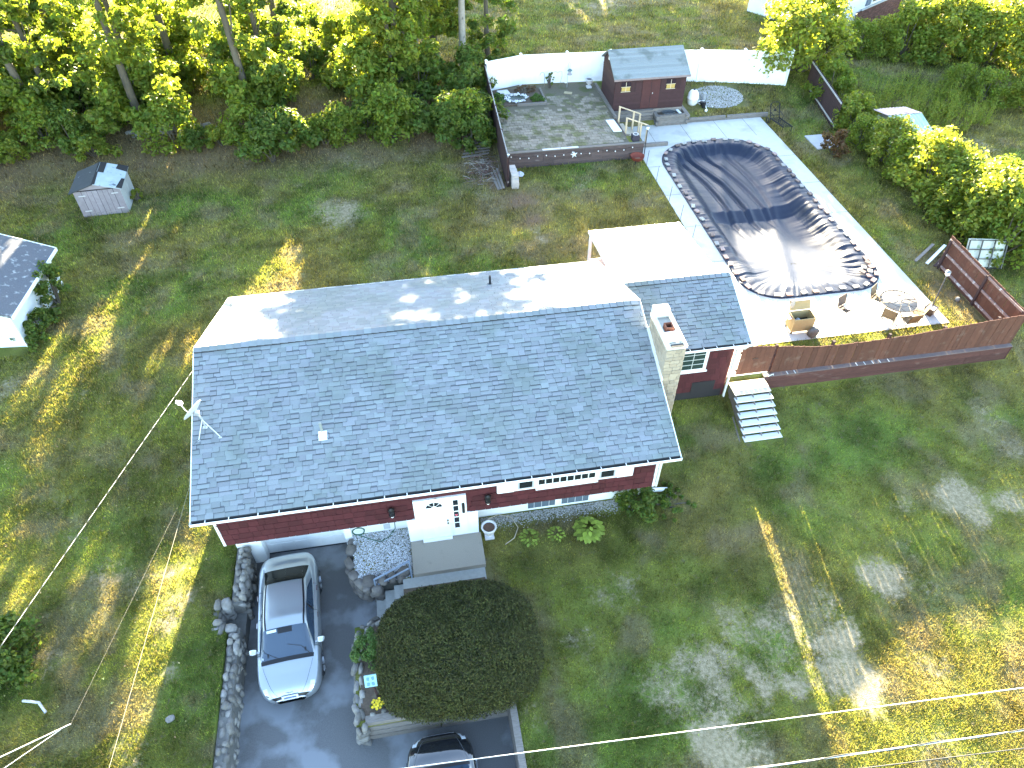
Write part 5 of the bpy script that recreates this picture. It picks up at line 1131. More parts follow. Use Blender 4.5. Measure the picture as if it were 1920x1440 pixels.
# flower bed with the small pond, hooks, feeder, urn
pb = thing('pond_bed', 'timber edged flower bed with a small pond in the terrace corner', 'flower bed', (7.7, 44, 2.1))
MB().box(6.05, 9.35, 43.0, 45.3, 2.0, 2.16).build('soil', mulch, pb); MB().box(7.6, 9.42, 42.86, 42.99, 2.08, 2.24).build('edging', timber_grey, pb); MB().box(9.36, 9.48, 43.0, 45.1, 2.08, 2.24).build('edging', timber_grey, pb)
MB().lathe((7.6, 43.8, 2.17), [(.001, .02), (.55, .02), (.62, .07), (.75, .05)], 14, sy=.8).build('water', M('pond_water', (.03, .05, .05), .1, 0), pb)
pebbles('pebbles', 120, lambda r: (lambda a: (7.7 + .62 * math.cos(a) + r.normal(0, .06), 43.85 + .5 * math.sin(a) + r.normal(0, .06), 2.22))(r.uniform(0, 6.3)), .05, .11, white_pebble, 'pale rocks round the little pond')
plant('moss_plant', 'round green cushion plant right of the little pond', 'plant', shrub_meshes(.35, .42, .38, 24, 110, .035, 61, leaf_box), 8.95, 43.5, 2.15, names=('foliage', 'stem'))
plant('moss_plant', 'green cushion plant in the corner left of the little pond', 'plant', shrub_meshes(.4, .42, .7, 24, 110, .035, 62, leaf_box), 6.5, 43.7, 2.15, names=('foliage', 'stem'))
plant('flower_clump', 'reddish flower clump against the white fence', 'plant', shrub_meshes(.4, .8, .3, 20, 80, .04, 63, M('russet_leaf', (.10, .06, .03), .7, .3, (3, .3))), 8.4, 44.8, 2.15, names=('foliage', 'stem'))
plant('thin_shrub', 'thin grey-green shrub standing before the white fence', 'plant', shrub_meshes(1.0, .32, .2, 16, 40, .04, 64, leaf_dark), 10.1, 45.3, 2.1, names=('foliage', 'stem'))
tag(MB().obox((7.0, 44.6, 2.26), (.75, .5, .12), (.15, .1, .3)).build('slab', M('pale_stone', (.5, .5, .52), .8, .05)), 'pale stone slab lying by the little pond', 'slab')
tag(MB().obox((11.1, 44.3, 2.11), (.5, .26, .05), (0, 0, -.4)).build('tan_board', M('tan_board', (.36, .30, .19), .8, 0)), 'tan board lying on the terrace below the bird feeder', 'board')
mb = MB(); mb.tube([(9.75, 45.25, 2.1), (9.75, 45.25, 2.95), (9.7, 45.25, 3.08), (9.6, 45.25, 3.13), (9.5, 45.25, 3.08), (9.45, 45.25, 2.95)], .014, 5); tag(mb.build('garden_hook', M('rust_rod', (.2, .17, .14), .7, 0)), 'thin shepherd hook against the white fence', 'hook')
mb = MB(); mb.tube([(10.75, 45.3, 2.1), (10.9, 45.3, 2.8), (10.88, 45.3, 3.05), (10.75, 45.3, 3.1), (10.6, 45.3, 3.0), (10.48, 45.3, 3.1), (10.3, 45.3, 3.05), (10.2, 45.3, 2.9)], .01, 5); tag(mb.build('plant_trellis', M('rust_rod', (.2, .17, .14))), 'thin heart shaped wire trellis against the white fence', 'trellis')
bf = thing('bird_feeder', 'bird feeder hanging from a pole before the white fence', 'bird feeder', (11.25, 45.15, 2.1))
MB().tube([(11.22, 45.15, 2.1), (11.25, 45.15, 3.6), (11.3, 45.15, 3.72), (11.35, 45.15, 3.6), (11.35, 45.15, 3.3)], .015, 5).build('pole', galv, bf)
MB().lathe((11.35, 45.15, 2.95), [(.16, .2), (.13, .26), (.02, .33)], 10).build('feeder_roof', M('teal_grey', (.10, .16, .17), .6, 0), bf); MB().lathe((11.35, 45.15, 2.9), [(.001, 0), (.15, 0), (.15, .05), (.09, .06), (.09, .22)], 10).build('feeder_tray', M('feeder_grey', (.35, .33, .34), .6, 0), bf)
def urn(name, label, x, y, z, s, soil_c):
    t = thing(name, label, 'urn', (x, y, z)); c = M('urn_concrete', (.56, .55, .56), .8, .04, (8, .15))
    MB().box(x - .16 * s, x + .16 * s, y - .16 * s, y + .16 * s, z, z + .1 * s).build('foot', c, t)
    MB().lathe((x, y, z + .1 * s), [(.09 * s, 0), (.08 * s, .1 * s), (.2 * s, .22 * s), (.24 * s, .42 * s), (.27 * s, .46 * s), (.27 * s, .5 * s), (.22 * s, .5 * s), (.2 * s, .42 * s)], 18).build('bowl', c, t)
    MB().lathe((x, y, z + .54 * s), [(.001, .02 * s), (.2 * s, 0)], 14).build('soil', soil_c, t)
urn('urn', 'pale pedestal urn filled with soil at right of the entrance landing', 1.56, 13.95, .02, 1.0, M('potting_soil', (.12, .07, .05), .95, 0, (20, .4)))
urn('urn', 'pale pedestal urn with dark soil before the white fence', 12.6, 44.9, 2.1, .95, M('dark_soil', (.03, .03, .03), .95, 0))
fp = thing('fire_bowl', 'rusty red fire bowl below the terrace wall', 'fire bowl', (13.42, 36.55, 1.2))
MB().lathe((13.42, 36.55, 1.3), [(.001, .0), (.22, .02), (.36, .16), (.40, .30), (.41, .31), (.38, .30), (.33, .17), (.2, .06), (.001, .05)], 16).build('bowl', M('rust_red', (.20, .045, .028), .7, 0, (6, .3)), fp)
for a in (0, 2.1, 4.2): MB().tube([(13.42 + .3 * math.cos(a), 36.55 + .3 * math.sin(a), 1.42), (13.42 + .34 * math.cos(a), 36.55 + .34 * math.sin(a), 1.2)], .02, 5).build('leg', dark_metal, fp)
MB().obox((13.42, 36.5, 1.42), (.34, .12, .1), (0, .1, .3)).build('firewood', M('log_brown', (.2, .12, .08), .9, 0), fp)
def lamp(x, y, z, h, lean, label, base=None):
    t = thing('garden_lamp', label, 'lamp', (x, y, z)); tx, ty = x + lean[0], y + lean[1]
    MB().tube([(x, y, z), (tx, ty, z + h)], .028, 7).build('pole', dark_metal, t); MB().lathe((tx, ty, z + h), [(.03, 0), (.09, .06), (.10, .2), (.001, .26)], 8).build('lamp_glass', M('lamp_white', (.75, .77, .78), .3, 0), t)
    mb = MB(); mb.lathe((tx, ty, z + h + .2), [(.12, 0), (.11, .03), (.001, .1)], 6); mb.build('lamp_cap', M('lamp_cap_grey', (.2, .2, .2), .4, 0, metal=.5), t); return t
lamp(13.92, 36.85, 1.2, 1.75, (0, 0), 'black post lamp at the right corner of the terrace wall')
pt = thing('planter_box', 'dark square planter at the corner of the terrace', 'planter', (13.5, 37.45, 2.12)); MB().box(13.28, 13.68, 37.25, 37.65, 2.1, 2.42).build('box', M('planter_dark', (.04, .035, .05), .6, 0), pt); MB().lathe((13.48, 37.45, 2.43), [(.15, .0), (.17, .03), (.15, .05), (.12, .04)], 12).build('rim', galv, pt)
# lounge chair by the pool
lc = thing('lounge_chair', 'black metal lounge chair at the far right corner of the pool deck', 'lounge chair', (23.2, 39.5, 1.2)); blk_m = M('black_iron', (.02, .02, .023), .45, 0, metal=.3)
x0, x1 = 22.92, 23.5; mb = MB()
for x in (x0, x1): mb.bar((x, 39.9, 1.55), (x + .25, 38.55, 1.55), .045)
for k in range(8): t = k / 7; y = 39.85 - 1.25 * t; dx = .25 * t; mb.bar((x0 + dx, y, 1.55), (x1 + dx, y, 1.55), .025)
for k in range(4): t = (k + .5) / 4; mb.bar((x0 + .58 * t + .01, 39.8, 1.552), (x0 + .58 * t + .24, 38.6, 1.552), .02)
mb.build('seat', blk_m, lc); mb = MB()
for x in (x0, x1): mb.bar((x, 39.88, 1.5), (x - .03, 40.2, 2.3), .045)
mb.tube([(x0 - .03, 40.2, 2.3), (x0 + .12, 40.22, 2.4), (x1 - .15, 40.22, 2.4), (x1 - .03, 40.2, 2.3)], .022, 6); mb.bar((x0, 39.95, 1.7), (x1, 39.95, 1.7), .025)
mb.bar((x0, 40.0, 1.75), (x1, 40.18, 2.28), .02); mb.bar((x1, 40.0, 1.75), (x0, 40.18, 2.28), .02); mb.lathe((23.2, 40.08, 1.92), [(.08, 0), (.1, .03), (.08, .06)], 10); mb.build('backrest', blk_m, lc)
for x, y in ((x0, 39.85), (x1, 39.85), (x0 + .24, 38.6), (x1 + .24, 38.6)): MB().tube([(x, y, 1.55), (x, y, 1.22)], .022, 6).build('leg', blk_m, lc)
for x in (x0 - .02, x1 + .02): MB().tube([(x, 40.05, 1.9), (x, 39.55, 1.85), (x, 39.5, 1.56)], .02, 6).build('armrest', blk_m, lc)
MB().tube([(x0 - .12, 39.95 + .16 * math.cos(a), 1.38 + .16 * math.sin(a)) for a in [k * .524 for k in range(12)]], .03, 6, closed=True).build('wheel', blk_m, lc)
tag(MB().box(24.3, 25.9, 36.2, 37.9, 1.15, 1.26).build('concrete_slab', M('old_slab', (.40, .39, .40), .9, 0, (2, .25), (40, .4, .006))), 'old grey concrete slab at the end of the hedge', 'slab')
# block stack, bag, lumber, brush pile at the corner of the dark fence
bk = thing('block_stack', 'stack of pale concrete blocks at the end of the dark left fence', 'block stack', (6.05, 35.4, 1.2)); cbm = M('pale_block', (.42, .39, .36), .9, .15, (9, .2), (30, .4, .006)); cme = MB().box(-.19, .19, -.19, .19, 0, .19).mesh('block', cbm)
for j in range(4):
    for k in range(4 if j < 3 else 3): piece('block', cme, bk, (6.08 + rnd.uniform(-.02, .02), 34.95 + k * .40 + (.1 if j == 3 else 0), 1.17 + j * .195), (0, 0, rnd.uniform(-.05, .05)))
rr = random.Random(3); mb = MB(); vs = []
for k in range(9): a = k * .7; vs.append((6.62 + .28 * math.cos(a) * rr.uniform(.6, 1.2), 36.2 + .3 * math.sin(a) * rr.uniform(.6, 1.2), 1.22 + rr.uniform(0, .06)))
vs.append((6.6, 36.2, 1.45)); mb.add(vs, [(i, (i + 1) % 9, 9) for i in range(9)], 0, True); tag(mb.build('plastic_bag', M('bag_plastic', (.45, .46, .5), .35, 0, (6, .3))), 'crumpled pale plastic bag beside the block stack', 'bag')
for k in range(3): tag(MB().bar((5.15 + .14 * k, 34.75, 1.25 + .03 * k), (5.02 + .16 * k, 36.6, 1.3 + .1 * k), .12, .05).build('lumber', timber_grey), ('longest', 'middle', 'rightmost')[k] + ' weathered plank leaning by the end of the dark fence', 'plank')
br = MB(); rr = random.Random(8)
for k in range(230):
    c = (4.55 + rr.gauss(0, .45), 36.9 + rr.gauss(0, .7), 1.22 + abs(rr.gauss(0, .22))); a = rr.uniform(0, 6.28); L = rr.uniform(.25, .8); e_ = rr.uniform(-.25, .35)
    br.tube([(c[0] - L * math.cos(a) / 2, c[1] - L * math.sin(a) / 2, c[2] - L * e_ / 2), (c[0], c[1], c[2] + .03), (c[0] + L * math.cos(a) / 2, c[1] + L * math.sin(a) / 2, c[2] + L * e_ / 2)], rr.uniform(.006, .02), 4, rr.randrange(3))
tag(br.build('brush_pile', [bark, M('grey_twig', (.26, .235, .2), .9, 0), M('red_twig', (.15, .09, .075), .9, 0)]), 'heap of cut branches and twigs beside the dark fence', 'brush pile', kind='stuff')
for k in range(5): tag(MB().bar((3.6 + .1 * k, 38.6 + .22 * k, 1.3 + .08 * k), (5.2 + .05 * k, 38.75 + .2 * k, 1.34 + .08 * k), .12, .06).build('stacked_board', timber_grey), 'grey weathered board in the stack behind the brush pile', 'board', 'boards stacked behind the brush pile')

# ------------------------------------------------------------ left: grey shed and white garage
gs = thing('grey_shed', 'small weathered grey-white shed with double doors and patched roof', 'shed', (-15.3, 36.8, 1.2), rz=R(3))
lil = M('bleached_plank', (.25, .225, .24), .85, .12, (6, .3), (30, .4, .005), stain=(2.2, (.22, .20, .21), .58)); pale = M('pale_blue_plank', (.37, .39, .40), .8, .08, (4, .25), stain=(2.5, (.32, .34, .34), .6))
# local coordinates: x -1.1..1.1, y -1..1, floor 0
mb = MB(); mb.box(-1.1, 1.1, -1.02, 1.05, -.05, 1.45); gsw = mb.build('wall', pale, gs, world=False)
for k in range(3): MB().box(1.1, 1.125, -1.0 + k * .69, -.33 + k * .69, 0, 1.44).build('plank', pale, gsw, world=False)
MB().add([(-1.1, -1.03, 1.44), (1.1, -1.03, 1.44), (0, -1.03, 1.78), (-1.1, -1.0, 1.44), (1.1, -1.0, 1.44), (0, -1.0, 1.78)], [(0, 1, 2), (0, 3, 4, 1), (1, 4, 5, 2), (2, 5, 3, 0)]).build('gable', lil, gs, world=False)
for x0, x1 in ((-1.1, -.72), (.78, 1.1)): MB().box(x0, x1, -1.05, -1.021, -.03, 1.43).build('plank', lil, gsw, world=False)
for x0, x1 in ((-.71, .02), (.04, .77)):
    d_ = MB().box(x0, x1, -1.06, -1.021, .02, 1.4).build('door', lil, gs, world=False)
    MB().box((x0 + x1) / 2 - .24, (x0 + x1) / 2 + .24, -1.075, -1.06, .15, .2).build('batten', lil, d_, world=False)
    for z in (.3, 1.15): MB().box(x0 - .2 if x0 < 0 else x1 - .12, x0 + .12 if x0 < 0 else x1 + .2, -1.085, -1.06, z, z + .05).build('hinge', M('pale_hinge', (.5, .5, .5), .5, 0, metal=.3), d_, world=False)
for xg in (.03, -.715, .775): MB().box(xg - .016, xg + .016, -1.056, -1.02, .0, 1.43).build('door_gap', black_plastic, gs, world=False)
MB().box(-1.1, 1.1, -1.062, -1.02, 1.425, 1.455).build('lintel', M('plank_gap', (.02, .01, .01)), gs, world=False)
for xg in (-.47, -.23, .27, .52): MB().box(xg - .006, xg + .006, -1.063, -1.055, .02, 1.4).build('plank_seam', black_plastic, gs, world=False)
rdk = M('mossy_tar_roof', (.05, .055, .06), .9, 0, (5, .3), (25, .4, .008), stain=(3.4, (.30, .32, .33), .66)); rbl = M('pale_blue_roof', (.36, .42, .46), .85, 0, (3, .25), (20, .3, .006), stain=(2.6, (.10, .12, .14), .58))
def lslab(pts, t, name, mat): mb = MB(); mb.add(list(pts) + [(x, y, z - t) for x, y, z in pts], [(0, 1, 2, 3), (4, 7, 6, 5), (0, 4, 5, 1), (1, 5, 6, 2), (2, 6, 7, 3), (3, 7, 4, 0)]); return mb.build(name, mat, gs, world=False)
lslab([(-1.28, -1.18, 1.42), (0, -1.18, 1.83), (0, 1.15, 1.83), (-1.28, 1.15, 1.42)], .05, 'roof', rdk); lslab([(0.003, -1.18, 1.83), (1.24, -1.18, 1.43), (1.24, 1.15, 1.43), (0.003, 1.15, 1.83)], .05, 'roof', rbl)
tm = M('torn_tar', (.022, .022, .025), .9, 0)
lslab([(-.06, .1, 1.845), (.3, .1, 1.755), (.3, 1.16, 1.755), (-.06, 1.16, 1.845)], .012, 'tar_patch', tm); lslab([(-.05, -1.19, 1.842), (.1, -1.19, 1.815), (.06, .1, 1.825), (-.05, .1, 1.842)], .012, 'tar_patch', tm); lslab([(.75, .7, 1.61), (1.26, .55, 1.445), (1.26, 1.17, 1.445), (.8, 1.17, 1.595)], .012, 'tar_patch', tm); lslab([(1.0, -1.19, 1.53), (1.26, -1.19, 1.445), (1.26, -.2, 1.445), (1.12, -.2, 1.49)], .012, 'tar_patch', tm)
gg = thing('white_garage', 'white garage with lichen spotted grey roof at the left edge', 'garage', (-16.25, 25.6, .9), rz=R(-5))
gblue = M('garage_white', (.68, .72, .76), .6, .03, (1.5, .06)); lich = M('lichen_roof', (.10, .105, .12), .92, .1, (26, .45), (50, .4, .006), stain=(4.2, (.30, .31, .31), .57))
MB().box(-7, 0, 0, 4.2, -.6, 2.15).build('wall', gblue, gg, world=False); MB().box(-.02, .025, -.03, .06, -.6, 2.12).box(-.02, .025, 4.14, 4.23, -.6, 2.12).build('corner_board', white, gg, world=False)
mb = MB(); mb.add([(.33, -.3, 2.12), (.33, 4.5, 2.12), (-3.5, 4.5, 3.7), (-3.5, -.3, 3.7), (.33, -.3, 2.02), (.33, 4.5, 2.02), (-3.5, 4.5, 3.6), (-3.5, -.3, 3.6)], [(0, 1, 2, 3), (4, 7, 6, 5), (0, 4, 5, 1), (1, 5, 6, 2), (2, 6, 7, 3), (3, 7, 4, 0)]); mb.add([(-3.504, -.3, 3.7), (-3.504, 4.5, 3.7), (-7.3, 4.5, 2.1), (-7.3, -.3, 2.1)], [(0, 1, 2, 3)]); gro = mb.build('roof', lich, gg, world=False)
MB().box(.331, .37, -.32, 4.52, 1.98, 2.13).build('fascia', white, gg, world=False)
mb = MB(); mb.add([(.34, 4.501, 2.13), (-3.5, 4.501, 3.71), (-3.5, 4.501, 3.55), (.34, 4.501, 1.98), (.34, 4.54, 2.13), (-3.5, 4.54, 3.71), (-3.5, 4.54, 3.55), (.34, 4.54, 1.98)], [(0, 1, 2, 3), (4, 7, 6, 5), (0, 4, 5, 1), (2, 6, 7, 3)]); mb.build('rake_board', white, gg, world=False)
mb = MB()
for k in range(5): mb.box(-6.8, -.1, -.012, -.002, .1 + k * .4, .115 + k * .4)
mb.build('clapboard_line', M('garage_line', (.5, .54, .58), .6, 0), gg, world=False)
bx0, by0 = at(122, 325, 1.2); bx1, by1 = at(172, 262, 1.2)
tag(MB().tube([(bx0, by0, 1.25), ((bx0 + bx1) / 2 - .15, (by0 + by1) / 2, 1.4), (bx1, by1, 1.3)], [.03, .04, .02], 5).build('fallen_branch', M('grey_twig', (.26, .235, .2))), 'bare fallen branch on the lawn behind the grey shed', 'branch')
hx0, hy0 = at(45, 1316, .1); hx1, hy1 = at(88, 1338, .1)
tag(MB().tube([(hx0, hy0, gz1(hx0, hy0) + .05), ((hx0 + hx1) / 2 + .1, (hy0 + hy1) / 2 + .1, gz1(hx0, hy0) + .06), (hx1, hy1, gz1(hx1, hy1) + .05)], .04, 6).build('fallen_pipe', M('grey_pipe', (.45, .45, .47), .6, 0)), 'bent grey pipe lying on the lawn at lower left', 'pipe')
fx_, fy_ = at(320, 1349, .1); tag(piece('flat_stone', STONES[2], None, (fx_, fy_, gz1(fx_, fy_) + .02), (0, 0, .4), (.26, .2, .1)), 'flat pale stone sunk in the left lawn', 'stone')
# old field stone wall half hidden in the wood
ow = thing('stone_wall', 'old dry stone wall half hidden under the trees', 'wall', (-14, 43.6, 1.5))
for k in range(60):
    x = -15.4 + k * .085 * 1.0 + rnd.uniform(-.1, .1); piece('stone', rnd.choice(STONES), ow, (x, 43.7 + rnd.uniform(-.35, .35), 1.5 + rnd.uniform(0, .55)), (rnd.uniform(-.3, .3), rnd.uniform(-.3, .3), rnd.uniform(0, 6)), (rnd.uniform(.3, .55), rnd.uniform(.3, .45), rnd.uniform(.22, .32)))

# ------------------------------------------------------------ cars
ST = [ # y, half widths, heights of the nine section points from sill to centre line
 (-2.28, (.42, .52, .56, .56, .50, .38, .26, .13, 0), (.34, .46, .62, .76, .84, .87, .88, .89, .89)),
 (-2.16, (.66, .73, .75, .72, .63, .49, .33, .17, 0), (.25, .42, .66, .90, .98, 1.01, 1.02, 1.03, 1.03)),
 (-1.96, (.78, .84, .86, .83, .72, .58, .39, .20, 0), (.22, .42, .68, .93, 1.02, 1.06, 1.08, 1.09, 1.09)),
 (-1.68, (.84, .90, .91, .88, .74, .66, .50, .26, 0), (.20, .42, .68, .95, 1.03, 1.08, 1.11, 1.12, 1.13)),
 (-.96, (.87, .91, .92, .89, .79, .70, .585, .30, 0), (.20, .42, .68, .95, 1.02, 1.20, 1.375, 1.42, 1.43)),
 (-.10, (.87, .91, .92, .89, .80, .715, .615, .32, 0), (.20, .42, .68, .94, 1.01, 1.22, 1.415, 1.46, 1.47)),
 (.40, (.87, .91, .92, .89, .80, .715, .60, .31, 0), (.20, .42, .68, .92, .99, 1.20, 1.395, 1.44, 1.45)),
 (1.26, (.87, .91, .92, .88, .79, .71, .57, .29, 0), (.20, .42, .68, .89, .95, .985, 1.01, 1.03, 1.04)),
 (1.74, (.84, .88, .89, .84, .72, .60, .43, .22, 0), (.20, .42, .66, .83, .885, .91, .93, .945, .95)),
 (2.04, (.72, .78, .79, .75, .63, .51, .36, .18, 0), (.22, .40, .58, .73, .785, .815, .835, .845, .85)),
 (2.20, (.54, .61, .63, .59, .50, .40, .28, .14, 0), (.28, .42, .54, .63, .675, .695, .71, .715, .72)),
 (2.28, (.34, .41, .43, .41, .35, .28, .19, .1, 0), (.34, .43, .50, .56, .585, .60, .605, .61, .61))]
SA = np.array([[(x, y, z) for x, z in zip(xs_, zs)] for y, xs_, zs in ST])
def cr1(P, t):
    n = len(P); i = int(min(max(math.floor(t), 0), n - 2)); f = t - i; p0, p1, p2, p3 = P[max(i - 1, 0)], P[i], P[i + 1], P[min(i + 2, n - 1)]
    return .5 * (2 * p1 + (p2 - p0) * f + (2 * p0 - 5 * p1 + 4 * p2 - p3) * f * f + (3 * p1 - p0 - 3 * p2 + p3) * f ** 3)
def SP(u, v, side=1, off=0.0):
    def q(a, b): return cr1(np.array([cr1(SA[:, k], a) for k in range(9)]), b)
    p = q(u, v)
    if off:
        du = q(min(u + .03, 11), v) - q(max(u - .03, 0), v); dv = q(u, min(v + .03, 8)) - q(u, max(v - .03, 0)); nn = np.cross(dv, du); nn = nn / (np.linalg.norm(nn) + 1e-9)
        if nn[2] < 0 and v > 4 or (v <= 4 and nn[0] < 0): nn = -nn
        p = p + nn * off
    return (p[0] * side, p[1], p[2])
def patch(mb, us, vs_lo, vs_hi, side, off=.006, n=9, m=7):
    """a panel on the body between u limits, v limits given at both ends"""
    V = []
    for i in range(n):
        t = i / (n - 1); u = us[0] + (us[1] - us[0]) * t; a = np.interp(t, np.linspace(0, 1, len(vs_lo)), vs_lo); b = np.interp(t, np.linspace(0, 1, len(vs_hi)), vs_hi)
        V += [SP(u, a + (b - a) * j / (m - 1), side, off) for j in range(m)]
    return mb.add(V, [(i * m + j, i * m + j + 1, (i + 1) * m + j + 1, (i + 1) * m + j) for i in range(n - 1) for j in range(m - 1)], 0, True)
car_glass = M('car_glass', (.03, .05, .08), .05, 0, spec=1.0); rear_glass = M('rear_glass', (.008, .010, .010), .08, 0, spec=.12)
chrome = M('chrome', (.6, .6, .62), .2, 0, metal=.9)
tyre_m = M('tyre', (.014, .014, .015), .8, 0); rim_m = M('rim', (.35, .36, .38), .3, 0, metal=.8)
lens_m = M('headlight_lens', (.55, .58, .6), .12, 0, spec=.7); trimb = M('black_trim', (.012, .012, .014), .35, 0)
def car(name, label, x, y, z, rz, paint, interior_tone):
    t = thing(name, label, 'car', (x, y, z), rz=rz); B = lambda mb, nm, mt, p=t: mb.build(nm, mt, p, world=False)
    nu, nv = 67, 41; mb = MB()
    for side in (1, -1):
        V = [SP(11 * i / (nu - 1), 8 * j / (nv - 1), side) for i in range(nu) for j in range(nv)]
        f = [(i * nv + j, i * nv + j + 1, (i + 1) * nv + j + 1, (i + 1) * nv + j) for i in range(nu - 1) for j in range(nv - 1)]
        mb.add(V, f if side < 0 else [q[::-1] for q in f], 0, True)
    V = [SP(11 * i / (nu - 1), 0, 1) for i in range(nu)] + [SP(11 * i / (nu - 1), 0, -1) for i in range(nu)]; mb.add(V, [(i, i + 1, i + 1 + nu, i + nu) for i in range(nu - 1)], 1)
    body = B(mb, 'body', [paint, trimb])
    w = MB()
    for s in (1, -1): patch(w, (6.12, 7.08), (5.95, 4.55), (8, 8), s, .008, 11, 10)
    B(w, 'windshield', car_glass)
    w = MB()
    for s in (1, -1): patch(w, (6.98, 7.16), (4.5, 4.5), (8, 8), s, .012, 3, 10)
    B(w, 'cowl', trimb)
    w = MB()
    for s in (1, -1): patch(w, (3.12, 3.95), (4.75, 6.0), (8, 8), s, .008, 9, 10)
    B(w, 'rear_window', rear_glass)
    for s in (1, -1):
        w = MB(); patch(w, (3.75, 6.75), (4.15, 4.12, 4.12, 4.15), (4.35, 5.6, 5.85, 5.85, 5.7, 4.3), s, .008, 17, 6); sw_ = B(w, 'side_window', car_glass)
        w = MB(); patch(w, (4.95, 5.05), (4.1, 4.1), (5.8, 5.8), s, .012, 2, 6); B(w, 'door_pillar', trimb, sw_)
        w = MB(); patch(w, (3.5, 6.95), (6.05, 6.1), (6.22, 6.3), s, .007, 17, 2); B(w, 'roof_strip', trimb, body)
        for u in (3.95, 5.0, 6.7): w = MB(); patch(w, (u, u + .02), (.6, .6), (4.0, 4.0), s, .003, 2, 9); B(w, 'door_gap', trimb, body)
        for u in (4.15, 5.3): p = SP(u, 3.05, s, .02); B(MB().obox(p, (.03, .17, .025)), 'door_handle', chrome)
        p = SP(6.62, 3.9, s, 0); mb = MB(); c = (p[0] + s * .17, p[1] - .02, p[2] + .09)
        m8 = [(math.cos(a), math.sin(a)) for a in [k * math.pi / 4 for k in range(8)]]
        mb.add([(c[0] + .13 * a * (1 if a * s > 0 else .8), c[1] - .05, c[2] + .07 * b) for a, b in m8] + [(c[0] + .10 * a, c[1] + .07, c[2] + .05 * b) for a, b in m8] + [(c[0], c[1] + .095, c[2])], [(k, (k + 1) % 8, (k + 1) % 8 + 8, k + 8) for k in range(8)] + [(k + 8, (k + 1) % 8 + 8, 16) for k in range(8)] + [tuple(range(8))], 0, True)
        mb.bar((p[0], p[1], p[2] + .03), (c[0] - s * .05, c[1], c[2] - .03), .05, .03); B(mb, 'mirror', paint)
        w = MB(); patch(w, (8.75, 10.15), (3.45, 2.75), (4.35, 4.0), s, .008, 9, 4); hl = B(w, 'headlight', lens_m)
        w = MB(); patch(w, (9.2, 9.75), (3.3, 3.1), (3.75, 3.6), s, .012, 4, 3); B(w, 'lamp_bulb', chrome, hl)
        w = MB(); patch(w, (.35, 1.35), (2.9, 2.9), (3.7, 3.5), s, .008, 5, 4); B(w, 'tail_light', M('tail_red', (.25, .015, .015), .25, 0))
        w = MB(); patch(w, (7.25, 10.0), (4.75, 5.4), (4.83, 5.48), s, .004, 9, 2); B(w, 'hood_gap', M('panel_gap', (.08, .085, .09), .6, 0), body)
        for yy in (-1.36, 1.36):
            mb = MB(); prof = [(.33, 0), (.33, .17), (.30, .2), (.22, .205)]; V = []; n = 22
            for r0, dx in prof: V += [(s * (.71 + dx), yy + r0 * math.cos(2 * math.pi * k / n), .33 + r0 * math.sin(2 * math.pi * k / n)) for k in range(n)]
            mb.add(V, [(i * n + k, i * n + (k + 1) % n, (i + 1) * n + (k + 1) % n, (i + 1) * n + k) for i in range(3) for k in range(n)], 0, True); wl = B(mb, 'tyre', tyre_m)
            mb = MB(); V = [(s * .918, yy + .225 * math.cos(2 * math.pi * k / n), .33 + .225 * math.sin(2 * math.pi * k / n)) for k in range(n)]
            mb.add(V + [(s * .90, yy, .33)], [(k, (k + 1) % n, n) for k in range(n)], 1)
            for k in range(5): a = k * 1.2566; mb.bar((s * .925, yy + .04 * math.cos(a), .33 + .04 * math.sin(a)), (s * .925, yy + .21 * math.cos(a), .33 + .21 * math.sin(a)), .055, .02)
            B(mb, 'rim', [rim_m, trimb], wl)
            mb = MB(); V = [(s * (.885), yy + r0 * math.cos(math.pi * k / 14), .33 + r0 * math.sin(math.pi * k / 14)) for r0 in (.345, .40) for k in range(15)]
            V = [(s * (.925 if abs(v_[1] - yy) > .2 else .928), v_[1], v_[2]) for v_ in V]; mb.add(V, [(k, k + 1, k + 16, k + 15) for k in range(14)]); B(mb, 'wheel_arch', trimb, body)
    w = MB()
    for s in (1, -1): patch(w, (10.2, 10.8), (3.3, 3.2), (8, 8), s, .008, 4, 9)
    B(w, 'grille', trimb); w = MB(); w.tube([SP(10.95, v_, s_, .02) for s_, v_ in [(-1, 2.2), (-1, 3.2), (-1, 5), (-1, 7), (1, 8), (1, 7), (1, 5), (1, 3.2), (1, 2.2)]], .03, 6); B(w, 'bumper_lip', chrome if interior_tone else paint)
    if interior_tone:
        p = SP(10.62, 8, 1, .03); pl = B(MB().obox(p, (.46, .14, .015), (R(-62), 0, 0)), 'number_plate', M('plate_white', (.6, .62, .66), .4, 0)); B(MB().obox((p[0], p[1] + .012, p[2] + .012), (.34, .05, .006), (R(-62), 0, 0)), 'plate_digits', M('plate_ink', (.1, .13, .22), .5, 0), pl)
        p = SP(9.95, 8, 1, .02); mb = MB()
        for s in (1, -1): mb.tube([(p[0] + s * .01, p[1], p[2]), (p[0] + s * .07, p[1] - .015, p[2] + .01), (p[0] + s * .11, p[1] - .05, p[2] + .012)], [.02, .016, .006], 5)
        B(mb, 'badge', chrome)
        mb = MB()
        for s in (1, -1): mb.tube([SP(7.02, 7.2 if s > 0 else 5.4, s, .02), SP(6.72, 5.8 if s > 0 else 6.6, s, .025), SP(6.62, 5.5 if s > 0 else 7.8, s, .02)], .006, 4)
        B(mb, 'wiper', trimb)
        mb = MB(); patch(mb, (6.13, 6.3), (7.3, 7.3), (8, 8), 1, .011, 3, 3); patch(mb, (6.13, 6.3), (7.3, 7.3), (8, 8), -1, .011, 3, 3); B(mb, 'mirror_mount', trimb)
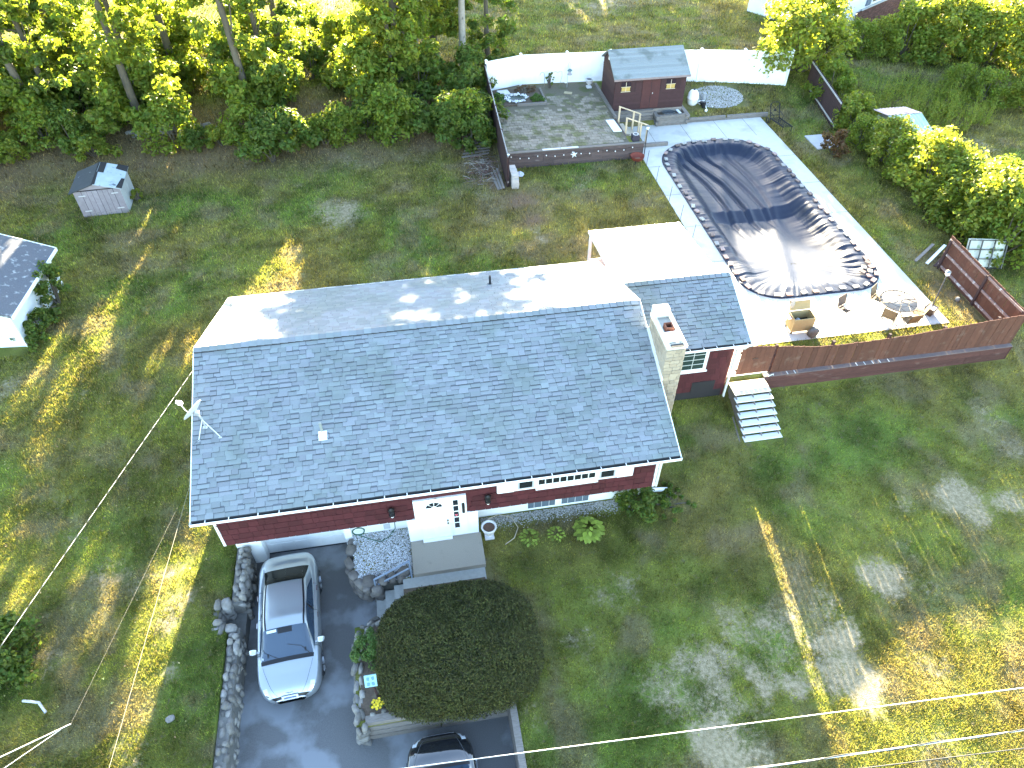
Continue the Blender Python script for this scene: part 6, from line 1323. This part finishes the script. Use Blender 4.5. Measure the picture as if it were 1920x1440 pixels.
        mb = MB(); patch(mb, (6.16, 6.24), (6.3, 6.3), (7.2, 7.2), 1, .012, 3, 3); B(mb, 'toll_tag', M('tag_white', (.5, .55, .55), .5, 0)); mb = MB(); patch(mb, (6.85, 6.93), (5.1, 5.1), (5.35, 5.35), 1, .012, 2, 2); B(mb, 'sticker', M('tag_white', (.5, .55, .55)))
    return t
silver = M('silver_paint', (.34, .37, .395), .28, 0, metal=.5, spec=.6, coat=.6); black_paint = M('black_paint', (.012, .013, .016), .08, 0, spec=.7, coat=1.0)
car('parked_car', 'silver sedan parked nose out on the driveway before the garage', -5.2, 12.03, -1.0, math.pi + R(3), silver, True).scale = (1.04, 1.06, 1.02)
car('parked_car', 'black car with curved hood in the side bay at the bottom edge', -.82, 5.55, -1.0, R(0), black_paint, False).scale = (1.05, 1, 1)

# ------------------------------------------------------------ pool side furniture
tan = M('tan_panel', (.34, .25, .115), .7, .05, (4, .2)); cart = thing('cooler_cart', 'tan patio cooler cart with its lid open and a bag inside', 'cooler', (16.0, 21.2, 1.22))
a0, a1, b0, b1 = 15.55, 16.5, 20.95, 21.55
MB().box(a0, a0 + .03, b0, b1, 1.35, 2.0).box(a1 - .03, a1, b0, b1, 1.35, 2.0).box(a0 + .03, a1 - .03, b1 - .03, b1, 1.35, 2.0).box(a0 + .03, a1 - .03, b0, b0 + .03, 1.35, 2.0).box(a0 + .03, a1 - .03, b0 + .03, b1 - .03, 1.35, 1.45).build('box', tan, cart)
MB().box(a0 + .031, a1 - .031, b0 + .031, b1 - .031, 1.451, 1.6).build('liner', trimb, cart)
MB().obox((a0 + .52, b1 + .16, 2.2), (.9, .05, .46), (R(-28), 0, 0)).build('lid', tan, cart); MB().obox((a0 + .52, b1 + .18, 2.43), (.93, .16, .03), (R(-20), 0, 0)).build('lid_rim', M('lid_grey', (.4, .4, .42), .5, 0), cart)
MB().lathe((a0 + .12, b1 + .1, 2.1), [(.001, -.0), (.1, .02), (.12, .2), (.06, .42), (.001, .5)], 10, sy=.35).build('side_flap', M('flap_grey', (.36, .33, .28), .7, 0), cart)
MB().box(a0 - .2, a0, b0 + .2, b1 - .1, 1.9, 1.93).build('side_shelf', M('shelf_pink', (.4, .3, .3), .6, 0), cart); MB().bar((a1, b1 - .1, 1.75), (a1 + .55, b1 + .1, 1.8), .03, .05).build('handle', tan, cart)
for x in (a0 + .05, a1 - .05):
    for y in (b0 + .05, b1 - .05): MB().box(x - .03, x + .03, y - .03, y + .03, 1.2, 1.35).build('leg', trimb, cart)
bagm = M('silver_bag', (.36, .42, .52), .3, 0, (9, .3)); mb = MB(); rr = random.Random(4); vs = [(a0 + .38 + .2 * math.cos(k * .7) * rr.uniform(.7, 1.2), b0 + .3 + .2 * math.sin(k * .7) * rr.uniform(.7, 1.1), 1.6 + rr.uniform(0, .12)) for k in range(9)] + [(a0 + .36, b0 + .3, 1.84)]
mb.add(vs, [(i, (i + 1) % 9, 9) for i in range(9)], 0, False); tag(mb.build('ice_bag', bagm), 'silver blue bag lying in the open cooler cart', 'bag')
tag(piece('boulder', STONES[1], None, (16.42, 20.72, 1.42), (0, 0, .3), (.46, .34, .44)), 'round tan boulder leaning against the cooler cart', 'boulder')
fcz = 1.22; iron = M('bronze_iron', (.05, .04, .033), .5, 0, metal=.3); pale_iron = M('pale_iron', (.34, .36, .37), .5, 0, metal=.3)
def frame_chair(name, label, x, y, rz, mat, sling=None, group=None):
    t = thing(name, label, 'chair', (x, y, fcz), group, rz); B = lambda mb, nm, mt: mb.build(nm, mt, t, world=False)
    for sx in (-.26, .26):
        B(MB().tube([(sx, .26, 0), (sx, .22, .42), (sx, .30, .62), (sx * 1.02, .26, .64)], .014, 5), 'leg', mat) if False else B(MB().tube([(sx, .28, 0), (sx, .2, .62), (sx, -.22, .64)], .014, 5), 'leg', mat); B(MB().tube([(sx, -.30, 0), (sx, -.2, .42), (sx, -.32, .92)], .014, 5), 'leg', mat)
    mb = MB(); mb.bar((-.26, .22, .42), (.26, .22, .42), .025); mb.bar((-.26, -.2, .42), (.26, -.2, .42), .025)
    if sling: mb.add([(-.25, .23, .43), (.25, .23, .43), (.25, -.2, .41), (-.25, -.2, .41)], [(0, 1, 2, 3)], 0)
    else:
        for k in range(5): mb.bar((-.22 + k * .11, .22, .425), (-.22 + k * .11, -.2, .425), .018)
    B(mb, 'seat', sling or mat); mb = MB(); mb.bar((-.26, -.32, .92), (.26, -.32, .92), .025); mb.bar((-.26, -.21, .48), (.26, -.21, .48), .02)
    if sling: mb.add([(-.25, -.21, .48), (.25, -.21, .48), (.25, -.318, .9), (-.25, -.318, .9)], [(0, 1, 2, 3)], 0)
    else:
        for k in range(5): mb.bar((-.2 + k * .1, -.21, .48), (-.2 + k * .1, -.32, .92), .014)
    B(mb, 'backrest', sling or mat); return t
frame_chair('patio_chair', 'pale thin metal chair frame left of the cooler cart', 14.95, 21.15, 2.7, pale_iron)
frame_chair('patio_chair', 'dark metal chair holding a white cushion between cooler and table', 18.35, 21.75, R(205), iron, M('brown_sling', (.12, .085, .06), .7, 0))
tag(MB().lathe((18.42, 21.72, 1.66), [(.001, 0), (.16, .02), (.2, .08), (.15, .15), (.001, .17)], 14).build('round_cushion', white), 'round white cushion on the dark metal chair', 'cushion')
tb = thing('patio_table', 'round bronze mesh patio table at the near end of the pool deck', 'table', (20.6, 21.5, 1.22)); TX, TY, TZ = 20.6, 21.5, 1.94; mb = MB()
mesh_m = M('bronze_mesh', (.28, .225, .175), .6, 0, (40, .3)); mb.lathe((TX, TY, TZ), [(.001, 0), (.76, 0), (.76, -.012), (.001, -.012)], 30); top = mb.build('tabletop', mesh_m, tb)
mb = MB(); mb.tube([(TX + .77 * math.cos(k * .2094), TY + .77 * math.sin(k * .2094), TZ) for k in range(30)], .018, 6, closed=True)
for k in range(6): a = k * 1.047; mb.tube([(TX + .06 * math.cos(a), TY + .06 * math.sin(a), TZ + .006), (TX + .35 * math.cos(a + .25), TY + .35 * math.sin(a + .25), TZ + .006), (TX + .74 * math.cos(a), TY + .74 * math.sin(a), TZ + .006)], .009, 4); mb.tube([(TX + .74 * math.cos(a - .35), TY + .74 * math.sin(a - .35), TZ + .006), (TX + .45 * math.cos(a), TY + .45 * math.sin(a), TZ + .006), (TX + .74 * math.cos(a + .35), TY + .74 * math.sin(a + .35), TZ + .006)], .007, 4)
mb.tube([(TX + .42 * math.cos(k * .314), TY + .42 * math.sin(k * .314), TZ + .006) for k in range(20)], .007, 4, closed=True); mb.build('top_scroll', iron, top)
for k in range(4): a = k * 1.571 + .5; MB().tube([(TX + .12 * math.cos(a), TY + .12 * math.sin(a), TZ - .02), (TX + .16 * math.cos(a), TY + .16 * math.sin(a), TZ - .4), (TX + .5 * math.cos(a), TY + .5 * math.sin(a), 1.23)], .018, 5).build('leg', iron, tb)
sling_b = M('bronze_sling', (.17, .125, .07), .7, 0, (30, .3))
for k, (x, y, rz, lb) in enumerate(((19.95, 20.95, R(-48), 'bronze patio chair on the left front side of the round table'), (21.35, 21.0, R(50), 'bronze patio chair on the right front side of the round table'), (20.65, 20.55, R(3), 'bronze patio chair tucked under the front of the round table'), (20.1, 22.2, R(215), 'bronze patio chair on the pool side of the round table'))):
    frame_chair('patio_chair', lb, x, y, rz, iron, sling_b, 'chairs round the patio table')
bu = thing('umbrella_pot', 'square bronze pot of white pebbles right of the patio table', 'pot', (22.15, 21.25, 1.22)); mb = MB()
v0 = [(-.16, -.16, 0), (.16, -.16, 0), (.16, .16, 0), (-.16, .16, 0), (-.22, -.22, .38), (.22, -.22, .38), (.22, .22, .38), (-.22, .22, .38), (-.18, -.18, .38), (.18, -.18, .38), (.18, .18, .38), (-.18, .18, .38)]
mb.add([(22.15 + x * math.cos(.5) - y * math.sin(.5), 21.25 + x * math.sin(.5) + y * math.cos(.5), 1.215 + z) for x, y, z in v0], [(0, 3, 2, 1), (0, 1, 5, 4), (1, 2, 6, 5), (2, 3, 7, 6), (3, 0, 4, 7), (4, 5, 9, 8), (5, 6, 10, 9), (6, 7, 11, 10), (7, 4, 8, 11)]); mb.build('pot', M('bronze_pot', (.05, .03, .022), .5, 0), bu); MB().obox((22.15, 21.25, 1.56), (.35, .35, .03), (0, 0, .5)).build('fill', white_pebble, bu)
lamp(22.2, 21.3, 1.58, 1.35, (.28, .35), 'black lantern pole standing in the square pot by the table')
for k, (a, b) in enumerate((((24.1, 24.6, 1.3), (25.6, 25.6, 1.5)), ((24.3, 24.3, 1.32), (25.7, 25.2, 1.55)), ((23.7, 24.9, 1.28), (25.2, 25.9, 1.4)))): tag(MB().bar(a, b, .14, .04).build('loose_board', (white_tread, dark_wood, timber_grey)[k]), ('white', 'dark', 'grey')[k] + ' loose board under the end of the hedge', 'board')
tag(piece('pale_stone', STONES[3], None, (23.95, 21.9, 1.28), (0, 0, .5), (.22, .2, .16)), 'pale round stone at the foot of the end fence', 'stone')
tr = thing('wire_trellis', 'dark metal grid panel before a pale board right of the end fence', 'trellis', (26.3, 23.9, 1.2)); mb = MB(); o_ = Vector((25.6, 24.0, 1.3)); ex, ez = Vector((1.7, -.35, 0)), Vector((.12, .5, 1.2))
for k in range(4): mb.bar(o_ + ex * (k / 3), o_ + ex * (k / 3) + ez, .05)
for k in range(4): mb.bar(o_ + ez * (k / 3), o_ + ez * (k / 3) + ex, .03)
mb.build('grid', dark_metal, tr); q0 = o_ + Vector((.02, .12, -.02)); v = [q0, q0 + ex, q0 + ex + ez, q0 + ez]; MB().add(v + [p + Vector((0, .04, 0)) for p in v], [(0, 1, 2, 3), (4, 7, 6, 5), (0, 4, 5, 1), (1, 5, 6, 2), (2, 6, 7, 3), (3, 7, 4, 0)]).build('backing', M('backing_board', (.5, .52, .46), .7, 0, (3, .3), stain=(3, (.25, .32, .2), .6)), tr)
# small corrugated shed in the weeds
cs = thing('corrugated_shed', 'low shed with faded pink and green corrugated roof behind the hedge', 'shed', (29, 35.3, 1.2)); cm_ = M('faded_green_roof', (.40, .50, .40), .6, 0, (2, .2), stain=(1.5, (.22, .33, .25), .52), stretch=(3, .4, 1)); cp = M('faded_pink_roof', (.52, .38, .38), .6, 0, (2, .2), stain=(1.4, (.30, .2, .2), .58), stretch=(3, .5, 1))
MB().box(28.25, 29.9, 33.9, 37.3, 1.1, 2.55).build('wall', M('shed_tin', (.35, .38, .36), .6, 0), cs)
def corr(x0, x1, y0, z0, y1, z1, name, mat):
    n = 40; mb = MB(); V = []
    for j in range(2):
        for i in range(n + 1): V.append((x0 + (x1 - x0) * i / n, (y0, y1)[j], (z0, z1)[j] + .025 * math.sin(i * 1.57)))
    mb.add(V + [(x, y, z - .03) for x, y, z in V], [(i, i + 1, n + 2 + i, n + 1 + i) for i in range(n)] + [(2 * n + 2 + i, 2 * n + 2 + n + 1 + i, 2 * n + 2 + n + 2 + i, 2 * n + 2 + i + 1) for i in range(n)]); return mb.build(name, mat, cs)
corr(28.0, 30.1, 33.6, 2.35, 36.1, 3.05, 'roof', cm_); corr(28.0, 30.1, 36.05, 3.07, 37.6, 2.75, 'roof', cp)
# the far house
fh = thing('white_house', 'white house with brick front corner and shuttered window in the far top right', 'house', (32.6, 50.2, 1.8), rz=R(32)); B = lambda mb, nm, mt, p=None: mb.build(nm, mt, p or fh, world=False)
fw = B(MB().box(0, 9.2, 0, 8, -.3, 4.2), 'wall', white); clapm = M('clapboard_white', (.70, .71, .70), .6, .03); mb = MB()
for k in range(12): z = 1.1 + k * .25; mb.add([(-.03, 7, z), (-.03, 0, z), (-.005, 0, z + .25), (-.005, 7, z + .25), (0, 7, z), (0, 0, z)], [(0, 1, 2, 3), (0, 4, 5, 1)]); mb.add([(0, -.03, z), (9.2, -.03, z), (9.2, -.005, z + .25), (0, -.005, z + .25)], [(0, 1, 2, 3)])
o = B(mb, 'clapboard', clapm, fw); o['kind'] = 'stuff'
brick_m = M('dark_brick', (.13, .06, .05), .9, .3, (9, .3)); fb = B(MB().box(1.4, 8.7, -.07, -.035, -.2, 1.75), 'brick_facing', M('brick_mortar', (.17, .13, .12), .95, 0)); mb = MB()
for j in range(20):
    for i in range(30): mb.box(1.42 + i * .243 + (.12 if j % 2 else 0), 1.42 + i * .243 + .225 + (.12 if j % 2 else 0), -.085, -.07, -.18 + j * .096, -.1 + j * .096)
o = B(mb, 'brick', brick_m, fb); o['kind'] = 'stuff'
B(MB().box(2.0, 8.8, -.16, -.03, 1.76, 1.86), 'ledge', M('ledge_grey', (.45, .46, .46), .7, 0, (6, .3)))
fwin = B(MB().box(3.2, 6.8, -.1, -.031, 1.95, 3.6), 'window', white)
for i in range(5):
    for j in range(3): B(MB().box(3.35 + i * .67, 3.95 + i * .67, -.112, -.1, 2.1 + j * .47, 2.52 + j * .47), 'pane', glass, fwin)
for x in (2.5, 6.9): B(MB().box(x, x + .6, -.075, -.031, 1.95, 3.6), 'shutter', M('blue_grey_shutter', (.12, .17, .24), .6, 0))
for y0 in (1.5, 3.2):
    w_ = B(MB().box(-.09, -.031, y0, y0 + 1.3, 1.75, 3.3), 'window', white)
    for j in range(2): B(MB().box(-.1, -.09, y0 + .12, y0 + 1.18, 1.88 + j * .7, 2.48 + j * .7), 'pane', glass, w_)
B(MB().box(-.06, -.031, 5.2, 6.2, -.2, 1.95), 'door', M('door_cream', (.55, .55, .53), .6, 0)); B(MB().bar((-.1, 5.3, .2), (-.5, 5.9, 1.2), .05), 'handrail', dark_metal)
mb = MB(); mb.add([(-.5, -.6, 4.15), (9.8, -.6, 4.15), (9.8, 4, 6.2), (-.5, 4, 6.2), (9.8, 8.6, 4.15), (-.5, 8.6, 4.15)], [(0, 1, 2, 3), (3, 2, 4, 5)]); mb.add([(-.5, -.6, 4.05), (9.8, -.6, 4.05), (9.8, 8.6, 4.05), (-.5, 8.6, 4.05)], [(0, 3, 2, 1)]); B(mb, 'roof', shed_roof)
# sign, flowers, hoses by the entrance
sg = thing('garden_sign', 'small teal painted sign on a dark post by the yew mound', 'sign', (-2.45, 9.05, 0)); MB().bar((-2.45, 9.05, -.05), (-2.5, 9.05, 1.15), .05).build('post', dark_wood, sg)
teal = M('teal_sign', (.22, .42, .46), .5, 0, (8, .15)); pl = MB().obox((-2.5, 9.0, 1.27), (.34, .05, .34), (R(-38), 0, 0)).build('board', teal, sg); mb = MB()
for x, z in ((-.08, .08), (.08, .08), (-.08, -.08), (.08, -.08)): p = Vector((-2.5, 9.0, 1.27)) + Euler((R(-38), 0, 0)).to_matrix() @ Vector((x, -.028, z)); mb.obox(p, (.10, .008, .1), (R(-38), 0, .3 * (1 if x > 0 else -1)))
mb.build('motif', M('teal_dark', (.08, .2, .26), .5, 0), pl)
fl = thing('flower_clump', 'clump of small yellow flowers at the foot of the teal sign', 'flowers', (-2.45, 8.75, 0)); ym = M('yellow_petal', (.75, .55, .03), .5, .1); fme = MB().add([(.045 * math.cos(k * 1.257) * 1.0, .045 * math.sin(k * 1.257), .012) for k in range(5)] + [(0, 0, 0)], [(k, (k + 1) % 5, 5) for k in range(5)]).mesh('flower', ym)
sm_ = shrub_meshes(.22, .2, .16, 12, 60, .03, 71, leaf_box); link('leaves', sm_[0], fl)
for k in range(16): a = k * 2.4; q_ = .2 * math.sqrt(k / 16); piece('flower', fme, fl, (q_ * math.cos(a), q_ * .8 * math.sin(a), .25 + .03 * math.sin(k * 3)), (rnd.uniform(-.3, .3), rnd.uniform(-.3, .3), k), (1, 1, 1), world=False)
for k, (x, y) in enumerate(((-2.62, 8.55), (-2.3, 8.6), (-1.85, 9.3))): tag(piece('white_rock', STONES[k], None, (x, y, .03), (0, 0, k), (.18, .14, .12)), ('white rock left of the yellow flowers', 'white rock right of the yellow flowers', 'pale rock in the mulch beside the yew mound')[k], 'rock')
hose_m = M('green_hose', (.015, .09, .05), .45, 0); mb = MB(); pts = []
for k in range(70): a = k * .52; pts.append((-2.86 + (.21 + .02 * math.sin(k)) * math.cos(a), 14.66 - .035 * (k % 12) / 12 - .02, .42 + (.19 + .015 * math.cos(k * 1.3)) * math.sin(a)))
pts += [(-2.55, 14.5, .08), (-2.2, 14.35, .03), (-1.9, 14.45, .05), (-1.62, 14.62, .3), (-1.6, 14.74, .8), (-1.62, 14.77, 1.3)]
tag(mb.tube(pts, .016, 5).build('garden_hose', hose_m), 'green garden hose coiled on the white foundation wall', 'hose')
ho = MB(); zc = lambda x, y: gz1(x, y) + .05
hp = [(1.55, 14.35), (1.62, 14.62), (2.0, 14.75), (2.45, 14.55), (2.6, 14.1), (2.4, 13.7), (2.05, 13.5)]
tag(ho.tube([(x, y, zc(x, y) + .02) for x, y in hp], .016, 5).build('garden_hose', M('tan_hose', (.42, .36, .27), .6, 0)), 'thin tan hose curving over the bed beside the pale urn', 'hose')
# overhead wires
def wire(p, q, r, name, label, mats, sag=.25, twist=None):
    p, q = Vector(p), Vector(q); n = 40; P = [p.lerp(q, k / n) + Vector((0, 0, -sag * 4 * (k / n) * (1 - k / n))) for k in range(n + 1)]; mb = MB(); mb.tube(P, r, 5)
    if twist:
        d = (q - p).normalized(); a = d.cross(Vector((0, 0, 1))).normalized(); b = a.cross(d); m = 220; T_ = []
        for k in range(m + 1): c = p.lerp(q, k / m) + Vector((0, 0, -sag * 4 * (k / m) * (1 - k / m))); T_.append(c + (a * math.cos(k * twist) + b * math.sin(k * twist)) * r * 1.5)
        mb.tube(T_, r * .9, 4, 1)
    return tag(mb.build(name, mats), label, 'wire')
wm = M('wire_white', (.62, .60, .56), .5, 0); wk = M('wire_black', (.025, .025, .027), .6, 0)
wire((-7.3, 18.7, 5.2), (-12.6, -1.5, 7.3), .0065, 'power_cable', 'twisted service cable from the left gable to lower left', [wm, wk], .0, 1.2)
wire((-7.28, 15.9, 3.9), (-6.95, 1, 7.1), .0045, 'phone_wire', 'thin pale wire from the left eave down the left lawn', [M('wire_tan', (.22, .2, .15), .6, 0)], 0)
wire((-22, 5.36, 8), (30, 2.93, 8), .008, 'utility_wire', 'uppermost pale utility wire crossing the lower right lawn', [wm], 0)
wire((-20, 4.40, 8), (34, 2.17, 8), .012, 'utility_cable', 'thick black and white utility cable below the uppermost wire', [wm, wk], 0, .9)
wire((-20, 4.61, 8), (34, 1.48, 8), .010, 'utility_wire', 'lowest thin utility wire in the bottom right corner', [wk], 0)
wire((-7.0, 6.12, 8), (-7.3, 15.3, 3.85), .0022, 'house_wire', 'thin dark wire from the clamp of the drop wire up to the left eave', [wk], 0)
wire((-14, 3.6, 8), (-7.0, 6.12, 8), .009, 'drop_wire', 'pale drop wire ending at a clamp over the lower left lawn', [wm], 0)
wire((-12, 3.05, 7.8), (-7.15, 6.05, 8), .006, 'drop_wire', 'thin guy wire under the pale drop wire at lower left', [wm], 0)

# fallen leaves on the ground below the wood and in the lawn
r = np.random.RandomState(77); n = 5200; x = r.uniform(-34, 6, n); y = np.where(r.rand(n) < .7, r.normal(39.5, 2.6, n), r.uniform(8, 42, n)); k = ~(in_poly(x, y, -16.7, -14, 35.6, 38.3) | in_poly(x, y, 5.5, 6, 34, 46) | in_poly(x, y, -7.5, 12, 5, 27) | in_poly(x, y, -30, -16, 25, 30.3)) & (y < 45)
x, y = x[k], y[k]; n = len(x); a = r.uniform(0, 6.28, n); q = r.uniform(.025, .05, n); z = gz(x, y) + r.uniform(.02, .06, n); ca, sa = np.cos(a) * q, np.sin(a) * q
V = np.empty((n, 4, 3)); V[:, 0] = np.c_[x - ca, y - sa, z]; V[:, 1] = np.c_[x + sa * .6, y - ca * .6, z + q * .4]; V[:, 2] = np.c_[x + ca, y + sa, z]; V[:, 3] = np.c_[x - sa * .6, y + ca * .6, z + q * .3]
tag(link('fallen_leaves', np_mesh('fallen_leaves', V.reshape(-1, 3), np.arange(4 * n).reshape(-1, 4), M('fallen_leaf', (.30, .24, .10), .8, .6, huev=.05))), 'scattered fallen leaves on the lawn below the wood', 'leaves', kind='stuff')
